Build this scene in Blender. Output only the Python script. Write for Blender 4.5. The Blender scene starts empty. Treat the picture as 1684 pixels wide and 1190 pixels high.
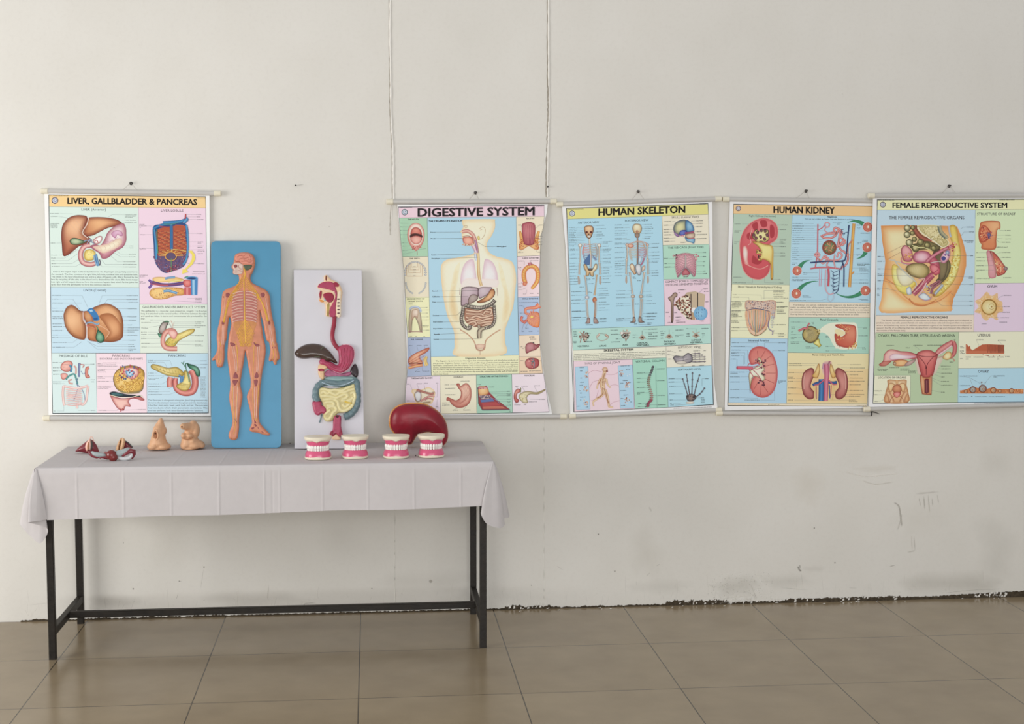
import bpy, bmesh, math, random
import numpy as np
from mathutils import Vector, Matrix
from mathutils.geometry import delaunay_2d_cdt

scene = bpy.context.scene
col = scene.collection
random.seed(7)
rng = np.random.default_rng(7)

# ------------------------------------------------------------------ camera
YAW, PITCH, ROLL, FPX = 0.1008, 0.0825, 0.0014, 2301.0
CAM = np.array([0.0, -6.2385, 1.6506])
_f0 = np.array([math.sin(YAW), math.cos(YAW), 0.0]); _r0 = np.array([math.cos(YAW), -math.sin(YAW), 0.0]); _u0 = np.array([0, 0, 1.0])
FW = math.cos(PITCH) * _f0 - math.sin(PITCH) * _u0
_u = math.sin(PITCH) * _f0 + math.cos(PITCH) * _u0
RT = math.cos(ROLL) * _r0 + math.sin(ROLL) * _u
UP = -math.sin(ROLL) * _r0 + math.cos(ROLL) * _u
cam_data = bpy.data.cameras.new('camera')
cam_data.sensor_fit = 'HORIZONTAL'; cam_data.sensor_width = 36.0
cam_data.lens = FPX / 1684.0 * 36.0
cam_data.clip_start = 0.05; cam_data.clip_end = 60
cam = bpy.data.objects.new('camera', cam_data); col.objects.link(cam)
cam.matrix_world = Matrix(((RT[0], UP[0], -FW[0], CAM[0]), (RT[1], UP[1], -FW[1], CAM[1]), (RT[2], UP[2], -FW[2], CAM[2]), (0, 0, 0, 1)))
scene.camera = cam

# ------------------------------------------------------------------ light and exposure
scene.view_settings.view_transform = 'Standard'; scene.view_settings.look = 'None'
scene.view_settings.gamma = 1.0; scene.view_settings.exposure = 0.0; scene.view_settings.use_curve_mapping = False
world = bpy.data.worlds.new('world'); scene.world = world; world.use_nodes = True
_bg = world.node_tree.nodes['Background']; _bg.inputs['Color'].default_value = (0.97, 0.98, 1.0, 1); _bg.inputs['Strength'].default_value = 0.56


def area_light(name, loc, target, sx, sy, power, color=(1, 1, 1)):
    ld = bpy.data.lights.new(name, 'AREA'); ld.shape = 'RECTANGLE'; ld.size = sx; ld.size_y = sy; ld.energy = power; ld.color = color
    o = bpy.data.objects.new(name, ld); col.objects.link(o); o.location = loc
    o.rotation_euler = (Vector(target) - Vector(loc)).to_track_quat('-Z', 'Y').to_euler()
    return o


# daylight from the tall windows behind the camera, stronger on the left-hand side
area_light('window_daylight', (-5.0, -2.8, 1.6), (0.2, 0, 1.1), 2.6, 2.3, 150, (1.0, 0.985, 0.955))
area_light('window_daylight_far', (0.6, -7.6, 1.4), (0.5, 0, 1.1), 4.0, 2.4, 145, (1.0, 0.99, 0.965))

# ------------------------------------------------------------------ pixel -> place helpers


def ray(px, py):
    return RT * ((px - 842.0) / FPX) - UP * ((py - 595.0) / FPX) + FW


def wy(px, py, y=0.0):
    d = ray(px, py); return CAM + d * ((y - CAM[1]) / d[1])


def wz(px, py, z=0.0):
    d = ray(px, py); return CAM + d * ((z - CAM[2]) / d[2])


class Plane:
    """a tilted plane; at() is the point seen at a pixel, lifted off the plane"""
    def __init__(self, p, n):
        self.p = np.array(p, float); n = np.array(n, float); self.n = n / np.linalg.norm(n)

    def at(self, px, py, lift=0.0):
        d = ray(px, py); q = self.p + self.n * lift
        return CAM + d * (((q - CAM) @ self.n) / (d @ self.n))


class WallSurf:
    """a sheet hanging close to the wall; bend(px, py) brings its edges forward"""
    def __init__(self, y, bend=None, curl=False):
        self.y = y; self.bend = bend; self.curl = curl; self.n = np.array([0, -1.0, 0])

    def at(self, px, py, lift=0.0):
        y = self.y - (self.bend(px, py) if self.bend else 0.0)
        return wy(px, py, y - lift)


# ------------------------------------------------------------------ colour and materials


def lin(h, g=1.0):
    if isinstance(h, (tuple, list)):
        return tuple(h)[:3]
    v = [int(h[i:i + 2], 16) / 255.0 for i in (0, 2, 4)]
    v = [c / 12.92 if c <= 0.04045 else ((c + 0.055) / 1.055) ** 2.4 for c in v]
    if g == 1.0:
        return tuple(v)
    y = .3 * v[0] + .59 * v[1] + .11 * v[2]          # printing inks are a little greyer than the pure colour
    return tuple(min(0.92, (c * .88 + y * .12) * g) for c in v)


MATS = {}


def mat(name, hexcol, rough=0.5, spec=0.4, var=0.06, scale=30.0, bump=0.0, bscale=120.0, coat=0.0, metal=0.0):
    if name in MATS:
        return MATS[name]
    m = bpy.data.materials.new(name); m.use_nodes = True; MATS[name] = m
    nt = m.node_tree; b = nt.nodes['Principled BSDF']
    c = lin(hexcol)
    tc = nt.nodes.new('ShaderNodeTexCoord')
    nz = nt.nodes.new('ShaderNodeTexNoise'); nz.inputs['Scale'].default_value = scale; nz.inputs['Detail'].default_value = 4
    nt.links.new(tc.outputs['Object'], nz.inputs['Vector'])
    rp = nt.nodes.new('ShaderNodeValToRGB')
    rp.color_ramp.elements[0].position = 0.3; rp.color_ramp.elements[1].position = 0.7
    rp.color_ramp.elements[0].color = (*[x * (1 - var) for x in c], 1); rp.color_ramp.elements[1].color = (*[min(1, x * (1 + var)) for x in c], 1)
    nt.links.new(nz.outputs['Fac'], rp.inputs['Fac']); nt.links.new(rp.outputs['Color'], b.inputs['Base Color'])
    b.inputs['Roughness'].default_value = rough; b.inputs['Specular IOR Level'].default_value = spec
    b.inputs['Coat Weight'].default_value = coat; b.inputs['Coat Roughness'].default_value = 0.15; b.inputs['Metallic'].default_value = metal
    if bump > 0:
        n2 = nt.nodes.new('ShaderNodeTexNoise'); n2.inputs['Scale'].default_value = bscale; n2.inputs['Detail'].default_value = 3
        nt.links.new(tc.outputs['Object'], n2.inputs['Vector'])
        bp = nt.nodes.new('ShaderNodeBump'); bp.inputs['Strength'].default_value = bump; bp.inputs['Distance'].default_value = 0.004
        nt.links.new(n2.outputs['Fac'], bp.inputs['Height']); nt.links.new(bp.outputs['Normal'], b.inputs['Normal'])
    return m


def print_material(name, rough=0.42, spec=0.3, alpha=False):
    m = bpy.data.materials.new(name); m.use_nodes = True; nt = m.node_tree; b = nt.nodes['Principled BSDF']
    a = nt.nodes.new('ShaderNodeAttribute'); a.attribute_name = 'Col'
    nt.links.new(a.outputs['Color'], b.inputs['Base Color']); b.inputs['Roughness'].default_value = rough; b.inputs['Specular IOR Level'].default_value = spec
    if alpha:
        nt.links.new(a.outputs['Alpha'], b.inputs['Alpha'])
    return m


# ------------------------------------------------------------------ object helpers


def tag(o, label=None, cat=None, group=None, kind=None):
    for k, v in (('label', label), ('category', cat), ('group', group), ('kind', kind)):
        if v:
            o[k] = v
    return o


def thing(name, loc, label, cat, group=None, rz=0.0):
    o = bpy.data.objects.new(name, None); col.objects.link(o); o.location = [float(v) for v in loc]; o.rotation_euler.z = rz
    o.empty_display_size = 0.05
    return tag(o, label, cat, group)


def wloc(o):
    p = Vector((0, 0, 0))
    while o is not None:
        p += Vector(o.location); o = o.parent
    return p


class MB:
    """collects vertices (world coordinates), faces and colours, and links them as ONE mesh object"""
    def __init__(self):
        self.v = []; self.f = []; self.c = []

    def add(self, verts, faces, cols=None):
        o = len(self.v)
        self.v += [tuple(map(float, p)) for p in verts]; self.f += [tuple(i + o for i in fc) for fc in faces]
        if cols is not None:
            self.c += list(cols)

    def build(self, name, material, parent=None, smooth=False, local=False, alpha=None):
        me = bpy.data.meshes.new(name)
        vs = np.array(self.v, float).reshape(-1, 3)
        if parent is not None and not local:
            vs = vs - np.array(wloc(parent))
        me.from_pydata(vs.tolist(), [], self.f)
        if self.c:
            a = me.color_attributes.new('Col', 'FLOAT_COLOR', 'POINT')
            arr = np.ones((len(self.v), 4), np.float32)
            cc = np.array(self.c, np.float32); arr[:, :cc.shape[1]] = cc
            a.data.foreach_set('color', arr.ravel())
        me.update()
        if smooth:
            me.polygons.foreach_set('use_smooth', [True] * len(me.polygons))
        o = bpy.data.objects.new(name, me); col.objects.link(o)
        if material:
            me.materials.append(material)
        if parent is not None:
            o.parent = parent
        return o

    # shapes
    def box(self, a, b):
        x0, y0, z0 = a; x1, y1, z1 = b
        self.add([(x0, y0, z0), (x1, y0, z0), (x1, y1, z0), (x0, y1, z0), (x0, y0, z1), (x1, y0, z1), (x1, y1, z1), (x0, y1, z1)],
                 [(3, 2, 1, 0), (4, 5, 6, 7), (0, 1, 5, 4), (1, 2, 6, 5), (2, 3, 7, 6), (3, 0, 4, 7)])

    def bevel_bar(self, a, b, w, h, bev=0.004, up=(0, 0, 1)):
        """rectangular tube with chamfered edges from a to b"""
        a = np.array(a, float); b = np.array(b, float); d = (b - a) / np.linalg.norm(b - a)
        u = np.array(up, float); s = np.cross(d, u); s /= np.linalg.norm(s); t = np.cross(s, d)
        x, y = w / 2, h / 2
        prof = [(-x + bev, -y), (x - bev, -y), (x, -y + bev), (x, y - bev), (x - bev, y), (-x + bev, y), (-x, y - bev), (-x, -y + bev)]
        vs = [p + s * q[0] + t * q[1] for p in (a, b) for q in prof]
        fs = [(i, (i + 1) % 8, (i + 1) % 8 + 8, i + 8) for i in range(8)] + [tuple(range(7, -1, -1)), tuple(range(8, 16))]
        self.add(vs, fs)

    def tube(self, pts, r, n=10, flat=1.0, nrm=None, cap=True):
        pts = [np.array(p, float) for p in pts]; N = len(pts)
        rs = r if isinstance(r, (list, tuple, np.ndarray)) else [r] * N
        ref = np.array(nrm if nrm is not None else (0, -1, 0), float)
        vs = []
        for i, p in enumerate(pts):
            d = pts[min(i + 1, N - 1)] - pts[max(i - 1, 0)]; d = d / (np.linalg.norm(d) + 1e-12)
            s = np.cross(d, ref)
            if np.linalg.norm(s) < 1e-4:
                s = np.cross(d, np.array([1.0, 0.1, 0.2]))
            s /= np.linalg.norm(s); t = np.cross(s, d)
            for k in range(n):
                a = 2 * math.pi * k / n
                vs.append(p + s * (math.cos(a) * rs[i]) + t * (math.sin(a) * rs[i] * flat))
        fs = [(i * n + k, i * n + (k + 1) % n, (i + 1) * n + (k + 1) % n, (i + 1) * n + k) for i in range(N - 1) for k in range(n)]
        if cap:
            fs += [tuple(range(n - 1, -1, -1)), tuple((N - 1) * n + k for k in range(n))]
        self.add(vs, fs)

    def loft(self, rings, cap0=True, cap1=True, closed=True):
        n = len(rings[0]); vs = [p for r in rings for p in r]
        m = n if closed else n - 1
        fs = [(i * n + k, i * n + (k + 1) % n, (i + 1) * n + (k + 1) % n, (i + 1) * n + k) for i in range(len(rings) - 1) for k in range(m)]
        if cap0:
            fs.append(tuple(range(n - 1, -1, -1)))
        if cap1:
            fs.append(tuple((len(rings) - 1) * n + k for k in range(n)))
        self.add(vs, fs)

    def ellipsoid(self, c, r, nu=16, nv=10):
        vs = [(c[0], c[1], c[2] - r[2])]; fs = []
        for j in range(1, nv):
            t = math.pi * j / nv
            for i in range(nu):
                a = 2 * math.pi * i / nu
                vs.append((c[0] + r[0] * math.sin(t) * math.cos(a), c[1] + r[1] * math.sin(t) * math.sin(a), c[2] - r[2] * math.cos(t)))
        vs.append((c[0], c[1], c[2] + r[2])); L = len(vs) - 1
        for i in range(nu):
            fs.append((0, 1 + (i + 1) % nu, 1 + i)); fs.append((L, L - nu + i, L - nu + (i + 1) % nu))
        for j in range(nv - 2):
            for i in range(nu):
                a = 1 + j * nu + i; b = 1 + j * nu + (i + 1) % nu
                fs.append((a, b, b + nu, a + nu))
        self.add(vs, fs)


def shade_smooth(o, angle=None):
    o.data.polygons.foreach_set('use_smooth', [True] * len(o.data.polygons))
    if angle:
        o.data.set_sharp_from_angle(angle=angle)
    return o


def bevel(o, w, seg=2, angle=0.6):
    md = o.modifiers.new('edge', 'BEVEL'); md.width = w; md.segments = seg; md.limit_method = 'ANGLE'; md.angle_limit = angle
    return o


# ------------------------------------------------------------------ 2-D helpers


def cr(pts, n=6, closed=True):
    """Catmull-Rom through the points"""
    P = [np.array(p, float) for p in pts]; N = len(P); out = []
    for i in range(N if closed else N - 1):
        if closed:
            p0, p1, p2, p3 = P[i - 1], P[i], P[(i + 1) % N], P[(i + 2) % N]
        else:
            p0, p1, p2, p3 = P[max(i - 1, 0)], P[i], P[i + 1], P[min(i + 2, N - 1)]
        for k in range(n):
            t = k / n
            out.append(0.5 * (2 * p1 + (p2 - p0) * t + (2 * p0 - 5 * p1 + 4 * p2 - p3) * t * t + (3 * p1 - p0 - 3 * p2 + p3) * t ** 3))
    if not closed:
        out.append(P[-1])
    return np.array(out)


def seg_dist(q, poly, closed=True):
    a = poly; b = np.roll(poly, -1, 0)
    if not closed:
        a, b = poly[:-1], poly[1:]
    d = b - a; L = (d ** 2).sum(1) + 1e-12
    best = np.full(len(q), 1e18)
    for i in range(len(a)):
        t = np.clip(((q - a[i]) @ d[i]) / L[i], 0, 1)
        best = np.minimum(best, ((q - a[i] - t[:, None] * d[i]) ** 2).sum(1))
    return np.sqrt(best)


def inside(q, poly):
    x, y = q[:, 0], q[:, 1]; c = np.zeros(len(q), bool); a = poly; b = np.roll(poly, -1, 0)
    for (x0, y0), (x1, y1) in zip(a, b):
        if y0 != y1:
            c ^= ((y0 > y) != (y1 > y)) & (x < (x1 - x0) * (y - y0) / (y1 - y0) + x0)
    return c


def fill(poly, step):
    """constrained triangulation of an outline with a regular scatter of inner points"""
    poly = np.array(poly, float)
    lo, hi = poly.min(0), poly.max(0)
    xs = np.arange(lo[0] + step / 2, hi[0], step); ys = np.arange(lo[1] + step / 2, hi[1], step * 0.87)
    g = np.array([(x + (step / 2 if j % 2 else 0), y) for j, y in enumerate(ys) for x in xs]) if len(xs) and len(ys) else np.zeros((0, 2))
    if len(g):
        g = g[inside(g, poly)]
    if len(g):
        g = g[seg_dist(g, poly) > step * 0.45]
    pts = [Vector(p) for p in poly.tolist()] + [Vector(p) for p in g.tolist()]
    r = delaunay_2d_cdt(pts, [], [list(range(len(poly)))], 1, 1e-5)
    v = np.array([tuple(p) for p in r[0]]); f = r[2]
    d = seg_dist(v, poly); d[d < 1e-3] = 0
    return v, f, d


def crop(ox, oy, s):
    return lambda x, y: (ox + x / s, oy + y / s)


def pmap(c, pts):
    return np.array([c(*p) for p in pts])


def inflate(mb, surf, outline, h, R, step=1.0, base=0.0, edge=0.001, power=1.0, extra=None):
    """a bulging relief over a closed pixel outline standing off a surface; d/R drives the rounded shoulder"""
    v, f, d = fill(outline, step)
    t = np.clip(d / R, 0, 1); prof = np.sqrt(1 - (1 - t) ** 2) ** power
    hh = edge + h * prof
    if extra is not None:
        hh = hh + extra(v, d)
    top = [surf.at(p[0], p[1], base + q) for p, q in zip(v, hh)]
    mb.add(top, [tuple(x[::-1]) if tri_flip(v, x) else tuple(x) for x in f])
    # the side wall down to the surface
    n = len(outline)
    o = np.array(outline)
    A = [surf.at(p[0], p[1], base + edge) for p in o]; B = [surf.at(p[0], p[1], base) for p in o]
    fs = [(i, (i + 1) % n, n + (i + 1) % n, n + i) for i in range(n)]
    if poly_area(o) > 0:
        fs = [x[::-1] for x in fs]
    mb.add(A + B, fs)


def poly_area(o):
    x, y = o[:, 0], o[:, 1]
    return 0.5 * float(np.sum(x * np.roll(y, -1) - np.roll(x, -1) * y))


def tri_flip(v, f):
    a, b, c = v[f[0]], v[f[1]], v[f[2]]
    return ((b[0] - a[0]) * (c[1] - a[1]) - (b[1] - a[1]) * (c[0] - a[0])) > 0
# ================================================================== the room
TILE_X0, TILE = -0.6536, 0.6
TILE_Y0 = float(wz(1299.5, 1051.2, 0.0)[1])


def wall_material():
    m = bpy.data.materials.new('whitewashed_plaster'); m.use_nodes = True; nt = m.node_tree; b = nt.nodes['Principled BSDF']
    tc = nt.nodes.new('ShaderNodeTexCoord')

    def noise(scale, detail, sc=(1, 1, 1), rough=0.55):
        mp = nt.nodes.new('ShaderNodeMapping'); mp.inputs['Scale'].default_value = sc
        nt.links.new(tc.outputs['Object'], mp.inputs['Vector'])
        n = nt.nodes.new('ShaderNodeTexNoise'); n.inputs['Scale'].default_value = scale; n.inputs['Detail'].default_value = detail; n.inputs['Roughness'].default_value = rough
        nt.links.new(mp.outputs['Vector'], n.inputs['Vector']); return n

    def ramp(n, p0, c0, p1, c1):
        r = nt.nodes.new('ShaderNodeValToRGB'); r.color_ramp.elements[0].position = p0; r.color_ramp.elements[1].position = p1
        r.color_ramp.elements[0].color = (*c0, 1); r.color_ramp.elements[1].color = (*c1, 1)
        nt.links.new(n.outputs['Fac'], r.inputs['Fac']); return r

    def mult(a, c):
        x = nt.nodes.new('ShaderNodeMix'); x.data_type = 'RGBA'; x.blend_type = 'MULTIPLY'; x.inputs['Factor'].default_value = 1.0
        nt.links.new(a, x.inputs['A']); nt.links.new(c, x.inputs['B']); return x.outputs['Result']
    base = ramp(noise(0.9, 3), 0.3, lin('DFDCD5'), 0.72, lin('E5E2DB'))
    cloud = ramp(noise(3.5, 5, (1, 1, 0.8)), 0.35, (0.975, 0.972, 0.965), 0.65, (1, 1, 1))
    grit = ramp(noise(60, 3), 0.28, (0.975, 0.972, 0.97), 0.5, (1, 1, 1))
    specks = ramp(noise(95, 1), 0.16, (0.88, 0.87, 0.85), 0.2, (1, 1, 1))
    c = mult(mult(mult(base.outputs['Color'], cloud.outputs['Color']), grit.outputs['Color']), specks.outputs['Color'])
    nt.links.new(c, b.inputs['Base Color'])
    b.inputs['Roughness'].default_value = 0.62; b.inputs['Specular IOR Level'].default_value = 0.25
    n1 = noise(7, 6); n2 = noise(160, 2)
    ad = nt.nodes.new('ShaderNodeMath'); ad.operation = 'MULTIPLY_ADD'; ad.inputs[1].default_value = 0.12
    nt.links.new(n2.outputs['Fac'], ad.inputs[0]); nt.links.new(n1.outputs['Fac'], ad.inputs[2])
    bp = nt.nodes.new('ShaderNodeBump'); bp.inputs['Strength'].default_value = 0.16; bp.inputs['Distance'].default_value = 0.01
    nt.links.new(ad.outputs['Value'], bp.inputs['Height']); nt.links.new(bp.outputs['Normal'], b.inputs['Normal'])
    return m


def floor_material():
    m = bpy.data.materials.new('polished_floor_tile'); m.use_nodes = True; nt = m.node_tree; b = nt.nodes['Principled BSDF']
    tc = nt.nodes.new('ShaderNodeTexCoord'); sp = nt.nodes.new('ShaderNodeSeparateXYZ'); nt.links.new(tc.outputs['Object'], sp.inputs['Vector'])

    def joint(out, off):
        a = nt.nodes.new('ShaderNodeMath'); a.operation = 'SUBTRACT'; a.inputs[1].default_value = off; nt.links.new(sp.outputs[out], a.inputs[0])
        d = nt.nodes.new('ShaderNodeMath'); d.operation = 'DIVIDE'; d.inputs[1].default_value = TILE; nt.links.new(a.outputs[0], d.inputs[0])
        p = nt.nodes.new('ShaderNodeMath'); p.operation = 'PINGPONG'; p.inputs[1].default_value = 0.5; nt.links.new(d.outputs[0], p.inputs[0])
        l = nt.nodes.new('ShaderNodeMath'); l.operation = 'LESS_THAN'; l.inputs[1].default_value = 0.0036; nt.links.new(p.outputs[0], l.inputs[0])
        fl = nt.nodes.new('ShaderNodeMath'); fl.operation = 'FLOOR'; nt.links.new(d.outputs[0], fl.inputs[0])
        return l.outputs[0], fl.outputs[0]
    jx, fx = joint('X', TILE_X0); jy, fy = joint('Y', TILE_Y0)
    mx = nt.nodes.new('ShaderNodeMath'); mx.operation = 'MAXIMUM'; nt.links.new(jx, mx.inputs[0]); nt.links.new(jy, mx.inputs[1])
    cb = nt.nodes.new('ShaderNodeCombineXYZ'); nt.links.new(fx, cb.inputs[0]); nt.links.new(fy, cb.inputs[1])
    wn = nt.nodes.new('ShaderNodeTexWhiteNoise'); nt.links.new(cb.outputs[0], wn.inputs['Vector'])
    nz = nt.nodes.new('ShaderNodeTexNoise'); nz.inputs['Scale'].default_value = 5; nz.inputs['Detail'].default_value = 6; nt.links.new(tc.outputs['Object'], nz.inputs['Vector'])
    ad = nt.nodes.new('ShaderNodeMath'); ad.operation = 'MULTIPLY_ADD'; ad.inputs[1].default_value = 0.25; nt.links.new(wn.outputs['Value'], ad.inputs[0]); nt.links.new(nz.outputs['Fac'], ad.inputs[2])
    rp = nt.nodes.new('ShaderNodeValToRGB'); rp.color_ramp.elements[0].position = 0.3; rp.color_ramp.elements[1].position = 0.9
    rp.color_ramp.elements[0].color = (*lin('8A7A62'), 1); rp.color_ramp.elements[1].color = (*lin('9A8A70'), 1); nt.links.new(ad.outputs[0], rp.inputs['Fac'])
    mix = nt.nodes.new('ShaderNodeMix'); mix.data_type = 'RGBA'; mix.inputs['B'].default_value = (*lin('40382E'), 1)
    nt.links.new(mx.outputs[0], mix.inputs['Factor']); nt.links.new(rp.outputs['Color'], mix.inputs['A']); nt.links.new(mix.outputs['Result'], b.inputs['Base Color'])
    n3 = nt.nodes.new('ShaderNodeTexNoise'); n3.inputs['Scale'].default_value = 9; n3.inputs['Detail'].default_value = 5; nt.links.new(tc.outputs['Object'], n3.inputs['Vector'])
    rr = nt.nodes.new('ShaderNodeMapRange'); rr.inputs['To Min'].default_value = 0.12; rr.inputs['To Max'].default_value = 0.3; nt.links.new(n3.outputs['Fac'], rr.inputs['Value'])
    nt.links.new(rr.outputs['Result'], b.inputs['Roughness']); b.inputs['Specular IOR Level'].default_value = 0.4
    return m


mb = MB(); mb.box((-4.2, -0.0, 0), (5.2, 0.2, 3.3))
wall = mb.build('wall_back', wall_material()); tag(wall, kind='structure')
mb = MB(); mb.box((-4.2, -8.5, -0.08), (5.2, 0.2, 0))
floor = mb.build('floor', floor_material()); tag(floor, kind='structure')


class Paint:
    """flat coloured patches with soft edges laid on a surface (pixel coordinates of the photo)"""
    def __init__(self, surf, lift0=0.0004, dl=0.00006):
        self.s = surf; self.mb = MB(); self.l = lift0; self.dl = dl

    def soft(self, pts, color, alpha, R, step=None, smooth=True):
        o = cr(pts, 5) if smooth else np.array(pts, float)
        v, f, d = fill(o, step or max(1.2, R * 0.5))
        a = np.clip(d / R, 0, 1) * alpha; c = lin(color)
        self.l += self.dl
        self.mb.add([self.s.at(p[0], p[1], self.l) for p in v], [tuple(x[::-1]) if tri_flip(v, x) else tuple(x) for x in f], [(*c, q) for q in a])

    def streak(self, pts, w, color, alpha, n=6):
        P = cr(pts, n, closed=False); N = len(P); c = lin(color); self.l += self.dl; vs = []; cs = []
        for i, p in enumerate(P):
            d = P[min(i + 1, N - 1)] - P[max(i - 1, 0)]; d = d / (np.linalg.norm(d) + 1e-9); s = np.array([-d[1], d[0]])
            ww = w * (0.75 + 0.5 * rng.random()); e = min(1, i / 2.0, (N - 1 - i) / 2.0)
            for k, q in ((-1, 0), (0, 1), (1, 0)):
                r = p + s * ww * k; vs.append(self.s.at(r[0], r[1], self.l)); cs.append((*c, alpha * q * e))
        fs = []
        for i in range(N - 1):
            for k in range(2):
                a = i * 3 + k; fs.append((a, a + 1, a + 4, a + 3))
        self.mb.add(vs, fs, cs)


WS = WallSurf(0.0)
stain_shadow_mat = print_material('wall_stain_and_shadow', 0.7, 0.15, alpha=True)
# grey-brown damp marks, drips and scuffs on the plaster, plus one nail's painted shadow
P = Paint(WS)
for (x, y, rx, ry, c, a) in [(1330, 800, 42, 42, 'EBE6DC', .5), (1445, 770, 45, 10, 'EBE6DC', .4), (1510, 850, 60, 40, 'EAE6DC', .22), (1640, 905, 45, 70, '8E8A78', .16), (1635, 760, 40, 45, 'A29C88', .12),
                             (1340, 935, 25, 8, '8A8070', .14), (1060, 905, 40, 60, 'B4AC9A', .18), (1210, 965, 50, 26, 'C9C6BE', .5), (1290, 955, 60, 18, 'A8A49A', .22), (1080, 965, 70, 18, 'A9A89E', .16),
                             (700, 955, 120, 25, 'B0AAA0', .16), (190, 990, 60, 15, '9E988E', .18), (420, 985, 130, 18, '9E988E', .2), (560, 880, 60, 60, 'B4AEA4', .14), (280, 900, 55, 60, 'AFA89C', .14),
                             (880, 800, 60, 90, 'B8B2A6', .12), (620, 420, 18, 22, 'F4F2EE', .4), (1620, 870, 35, 35, '97927E', .1), (1560, 960, 130, 28, '9A9484', .3)]:
    k = 16; ph = rng.random(k) * 0.35
    a *= .55
    P.soft([(x + rx * (1 - ph[i]) * math.cos(2 * math.pi * i / k), y + ry * (1 - ph[i]) * math.sin(2 * math.pi * i / k)) for i in range(k)], c, a, min(rx, ry) * 0.8, step=max(2.5, min(rx, ry) * .25))
for pts, w, c, a in [([(1470, 826), (1478, 832), (1481, 848), (1483, 866)], 2.6, '7E7264', .55), ([(1483, 845), (1480, 858), (1476, 872)], 2.0, '8A8072', .3),
                     ([(1511, 818), (1514, 832)], 1.3, '80705F', .5), ([(1519, 814), (1521, 838)], 1.5, '7E7264', .55), ([(1526, 812), (1529, 843)], 1.6, '7E7264', .5), ([(1533, 818), (1534, 832)], 1.4, '7E7264', .5), ([(1541, 812), (1544, 828)], 1.2, '7E7264', .4), ([(1505, 812), (1545, 808)], 2.4, '8A8072', .3),
                     ([(1499, 880), (1500, 904)], .9, '7A5F50', .6), ([(1503, 882), (1505, 905)], .9, '7A5F50', .6), ([(1492, 908), (1506, 905)], 1.6, '8A8072', .45), ([(1312, 931), (1315, 937), (1318, 938)], 2.3, '3E352A', .9), ([(1315, 928), (1316, 934)], 1.6, '5A5044', .7),
                     ([(1418, 790), (1440, 796), (1470, 792)], 1.6, 'B6AC9C', .4), ([(1388, 775), (1425, 783), (1480, 778)], 2, 'F2EEE6', .6),
                     ([(1067, 833), (1072, 841)], 2, '8D8475', .35), ([(1080, 930), (1085, 927)], .8, '776C5E', .6), ([(1063, 947), (1069, 941)], .8, '776C5E', .4), ([(915, 930), (928, 938)], .6, '8A8072', .5), ([(1463, 931), (1472, 929)], 1.2, '776C5E', .6),
                     ([(330, 969), (335, 933)], 1, '8A8072', .3), ([(290, 985), (293, 975)], .8, '6E6557', .6), ([(440, 985), (442, 960)], 1, '7E7667', .5), ([(500, 1000), (502, 992), (520, 991)], .8, '6E6557', .7), ([(292, 955), (299, 956)], .9, '5E5548', .6),
                     ([(236, 936), (240, 938)], .6, '5E5548', .4), ([(1234, 960), (1245, 985)], 1.5, '8A8072', .4), ([(1180, 985), (1240, 978)], 1.2, 'EFEBE2', .6), ([(1283, 966), (1330, 970)], .6, '7E7667', .5), ([(1395, 966), (1410, 967)], .7, '7E7667', .5),
                     ([(1550, 975), (1600, 970), (1650, 968)], .8, '8A8072', .35), ([(45, 995), (85, 990)], .7, '8A8072', .3), ([(490, 304), (500, 303)], .8, '6E675C', .35), ([(540, 372), (543, 373)], 1.2, '9A948A', .5), ([(508, 358), (512, 358)], .9, '9A948A', .5),  # the streak beside the bare nail is its cast shadow, painted on
                     ([(1372, 296), (1376, 301)], .7, '8E887C', .35), ([(1228, 269), (1231, 272)], .8, '8E887C', .4), ([(1384, 154), (1387, 155)], .8, '8E887C', .4), ([(186, 275), (190, 276)], .6, 'A09A90', .4)]:
    P.streak(pts, w * .75, c, a * .62)
for _ in range(230):      # blistered, peeling paint near the floor
    x = rng.uniform(1165, 1270); y = rng.uniform(940, 988) + max(0, (1200 - x) * .25)
    P.streak([(x, y), (x + rng.uniform(-3, 3), y + rng.uniform(1, 4))], rng.uniform(.5, 1.1), ['7F776A', 'F3F0EA', '948C80', 'F0ECE4'][_ % 4], .5, n=3)
for _ in range(170):
    x = rng.uniform(40, 1650); t = (x - 30) / 1624; yb = 1018 - 40 * t
    P.streak([(x, yb - rng.uniform(3, 60) * rng.random()), ] + [(x + rng.uniform(-5, 5), yb - rng.uniform(2, 30))], .6, ['8A8274', '7E7667', 'EFECE4'][_ % 3], .22, n=3)
for x, y, r in [(219, 968, 1.6), (335.5, 932, 1.5), (611.5, 967.5, 1.3), (874, 962, 1.2), (984, 878, 1.4), (1011, 939, 1.4), (1339, 868, 1.4), (1373, 925, 1.4), (708.5, 955.5, 3.2), (203, 892, 1.0), (295, 955, 1.2)]:
    P.soft([(x + r * math.cos(a), y + r * math.sin(a)) for a in np.linspace(0, 5.4, 7)], '4E463B' if r < 3 else '8C8478', .85 if r < 3 else .5, .5 if r < 3 else 1.2, step=1)
for xa, ya, yb in ((649, 845, 958), (894.8, 700, 985)):      # broken hairlines along the lower seams
    y = ya
    while y < yb:
        L = rng.uniform(6, 22)
        P.streak([(xa + rng.uniform(-.8, .8), y), (xa + rng.uniform(-1, 1), y + L)], .8, '8E867A', .4, n=4); y += L + rng.uniform(4, 26)
P.mb.build('stain_and_nail_shadow', stain_shadow_mat, wall)

# thick brittle plaster seams that run down the wall
plaster_light = mat('seam_plaster', 'E8E5DE', 0.6, 0.25, 0.04, 40, 0.3, 90)
seam_dark = mat('ridge_shadow_tone', 'A39C90', 0.9, 0.1, 0.2, 60)  # dark strip painted along the left of a ridge as its shadow


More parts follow.
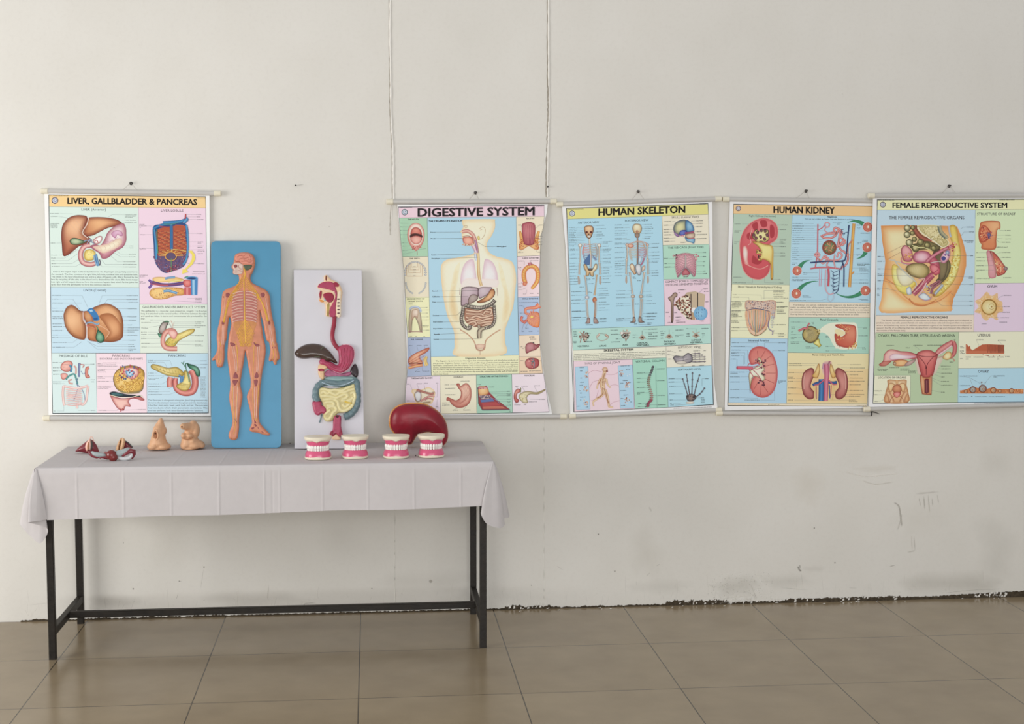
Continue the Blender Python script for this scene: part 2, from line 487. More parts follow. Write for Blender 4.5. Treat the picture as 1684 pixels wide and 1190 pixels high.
def seam(path, r, dark_side, dark_w):
    P2 = cr(path, 9, closed=False); N = len(P2)
    j = np.cumsum(rng.normal(0, .12, N)); j -= np.linspace(0, j[-1], N)
    pts = [wy(p[0] + j[i] * .8, p[1], 0.0) for i, p in enumerate(P2)]
    m = MB(); m.tube(pts, [r * (0.75 + 0.5 * rng.random()) for _ in pts], n=8, flat=0.9); m.build('plaster_ridge', plaster_light, wall, smooth=True)
    if not dark_w:
        return
    m = MB(); vs = []
    for i, p in enumerate(P2):
        w = dark_w * (0.5 + rng.random())
        a = p[0] + j[i] * .8 + dark_side * 2.2
        vs += [wy(a - w / 2, p[1], -0.0012), wy(a + w / 2, p[1], -0.0012)]
    m.add(vs, [(2 * i, 2 * i + 1, 2 * i + 3, 2 * i + 2) for i in range(N - 1)]); m.build('ridge_shadow', seam_dark, wall)


seam([(642, -20), (642, 60), (643.5, 140), (644, 185), (645.5, 220), (647, 245), (647, 290), (647.5, 330)], .0052, -1, 1.1)
seam([(646, 330), (644, 352), (643.5, 370), (643.5, 386)], .0018, -1, .8)
seam([(649, 838), (648.5, 868), (649, 900), (648.8, 935), (649, 963), (650, 990)], .0016, -1, 0)
seam([(902.5, -20), (902.5, 60), (903, 140), (903.5, 180), (902.5, 220), (901.5, 260), (900.5, 300), (900.5, 324)], .0046, -1, 2.2)
seam([(895, 690), (894, 760), (894.5, 822), (895, 860), (894.5, 890), (895.5, 930), (896, 985)], .0013, -1, 0)

# paint broken away along the foot of the wall
mb = MB()
def broken_edge(x0, x1, hfun, name, m, yo):
    xs = np.arange(x0, x1, 1.3); up = []; lo = []
    for x in xs:
        base = wy(x, 1019.5 - (x - 30) * 0.0252 + 2, yo)
        z = max(0.002, hfun(x) / 362.0)
        lo.append((base[0], yo, 0.0)); up.append((base[0], yo, z))
    n = len(xs); q = MB(); q.add(lo + up, [(i, i + 1, n + i + 1, n + i) for i in range(n - 1)]); return q.build(name, m, wall)


edge_dark = mat('bare_mortar', '4C4337', 0.95, 0.1, 0.35, 70, 0.6, 120)
def nz1(x, s, p):
    return 0.5 + 0.5 * math.sin(x * s + p) * math.sin(x * s * 2.37 + p * 1.7)
def h_dark(x):
    jag = 1.6 * rng.random() + 2.4 * nz1(x, .31, 1)
    if x < 420: b = 2.2 * nz1(x, .05, 2)
    elif x < 830: b = 1.0
    elif x < 905: b = 5.0 * nz1(x, .06, .3) + 1.5
    elif x < 1040: b = 2.2 * nz1(x, .07, 1.0)
    elif x < 1095: b = 1.5
    elif x < 1195: b = 4.5 + 6.0 * rng.random() * nz1(x, .14, .2)
    elif x < 1290: b = 2.0
    elif x < 1480: b = 4.2 + 1.5 * nz1(x, .09, 2)
    elif x < 1545: b = 3.5
    else: b = 4.0 + 4.0 * (x - 1545) / 110
    return b + jag * .7
broken_edge(34, 1700, h_dark, 'bare_mortar_strip', edge_dark, -0.0016)
flake = mat('paint_flake', 'EFECE6', 0.6, 0.2, 0.03)
mb = MB()
for _ in range(120):
    x = float(rng.choice([rng.uniform(835, 905), rng.uniform(1095, 1200), rng.uniform(1195, 1290), rng.uniform(1290, 1480), rng.uniform(1600, 1656)]))
    p = wy(x, 1019.5 - (x - 30) * 0.0252 + 2, -0.003); z = rng.uniform(0.0, 0.018); w = rng.uniform(.002, .006); h = rng.uniform(.004, .016)
    mb.add([(p[0] - w, -.0026, z), (p[0] + w, -.0026, z + .002), (p[0] + w * .6, -.0045, z + h), (p[0] - w * .8, -.0045, z + h * .8)], [(0, 1, 2, 3)])
for _ in range(26):
    x = rng.uniform(840, 1650); p = wy(x, 1019.5 - (x - 30) * 0.0252 + 2, 0); y = -rng.uniform(.01, .05); w = rng.uniform(.004, .012)
    mb.add([(p[0], y, .002), (p[0] + w, y + .003, .003), (p[0] + w * .8, y + w * .7, .004), (p[0] - .2 * w, y + w * .6, .002)], [(0, 1, 2, 3)])
tag(mb.build('paint_flake', flake, wall), kind='stuff')
# ================================================================== the table
TH, YF, YB = 0.7759, -0.618, -0.02
XL = float(wz(56, 771, TH)[0]); XR = float(wz(811, 758, TH)[0])
iron = mat('dark_painted_iron', '1F1A14', 0.5, 0.35, 0.35, 25, 0.25, 80)
wood = mat('plywood_top', '8A6B4A', 0.6, 0.3, 0.1, 12)
table = thing('table', (0.5 * (XL + XR), 0.5 * (YF + YB), 0), 'long table with thin dark iron legs and stretchers under a white cloth', 'table')
mb = MB(); mb.box((XL + .02, YF + .014, TH - .024), (XR - .02, YB - .002, TH - .002)); mb.build('tabletop', wood, table)
LEGW = .0275
legx = dict(fl=float(wy(81.8, 870, YF + .03)[0]), fr=float(wy(794.2, 870, YF + .03)[0]), bl=float(wy(129.5, 870, YB - .035)[0]), br=float(wy(778.2, 870, YB - .035)[0]))
legy = dict(fl=YF + .03, fr=YF + .03, bl=YB - .035, br=YB - .035)
for k in ('fl', 'fr', 'bl', 'br'):
    mb = MB(); mb.bevel_bar((legx[k], legy[k], 0), (legx[k], legy[k], TH - .024), LEGW, LEGW, .002, up=(0, 1, 0)); mb.build('leg', iron, table)
ZS = float(wy(93.5, 1037, YF + .045)[2])
for a, b in (('fl', 'bl'), ('fr', 'br')):
    mb = MB(); mb.bevel_bar((legx[a], legy[a] + LEGW / 2, ZS), (legx[b], legy[b] - LEGW / 2, ZS), .025, .032, .002); mb.build('end_stretcher', iron, table)
xm = lambda a, b: 0.5 * (legx[a] + legx[b])
ym = 0.5 * (YF + YB)
mb = MB(); mb.bevel_bar((xm('fl', 'bl') + .0125, ym, ZS), (xm('fr', 'br') - .0125, ym, ZS), .026, .027, .002); mb.build('long_stretcher', iron, table)
for a, b in (('fl', 'fr'), ('bl', 'br')):
    mb = MB(); mb.bevel_bar((legx[a] + LEGW / 2, legy[a], TH - .040), (legx[b] - LEGW / 2, legy[b], TH - .040), .025, .028, .002); mb.build('apron_rail', iron, table)


# ------------------------------------------------------------------ cloth
def cloth_material():
    m = mat('white_cotton_cloth', 'CAC5C5', 0.85, 0.12, 0.015, 30)
    nt = m.node_tree; b = nt.nodes['Principled BSDF']
    tc = nt.nodes.new('ShaderNodeTexCoord'); n = nt.nodes.new('ShaderNodeTexNoise'); n.inputs['Scale'].default_value = 9; n.inputs['Detail'].default_value = 6
    nt.links.new(tc.outputs['Object'], n.inputs['Vector'])
    bp = nt.nodes.new('ShaderNodeBump'); bp.inputs['Strength'].default_value = .35; bp.inputs['Distance'].default_value = .008
    nt.links.new(n.outputs['Fac'], bp.inputs['Height']); nt.links.new(bp.outputs['Normal'], b.inputs['Normal'])
    return m


mb = MB()
creases = [129, 206, 284, 362, 436, 449, 461, 531, 605, 680, 756]
cwx = [float(wz(px, 768 - (px - 56) * .0172, TH)[0]) for px in creases]
ZT = TH + .001
NX = 520
xsc = np.linspace(XL, XR, NX)


def ridge(x, w=.0042):
    r = 0.0
    for i, c in enumerate(cwx):
        d = abs(x - c) / w
        if d < 1: r += (1 - d) * (.0022 if i not in (5,) else -.0014)
    return r


cols = []
for x in xsc:
    u = (x - XL) / (XR - XL)
    drop = .205 + (.180 - .205) * u + .002 * math.sin(x * 9)
    r = ridge(x); wv = .0035 * math.sin(x * 7.1 + 1) + .0022 * math.sin(x * 17.3)
    c = []
    for y in np.linspace(YB, YF + .008, 30):
        d = (y - YF)
        c.append((x, y, ZT + .35 * ridge(x + (.10 * (y - YF) if 430 < 0 else 0)) * min(1, d / .02 + .2)))
    c += [(x, YF + .0035, ZT - .0012), (x, YF + .0005, ZT - .0042), (x, YF - .0008, ZT - .010)]
    xl = float(wy(77, 855, YF - .012)[0]); xr_ = float(wy(793, 831, YF - .012)[0])
    bx = min(max(x, xl + .04 * (x - XL)), xr_ - .04 * (XR - x))
    for t in np.linspace(.10, 1, 22):
        out = .003 + .010 * t + (r + wv * t) * min(1, t * 4)
        sx = x + (bx - x) * min(1, t)
        c.append((sx, YF - out, ZT - drop * t))
    cols.append(c)
mb.loft(cols, False, False, closed=False)


def ear(corner, bottoms, n=14, droop=.006):
    ctrl = [wy(px, py, y) for px, py, y in bottoms]
    B = cr(ctrl, 6, closed=False)
    sg = np.sign(corner[0]); rows = []
    A0, A1, A2 = (np.array([corner[0] + sg * a, corner[1] + b, ZT - c]) for a, b, c in ((-.005, -.0022, .0016), (.0030, -.0035, .0012), (.0042, .012, .0012)))
    for i, q in enumerate(B):
        u = i / (len(B) - 1); top = A0 * (1 - u) ** 2 + 2 * A1 * u * (1 - u) + A2 * u * u
        row = []
        for t in np.linspace(0, 1, n):
            p = top + (q - top) * t; p[2] += .004 * math.sin(math.pi * min(1, t * 4)) * (t < .25)
            k = math.sin(math.pi * t)
            p = p + np.array([np.sign(q[0] - corner[0]) * droop * k, -.006 * k, 0])
            row.append(p)
        rows.append(row)
    mb.loft(rows, False, False, closed=False)


ear((XL, YF), [(77, 854, YF - .013), (66, 856, YF - .030), (50, 858, YF - .045), (47, 859, YF - .040), (60, 862, YF - .025), (76, 867, YF - .010), (78, 877, YF - .002), (66, 893, YF - .004), (50, 881, YF + .006), (41, 872, YF + .010), (33, 861, YF + .022), (38, 850, YF + .045), (66, 846, YF + .10), (80, 842, YF + .16)])
ear((XR, YF), [(794, 830, YF - .013), (791, 842, YF - .035), (793, 850, YF - .042), (802, 862, YF - .040), (822, 868, YF - .028), (830, 862, YF - .008), (826, 852, YF - .000), (837, 850, YF + .03), (833, 838, YF + .06), (815, 830, YF + .13)])
for X, s in ((XL, -1), (XR, 1)):
    rows = []
    for y in np.linspace(YF - .0015, YB, 30):
        rows.append([(X, y, ZT)] + [(X + s * (.003 + .012 * t + .004 * math.sin(y * 30) * t), y, ZT - .004 - .19 * t) for t in np.linspace(0, 1, 8)])
    mb.loft(rows, False, False, closed=False)
cloth = mb.build('tablecloth', cloth_material(), None, smooth=True)
tag(cloth, 'white creased tablecloth draped over the iron-legged table, corners hanging low', 'tablecloth')
TOP = ZT + .0012

# ================================================================== nervous system board
def lean_plane(px, pyb, ytop, pytop, yb):
    """front face of a board standing on the cloth and leaning back on the wall"""
    a = wy(px, pyb, yb); b = wy(px, pytop, ytop)
    d = b - a; d[0] = 0; n = np.array([0, -d[2], d[1]]); return Plane(a, n if n[1] < 0 else -n)


def rounded(pts, r, n=6):
    out = []; N = len(pts); P = [np.array(p, float) for p in pts]
    for i in range(N):
        a, b, c = P[i - 1], P[i], P[(i + 1) % N]
        u = (a - b) / np.linalg.norm(a - b); v = (c - b) / np.linalg.norm(c - b)
        for k in range(n + 1):
            t = k / n
            out.append((1 - t) ** 2 * (b + u * r) + 2 * t * (1 - t) * b + t * t * (b + v * r))
    return np.array(out)


def slab(mb, plane, outline, thick, bev=.0015):
    """a board whose front face follows the outline on the plane"""
    o = np.array(outline); c = o.mean(0)
    F = [plane.at(*p) for p in o]; cen = np.mean(F, 0)
    fr = [q + (cen - q) / np.linalg.norm(cen - q) * bev for q in F]
    rings = [[q - plane.n * thick for q in F], [q - plane.n * bev for q in F], fr]
    if poly_area(o) > 0:
        rings = rings[::-1]
    mb.loft(rings)


flesh = mat('painted_flesh', 'CC8465', 0.42, 0.45, 0.10, 45, 0.15, 110)
nerve_yellow = mat('nerve_yellow', 'E2B23C', 0.4, 0.4, 0.12, 60)
bone_pink = mat('bone_pink', 'DDB3A4', 0.45, 0.4, 0.1, 60)
blue_paint = mat('blue_painted_board', '5093B6', 0.38, 0.4, 0.05, 7)
TOPB = TOP + .003
PB = lean_plane(404, 736.2, -.036, 397, float(wz(404, 736.2, TOPB)[1]))
nb = thing('nervous_system_model', PB.at(404, 736), 'tall blue board with a flesh-coloured relief of a standing human figure and yellow nerves', 'anatomical model')
mb = MB(); slab(mb, PB, rounded([(347.2, 396), (461.5, 396.5), (462.7, 736.2), (347.2, 736.2)], 9), .016); mb.build('board', blue_paint, nb)
c5 = crop(340, 390, 6.607); c6 = crop(340, 560, 6.43)
body = np.vstack([pmap(c5, [(310, 190), (350, 170), (410, 162), (470, 172), (510, 205), (527, 260), (522, 320), (500, 380), (478, 420), (475, 460), (500, 500), (560, 530), (620, 560), (660, 590), (685, 640), (692, 720), (702, 800), (720, 900), (740, 980), (750, 1060), (757, 1140)]),
                  pmap(c6, [(745, 30), (752, 80), (764, 130), (770, 180), (758, 205), (742, 212), (738, 245), (722, 256), (708, 240), (698, 212), (684, 212), (672, 222), (656, 205), (662, 160), (672, 110), (668, 60), (655, 10)]),
                  pmap(c5, [(650, 1120), (630, 1020), (614, 930), (592, 850), (580, 800), (584, 860), (592, 930), (605, 1000), (613, 1080)]),
                  pmap(c6, [(620, 50), (622, 130), (610, 220), (590, 320), (576, 420), (568, 480), (564, 560), (560, 650), (553, 740), (552, 800), (560, 860), (590, 905), (640, 957), (668, 985), (664, 998), (640, 1002), (590, 990), (530, 970), (480, 965), (455, 950), (455, 925), (475, 880), (478, 850), (470, 790), (455, 720), (436, 650), (424, 590), (440, 540), (461, 500), (465, 440), (460, 380), (445, 300), (427, 200), (414, 130), (408, 108),
                            (402, 150), (391, 230), (376, 310), (363, 390), (356, 440), (359, 490), (375, 550), (378, 600), (366, 680), (351, 760), (343, 840), (342, 920), (336, 980), (325, 1030), (300, 1050), (265, 1050), (240, 1035), (230, 1005), (240, 960), (262, 910), (272, 860), (270, 800), (255, 720), (241, 640), (238, 580), (245, 520), (250, 460), (245, 390), (235, 310), (222, 220), (218, 140), (224, 60)]),
                  pmap(c5, [(232, 1160), (240, 1080), (256, 1000), (268, 940), (262, 900), (252, 865), (242, 880), (233, 940), (223, 1020), (216, 1100)]),
                  pmap(c6, [(197, 20), (187, 80), (188, 150), (182, 220), (170, 265), (150, 282), (125, 281), (106, 265), (98, 230), (92, 202), (72, 210), (53, 204), (56, 190), (80, 165), (100, 130), (112, 80), (110, 20)]),
                  pmap(c5, [(108, 1080), (118, 1000), (135, 930), (150, 840), (158, 740), (165, 640), (180, 590), (220, 560), (290, 535), (330, 510), (350, 480), (350, 440), (343, 408), (300, 405), (283, 385), (287, 350), (270, 332), (270, 310), (291, 282), (298, 230)])])
mb = MB(); inflate(mb, PB, cr(body, 2), .0085, 5.0, 1.7, 0, .004); fig = mb.build('figure', flesh, nb, smooth=True); fig.data.set_sharp_from_angle(angle=.9)
FL = .0125     # the level of the figure's raised face


def relief(plane, cfun, pts, h, R, m, name, parent, base, n=3, step=None, edge=.001, extra=None):
    o = cr(pmap(cfun, pts), n)
    q = MB(); inflate(q, plane, o, h, R, step or max(.5, R * .35), base, edge, extra=extra); r = q.build(name, m, parent, smooth=True); r.data.set_sharp_from_angle(angle=.9); return r


def cord(plane, cfun, lines, r, m, name, parent, lift, n=4, flat=.7, each=False):
    if each:
        return [cord(plane, cfun, [x], r, m, name, parent, lift, n, flat) for x in lines]
    q = MB()
    for pts in lines:
        P2 = cr(pmap(cfun, pts), n, closed=False)
        q.tube([plane.at(p[0], p[1], lift) for p in P2], r, 8, flat)
    return q.build(name, m, parent, smooth=True)


brain_m = mat('brain_pink', 'D98C78', 0.4, 0.45, 0.12, 60)
dark_red = mat('joint_maroon', '8E4A4C', 0.45, 0.4, 0.15, 60)
groove_m = mat('sulcus_red', 'A85548', 0.5, 0.3, 0.1, 60)
br = relief(PB, c5, [(308, 240), (322, 195), (375, 172), (440, 172), (490, 198), (510, 245), (503, 295), (455, 300), (415, 292), (372, 290), (352, 265), (322, 268)], .004, 3, brain_m, 'brain', nb, FL - .002)
cord(PB, c5, [[(330, 215), (360, 200), (400, 205), (420, 190)], [(400, 245), (440, 255), (455, 235)], [(350, 240), (390, 225), (420, 228), (460, 215)], [(370, 265), (420, 262), (470, 272), (495, 250)], [(460, 190), (480, 225), (470, 250)], [(310, 245), (315, 268), (355, 268), (375, 292)]], .0008, groove_m, 'sulcus', br, FL + .003)
relief(PB, c5, [(398, 305), (440, 298), (492, 303), (478, 340), (435, 360), (412, 340)], .003, 2, mat('cerebellum_green', '4F5A46', 0.4, 0.4, 0.1, 60), 'cerebellum', nb, FL - .001)
fs = relief(PB, c5, [(290, 292), (330, 272), (388, 285), (396, 340), (388, 392), (340, 402), (300, 398), (288, 378), (296, 350), (285, 330)], .003, 2.5, mat('facial_bone', 'D9BFB2', 0.45, 0.4, 0.1, 60), 'facial_skull', nb, FL - .002)
relief(PB, c5, [(292, 305), (322, 295), (330, 320), (305, 332)], .0012, 1.2, dark_red, 'eye_socket', fs, FL + .002)
cord(PB, c5, [[(292, 362), (330, 365), (380, 350)], [(345, 300), (350, 330), (375, 340)], [(300, 382), (340, 380), (385, 372)]], .0008, groove_m, 'jaw_line', fs, FL + .002)
# chest wall: dark field with pale ribs on it
field = relief(PB, c5, [(300, 590), (400, 578), (520, 590), (545, 700), (548, 820), (532, 915), (410, 900), (292, 915), (275, 800), (270, 680)], .001, 3, mat('intercostal_red', 'B8746A', 0.5, 0.3, 0.1, 60), 'chest_wall', nb, FL - .0012)
ribs = []
for k in range(11):
    y = 602 + k * 30.5; w = 118 + 8 * math.sin(k / 10 * math.pi) - (4 if k < 2 else 0)
    ribs.append([(398, y - 14), (398 - w * .5, y - 8), (398 - w, y + 14)]); ribs.append([(424, y - 14), (424 + w * .5, y - 8), (424 + w, y + 14)])
cord(PB, c5, ribs, .00215, bone_pink, 'rib', nb, FL + .0006, each=True)
relief(PB, c5, [(298, 925), (410, 905), (536, 925), (528, 990), (490, 1080), (440, 1180), (390, 1180), (340, 1080), (300, 990)], .001, 3, mat('abdomen_tan', 'C98A58', 0.5, 0.3, 0.12, 60), 'abdominal_wall', nb, FL - .0012)
cord(PB, c5, [[(405, 330), (418, 400), (406, 470), (408, 600), (412, 800), (418, 1000), (424, 1150)]], .0026, nerve_yellow, 'spinal_cord', nb, FL)
nerves = []
for k in range(5):
    nerves.append([(404, 400 + k * 30), (360, 470 + k * 22), (300, 570 + k * 14), (236 + k * 7, 670 + k * 8), (205 + k * 6, 800), (178 + k * 6, 925)][: 6 if k < 3 else 4])
    nerves.append([(420, 420 + k * 28), (470, 500 + k * 20), (540, 590 + k * 14), (590 + k * 5, 690 + k * 6), (628 + k * 6, 800), (660 + k * 7, 915)][: 6 if k < 3 else 4])
for k in range(9):
    y = 900 + k * 30
    nerves.append([(416, y), (416 - 50 + k * 3, y + 70 - k * 3), (416 - 90 + k * 8, min(1185, y + 150))]); nerves.append([(420, y), (420 + 50 - k * 3, y + 70 - k * 3), (420 + 95 - k * 7, min(1185, y + 150))])
cord(PB, c5, nerves, .0011, nerve_yellow, 'nerve', nb, FL + .0006)
cord(PB, c6, [[(300, 10), (318, 60), (326, 130)], [(318, 60), (326, 200), (330, 330)], [(335, 470), (318, 600), (308, 760), (304, 900), (285, 990)], [(275, 480), (272, 600), (280, 760), (290, 900)], [(520, 20), (500, 80), (497, 200), (488, 330), (492, 420)], [(492, 440), (486, 560), (492, 700), (497, 830)], [(548, 470), (540, 600), (530, 720), (522, 850)], [(128, 70), (132, 150), (118, 230)], [(150, 90), (152, 170), (140, 240)], [(700, 90), (705, 160), (690, 200)], [(725, 90), (735, 160), (730, 230)], [(140, 10), (145, 60)], [(700, 10), (705, 60)]], .0010, nerve_yellow, 'nerve', nb, FL + .0001, each=True)
cord(PB, c6, [[(262, 40), (290, 180), (306, 330)], [(283, 50), (312, 200), (320, 330)], [(540, 40), (533, 180), (527, 330)], [(560, 50), (548, 200), (540, 330)], [(285, 480), (283, 620), (290, 780), (292, 860)], [(325, 480), (322, 620), (318, 780), (312, 850)], [(505, 490), (505, 640), (508, 820)], [(530, 490), (528, 640), (524, 820)]], .0014, bone_pink, 'leg_bone', nb, FL, each=True)
cord(PB, c5, [[(205, 640), (190, 760), (172, 905)], [(640, 660), (660, 780), (680, 900)], [(172, 955), (168, 1060), (165, 1170)], [(186, 955), (184, 1060), (186, 1170)], [(676, 955), (690, 1060), (708, 1170)], [(690, 955), (708, 1060), (725, 1170)]], .0013, bone_pink, 'arm_bone', nb, FL - .0002, each=True)
for cf, pts in [(c5, [(208, 610), (240, 605), (250, 630), (225, 655), (207, 640)]), (c5, [(585, 612), (620, 600), (632, 630), (610, 655), (590, 640)]), (c5, [(160, 935), (175, 912), (192, 935), (178, 950)]), (c5, [(664, 930), (680, 905), (692, 930), (680, 950)]),
                (c6, [(278, 390), (302, 330), (335, 385), (320, 400)]), (c6, [(270, 425), (300, 415), (330, 420), (305, 470), (290, 470)]), (c6, [(503, 385), (527, 330), (548, 375), (530, 398)]), (c6, [(497, 420), (530, 410), (540, 430), (525, 480), (508, 475)]), (c6, [(295, 820), (310, 840), (320, 865), (305, 850)]), (c6, [(502, 830), (515, 850), (525, 870), (505, 868)]),
                (c6, [(468, 925), (490, 912), (505, 920), (480, 938)]), (c6, [(500, 885), (515, 880), (530, 900), (512, 905)]), (c6, [(535, 905), (550, 925), (545, 935)]), (c6, [(570, 950), (600, 970), (595, 975)]), (c6, [(245, 20), (290, 28), (300, 50), (262, 60)]), (c6, [(495, 15), (520, 30), (560, 45), (535, 65), (505, 45)]), (c5, [(178, 640), (185, 650), (180, 658)]), (c6, [(690, 60), (700, 70), (695, 80)]), (c6, [(718, 60), (726, 70), (720, 80)])]:
    relief(PB, cf, pts, .0012, 1.2, dark_red, 'joint', nb, FL - .0010, step=.6)

for cf, lines in ((c6, [[(118, 235), (112, 268)], [(135, 240), (133, 278)], [(152, 240), (154, 276)], [(98, 165), (86, 180)], [(705, 190), (712, 225)], [(722, 190), (728, 230)], [(742, 180), (748, 205)], [(683, 170), (682, 200)]]), (c6, [[(288, 960), (284, 1035)], [(262, 1005), (258, 1040)], [(300, 1000), (303, 1035)]])):
    cord(PB, cf, lines, .0007, mat('flesh_crease', '93543C', 0.5, 0.3, 0.1), 'finger_crease' if len(lines) > 4 else 'toe_crease', fig, FL - .0012, each=True)

# ================================================================== digestive tract board
PD = lean_plane(540, 737.4, -.030, 443.5, float(wz(540, 737.4, TOPB)[1]))
white_board = mat('lilac_white_board', 'D6D4DA', 0.5, 0.3, 0.02, 8)
db = thing('digestive_tract_model', PD.at(540, 737), 'tall white board with relief organs of the digestive tract from throat to rectum', 'anatomical model')
mb = MB(); slab(mb, PD, rounded([(483, 443.3), (594.8, 443.5), (598.6, 737.3), (484.6, 737.4)], 1.2, 3), .015); mb.build('board', white_board, db)
c7 = crop(475, 435, 7.677); c8 = crop(475, 560, 6.43)
G = dict(rough=0.28, spec=0.5)
cream = mat('cream_bone', 'EBD9BE', 0.35, 0.45, 0.06, 60); pink = mat('organ_pink', 'AE4260', 0.3, 0.5, 0.1, 60, 0.2, 140); crimson = mat('organ_crimson', '98243F', 0.3, 0.5, 0.1, 60, 0.15, 140)
hs = relief(PD, c7, [(442, 150), (470, 130), (492, 142), (540, 190), (600, 215), (640, 250), (664, 300), (678, 350), (666, 420), (658, 520), (655, 640), (640, 655), (480, 655), (466, 600), (458, 500), (400, 470), (384, 455), (388, 420), (380, 370), (402, 325), (362, 290), (370, 255), (412, 225), (445, 205)], .006, 4, mat('head_skin', 'EBC9A4', 0.4, 0.4, 0.06, 60), 'head_section', db, 0, edge=.008)
HL = .0136
relief(PD, c7, [(365, 285), (380, 250), (430, 222), (500, 210), (560, 228), (590, 290), (603, 330), (570, 335), (520, 320), (460, 305), (400, 292)], .003, 2, pink, 'nasal_cavity', hs, HL - .001)
relief(PD, c7, [(430, 375), (490, 350), (550, 362), (572, 410), (552, 465), (510, 478), (470, 455), (440, 415)], .004, 2.5, crimson, 'tongue', hs, HL - .001)
relief(PD, c7, [(572, 330), (606, 325), (612, 420), (592, 520), (588, 650), (515, 650), (515, 560), (545, 500), (580, 430), (585, 380)], .003, 2, pink, 'throat', hs, HL - .001)
relief(PD, c7, [(400, 325), (418, 345), (412, 400), (400, 435), (388, 415), (384, 370)], .003, 1.5, crimson, 'lip', hs, HL - .001)
relief(PD, c7, [(560, 230), (600, 222), (632, 250), (625, 280), (580, 280), (562, 260)], .002, 1.5, crimson, 'sinus', hs, HL - .001)
relief(PD, c7, [(386, 440), (430, 450), (440, 470), (400, 470)], .002, 1, mat('chin_orange', 'E0944A', 0.4, 0.4, 0.1), 'chin', hs, HL - .001)
relief(PD, c7, [(440, 420), (470, 415), (480, 450), (450, 462)], .002, 1, mat('jaw_bluegrey', 'A9B4BC', 0.4, 0.4, 0.1), 'jaw_bone', hs, HL - .001)
relief(PD, c7, [(485, 500), (510, 480), (512, 560), (505, 640), (480, 640), (480, 560)], .002, 1.2, mat('larynx_olive', 'B49A58', 0.4, 0.4, 0.2), 'larynx', hs, HL - .001)
relief(PD, c7, [(606, 400), (640, 330), (662, 350), (655, 430), (655, 640), (606, 645)], .002, 2, cream, 'neck_spine', hs, HL - .0012)
for k in range(5):
    y = 430 + k * 44; relief(PD, c7, [(612, y), (640, y - 2), (640, y + 12), (614, y + 14)], .001, 1, mat('disc_dark', '5C3B44', 0.5, 0.3, 0.1), 'spinal_disc', hs, HL + .001, step=.6)
relief(PD, c7, [(464, 145), (474, 140), (480, 190), (470, 205), (462, 190)], .0006, 1, mat('sinus_brown', '7A3E34', 0.5, 0.3, 0.1), 'frontal_sinus', hs, HL)
cord(PD, c7, [[(420, 305), (470, 325), (530, 335), (565, 355), (580, 390)]], .0016, cream, 'palate', hs, HL + .0005)
q = MB(); e2 = cr(pmap(c7, [(578, 645), (572, 740), (556, 830), (550, 900), (562, 970), (598, 1030), (640, 1075)]), 8, closed=False)
q.tube([PD.at(p[0], p[1], .006) for p in e2], .0092, 14, .8); q.build('oesophagus', mat('oesophagus_red', '96283C', 0.3, 0.5, 0.12, 60), db, smooth=True)
lv = relief(PD, c8, [(62, 132), (85, 95), (150, 50), (230, 30), (310, 35), (370, 60), (440, 120), (490, 190), (514, 232), (495, 240), (440, 218), (390, 222), (340, 195), (250, 182), (180, 190), (120, 186), (80, 166)], .022, 9, mat('liver_brown', '46342A', 0.2, 0.5, 0.15, 30, coat=.3), 'liver', db, 0, step=1.6, edge=.004)
cord(PD, c8, [[(170, 110), (210, 112), (260, 130)], [(285, 130), (340, 90), (370, 62)], [(270, 170), (330, 165)]], .0016, mat('liver_green', '5A6048', 0.3, 0.5, 0.1), 'liver_vessel', lv, .0245)
relief(PD, c8, [(650, 312), (680, 260), (706, 245), (730, 290), (736, 350), (716, 392), (680, 372), (655, 345)], .012, 4, mat('spleen_dark', '33262A', 0.3, 0.5, 0.1), 'spleen', db, 0, edge=.005)
relief(PD, c8, [(375, 345), (430, 305), (560, 345), (655, 325), (660, 360), (600, 378), (480, 385), (390, 378)], .008, 3, mat('pancreas_mauve', 'A8607E', 0.35, 0.45, 0.25, 90, 0.3, 200), 'pancreas', db, 0, edge=.006)
du = relief(PD, c8, [(312, 262), (345, 240), (400, 262), (410, 292), (378, 312), (378, 370), (372, 408), (345, 408), (316, 370), (308, 310)], .012, 3, mat('duodenum_tan', 'E2BE94', 0.35, 0.45, 0.08), 'duodenum', db, 0, edge=.006)
relief(PD, c8, [(312, 300), (345, 292), (372, 300), (370, 322), (340, 326), (314, 320)], .003, 1.5, crimson, 'duct_opening', du, .0155)
st = relief(PD, c8, [(520, 78), (560, 45), (620, 38), (670, 60), (695, 110), (690, 190), (660, 262), (610, 320), (550, 346), (490, 332), (430, 302), (380, 266), (335, 256), (322, 215), (350, 186), (388, 192), (402, 215), (450, 225), (500, 256), (524, 250), (530, 190), (524, 130)], .014, 5, pink, 'stomach', db, 0, step=1.3, edge=.008)
cord(PD, c8, [[(575, 42), (630, 42), (675, 68), (693, 120), (686, 195), (655, 265), (608, 318), (550, 342), (490, 326), (440, 298), (405, 270)]], .0016, mat('stomach_rim', 'E4B7C4', 0.4, 0.4, 0.05), 'stomach_rim', st, .014)
cord(PD, c8, [[(560, 90), (552, 150), (565, 210), (535, 280)], [(590, 80), (580, 150), (592, 220), (560, 300)], [(620, 75), (612, 150), (622, 220), (580, 310)], [(650, 100), (645, 160), (640, 230), (600, 300)], [(420, 250), (470, 285), (520, 300)], [(440, 245), (490, 275), (540, 270)]], .0014, crimson, 'stomach_fold', st, .0218)
colon_m = mat('colon_bluegrey', '687E84', 0.35, 0.45, 0.1, 50)
cc = cr(pmap(c8, [(300, 650), (282, 580), (300, 500), (350, 450), (430, 440), (540, 458), (640, 440), (706, 430), (722, 500), (726, 600), (722, 670), (690, 735), (640, 785), (585, 808)]), 8, closed=False)
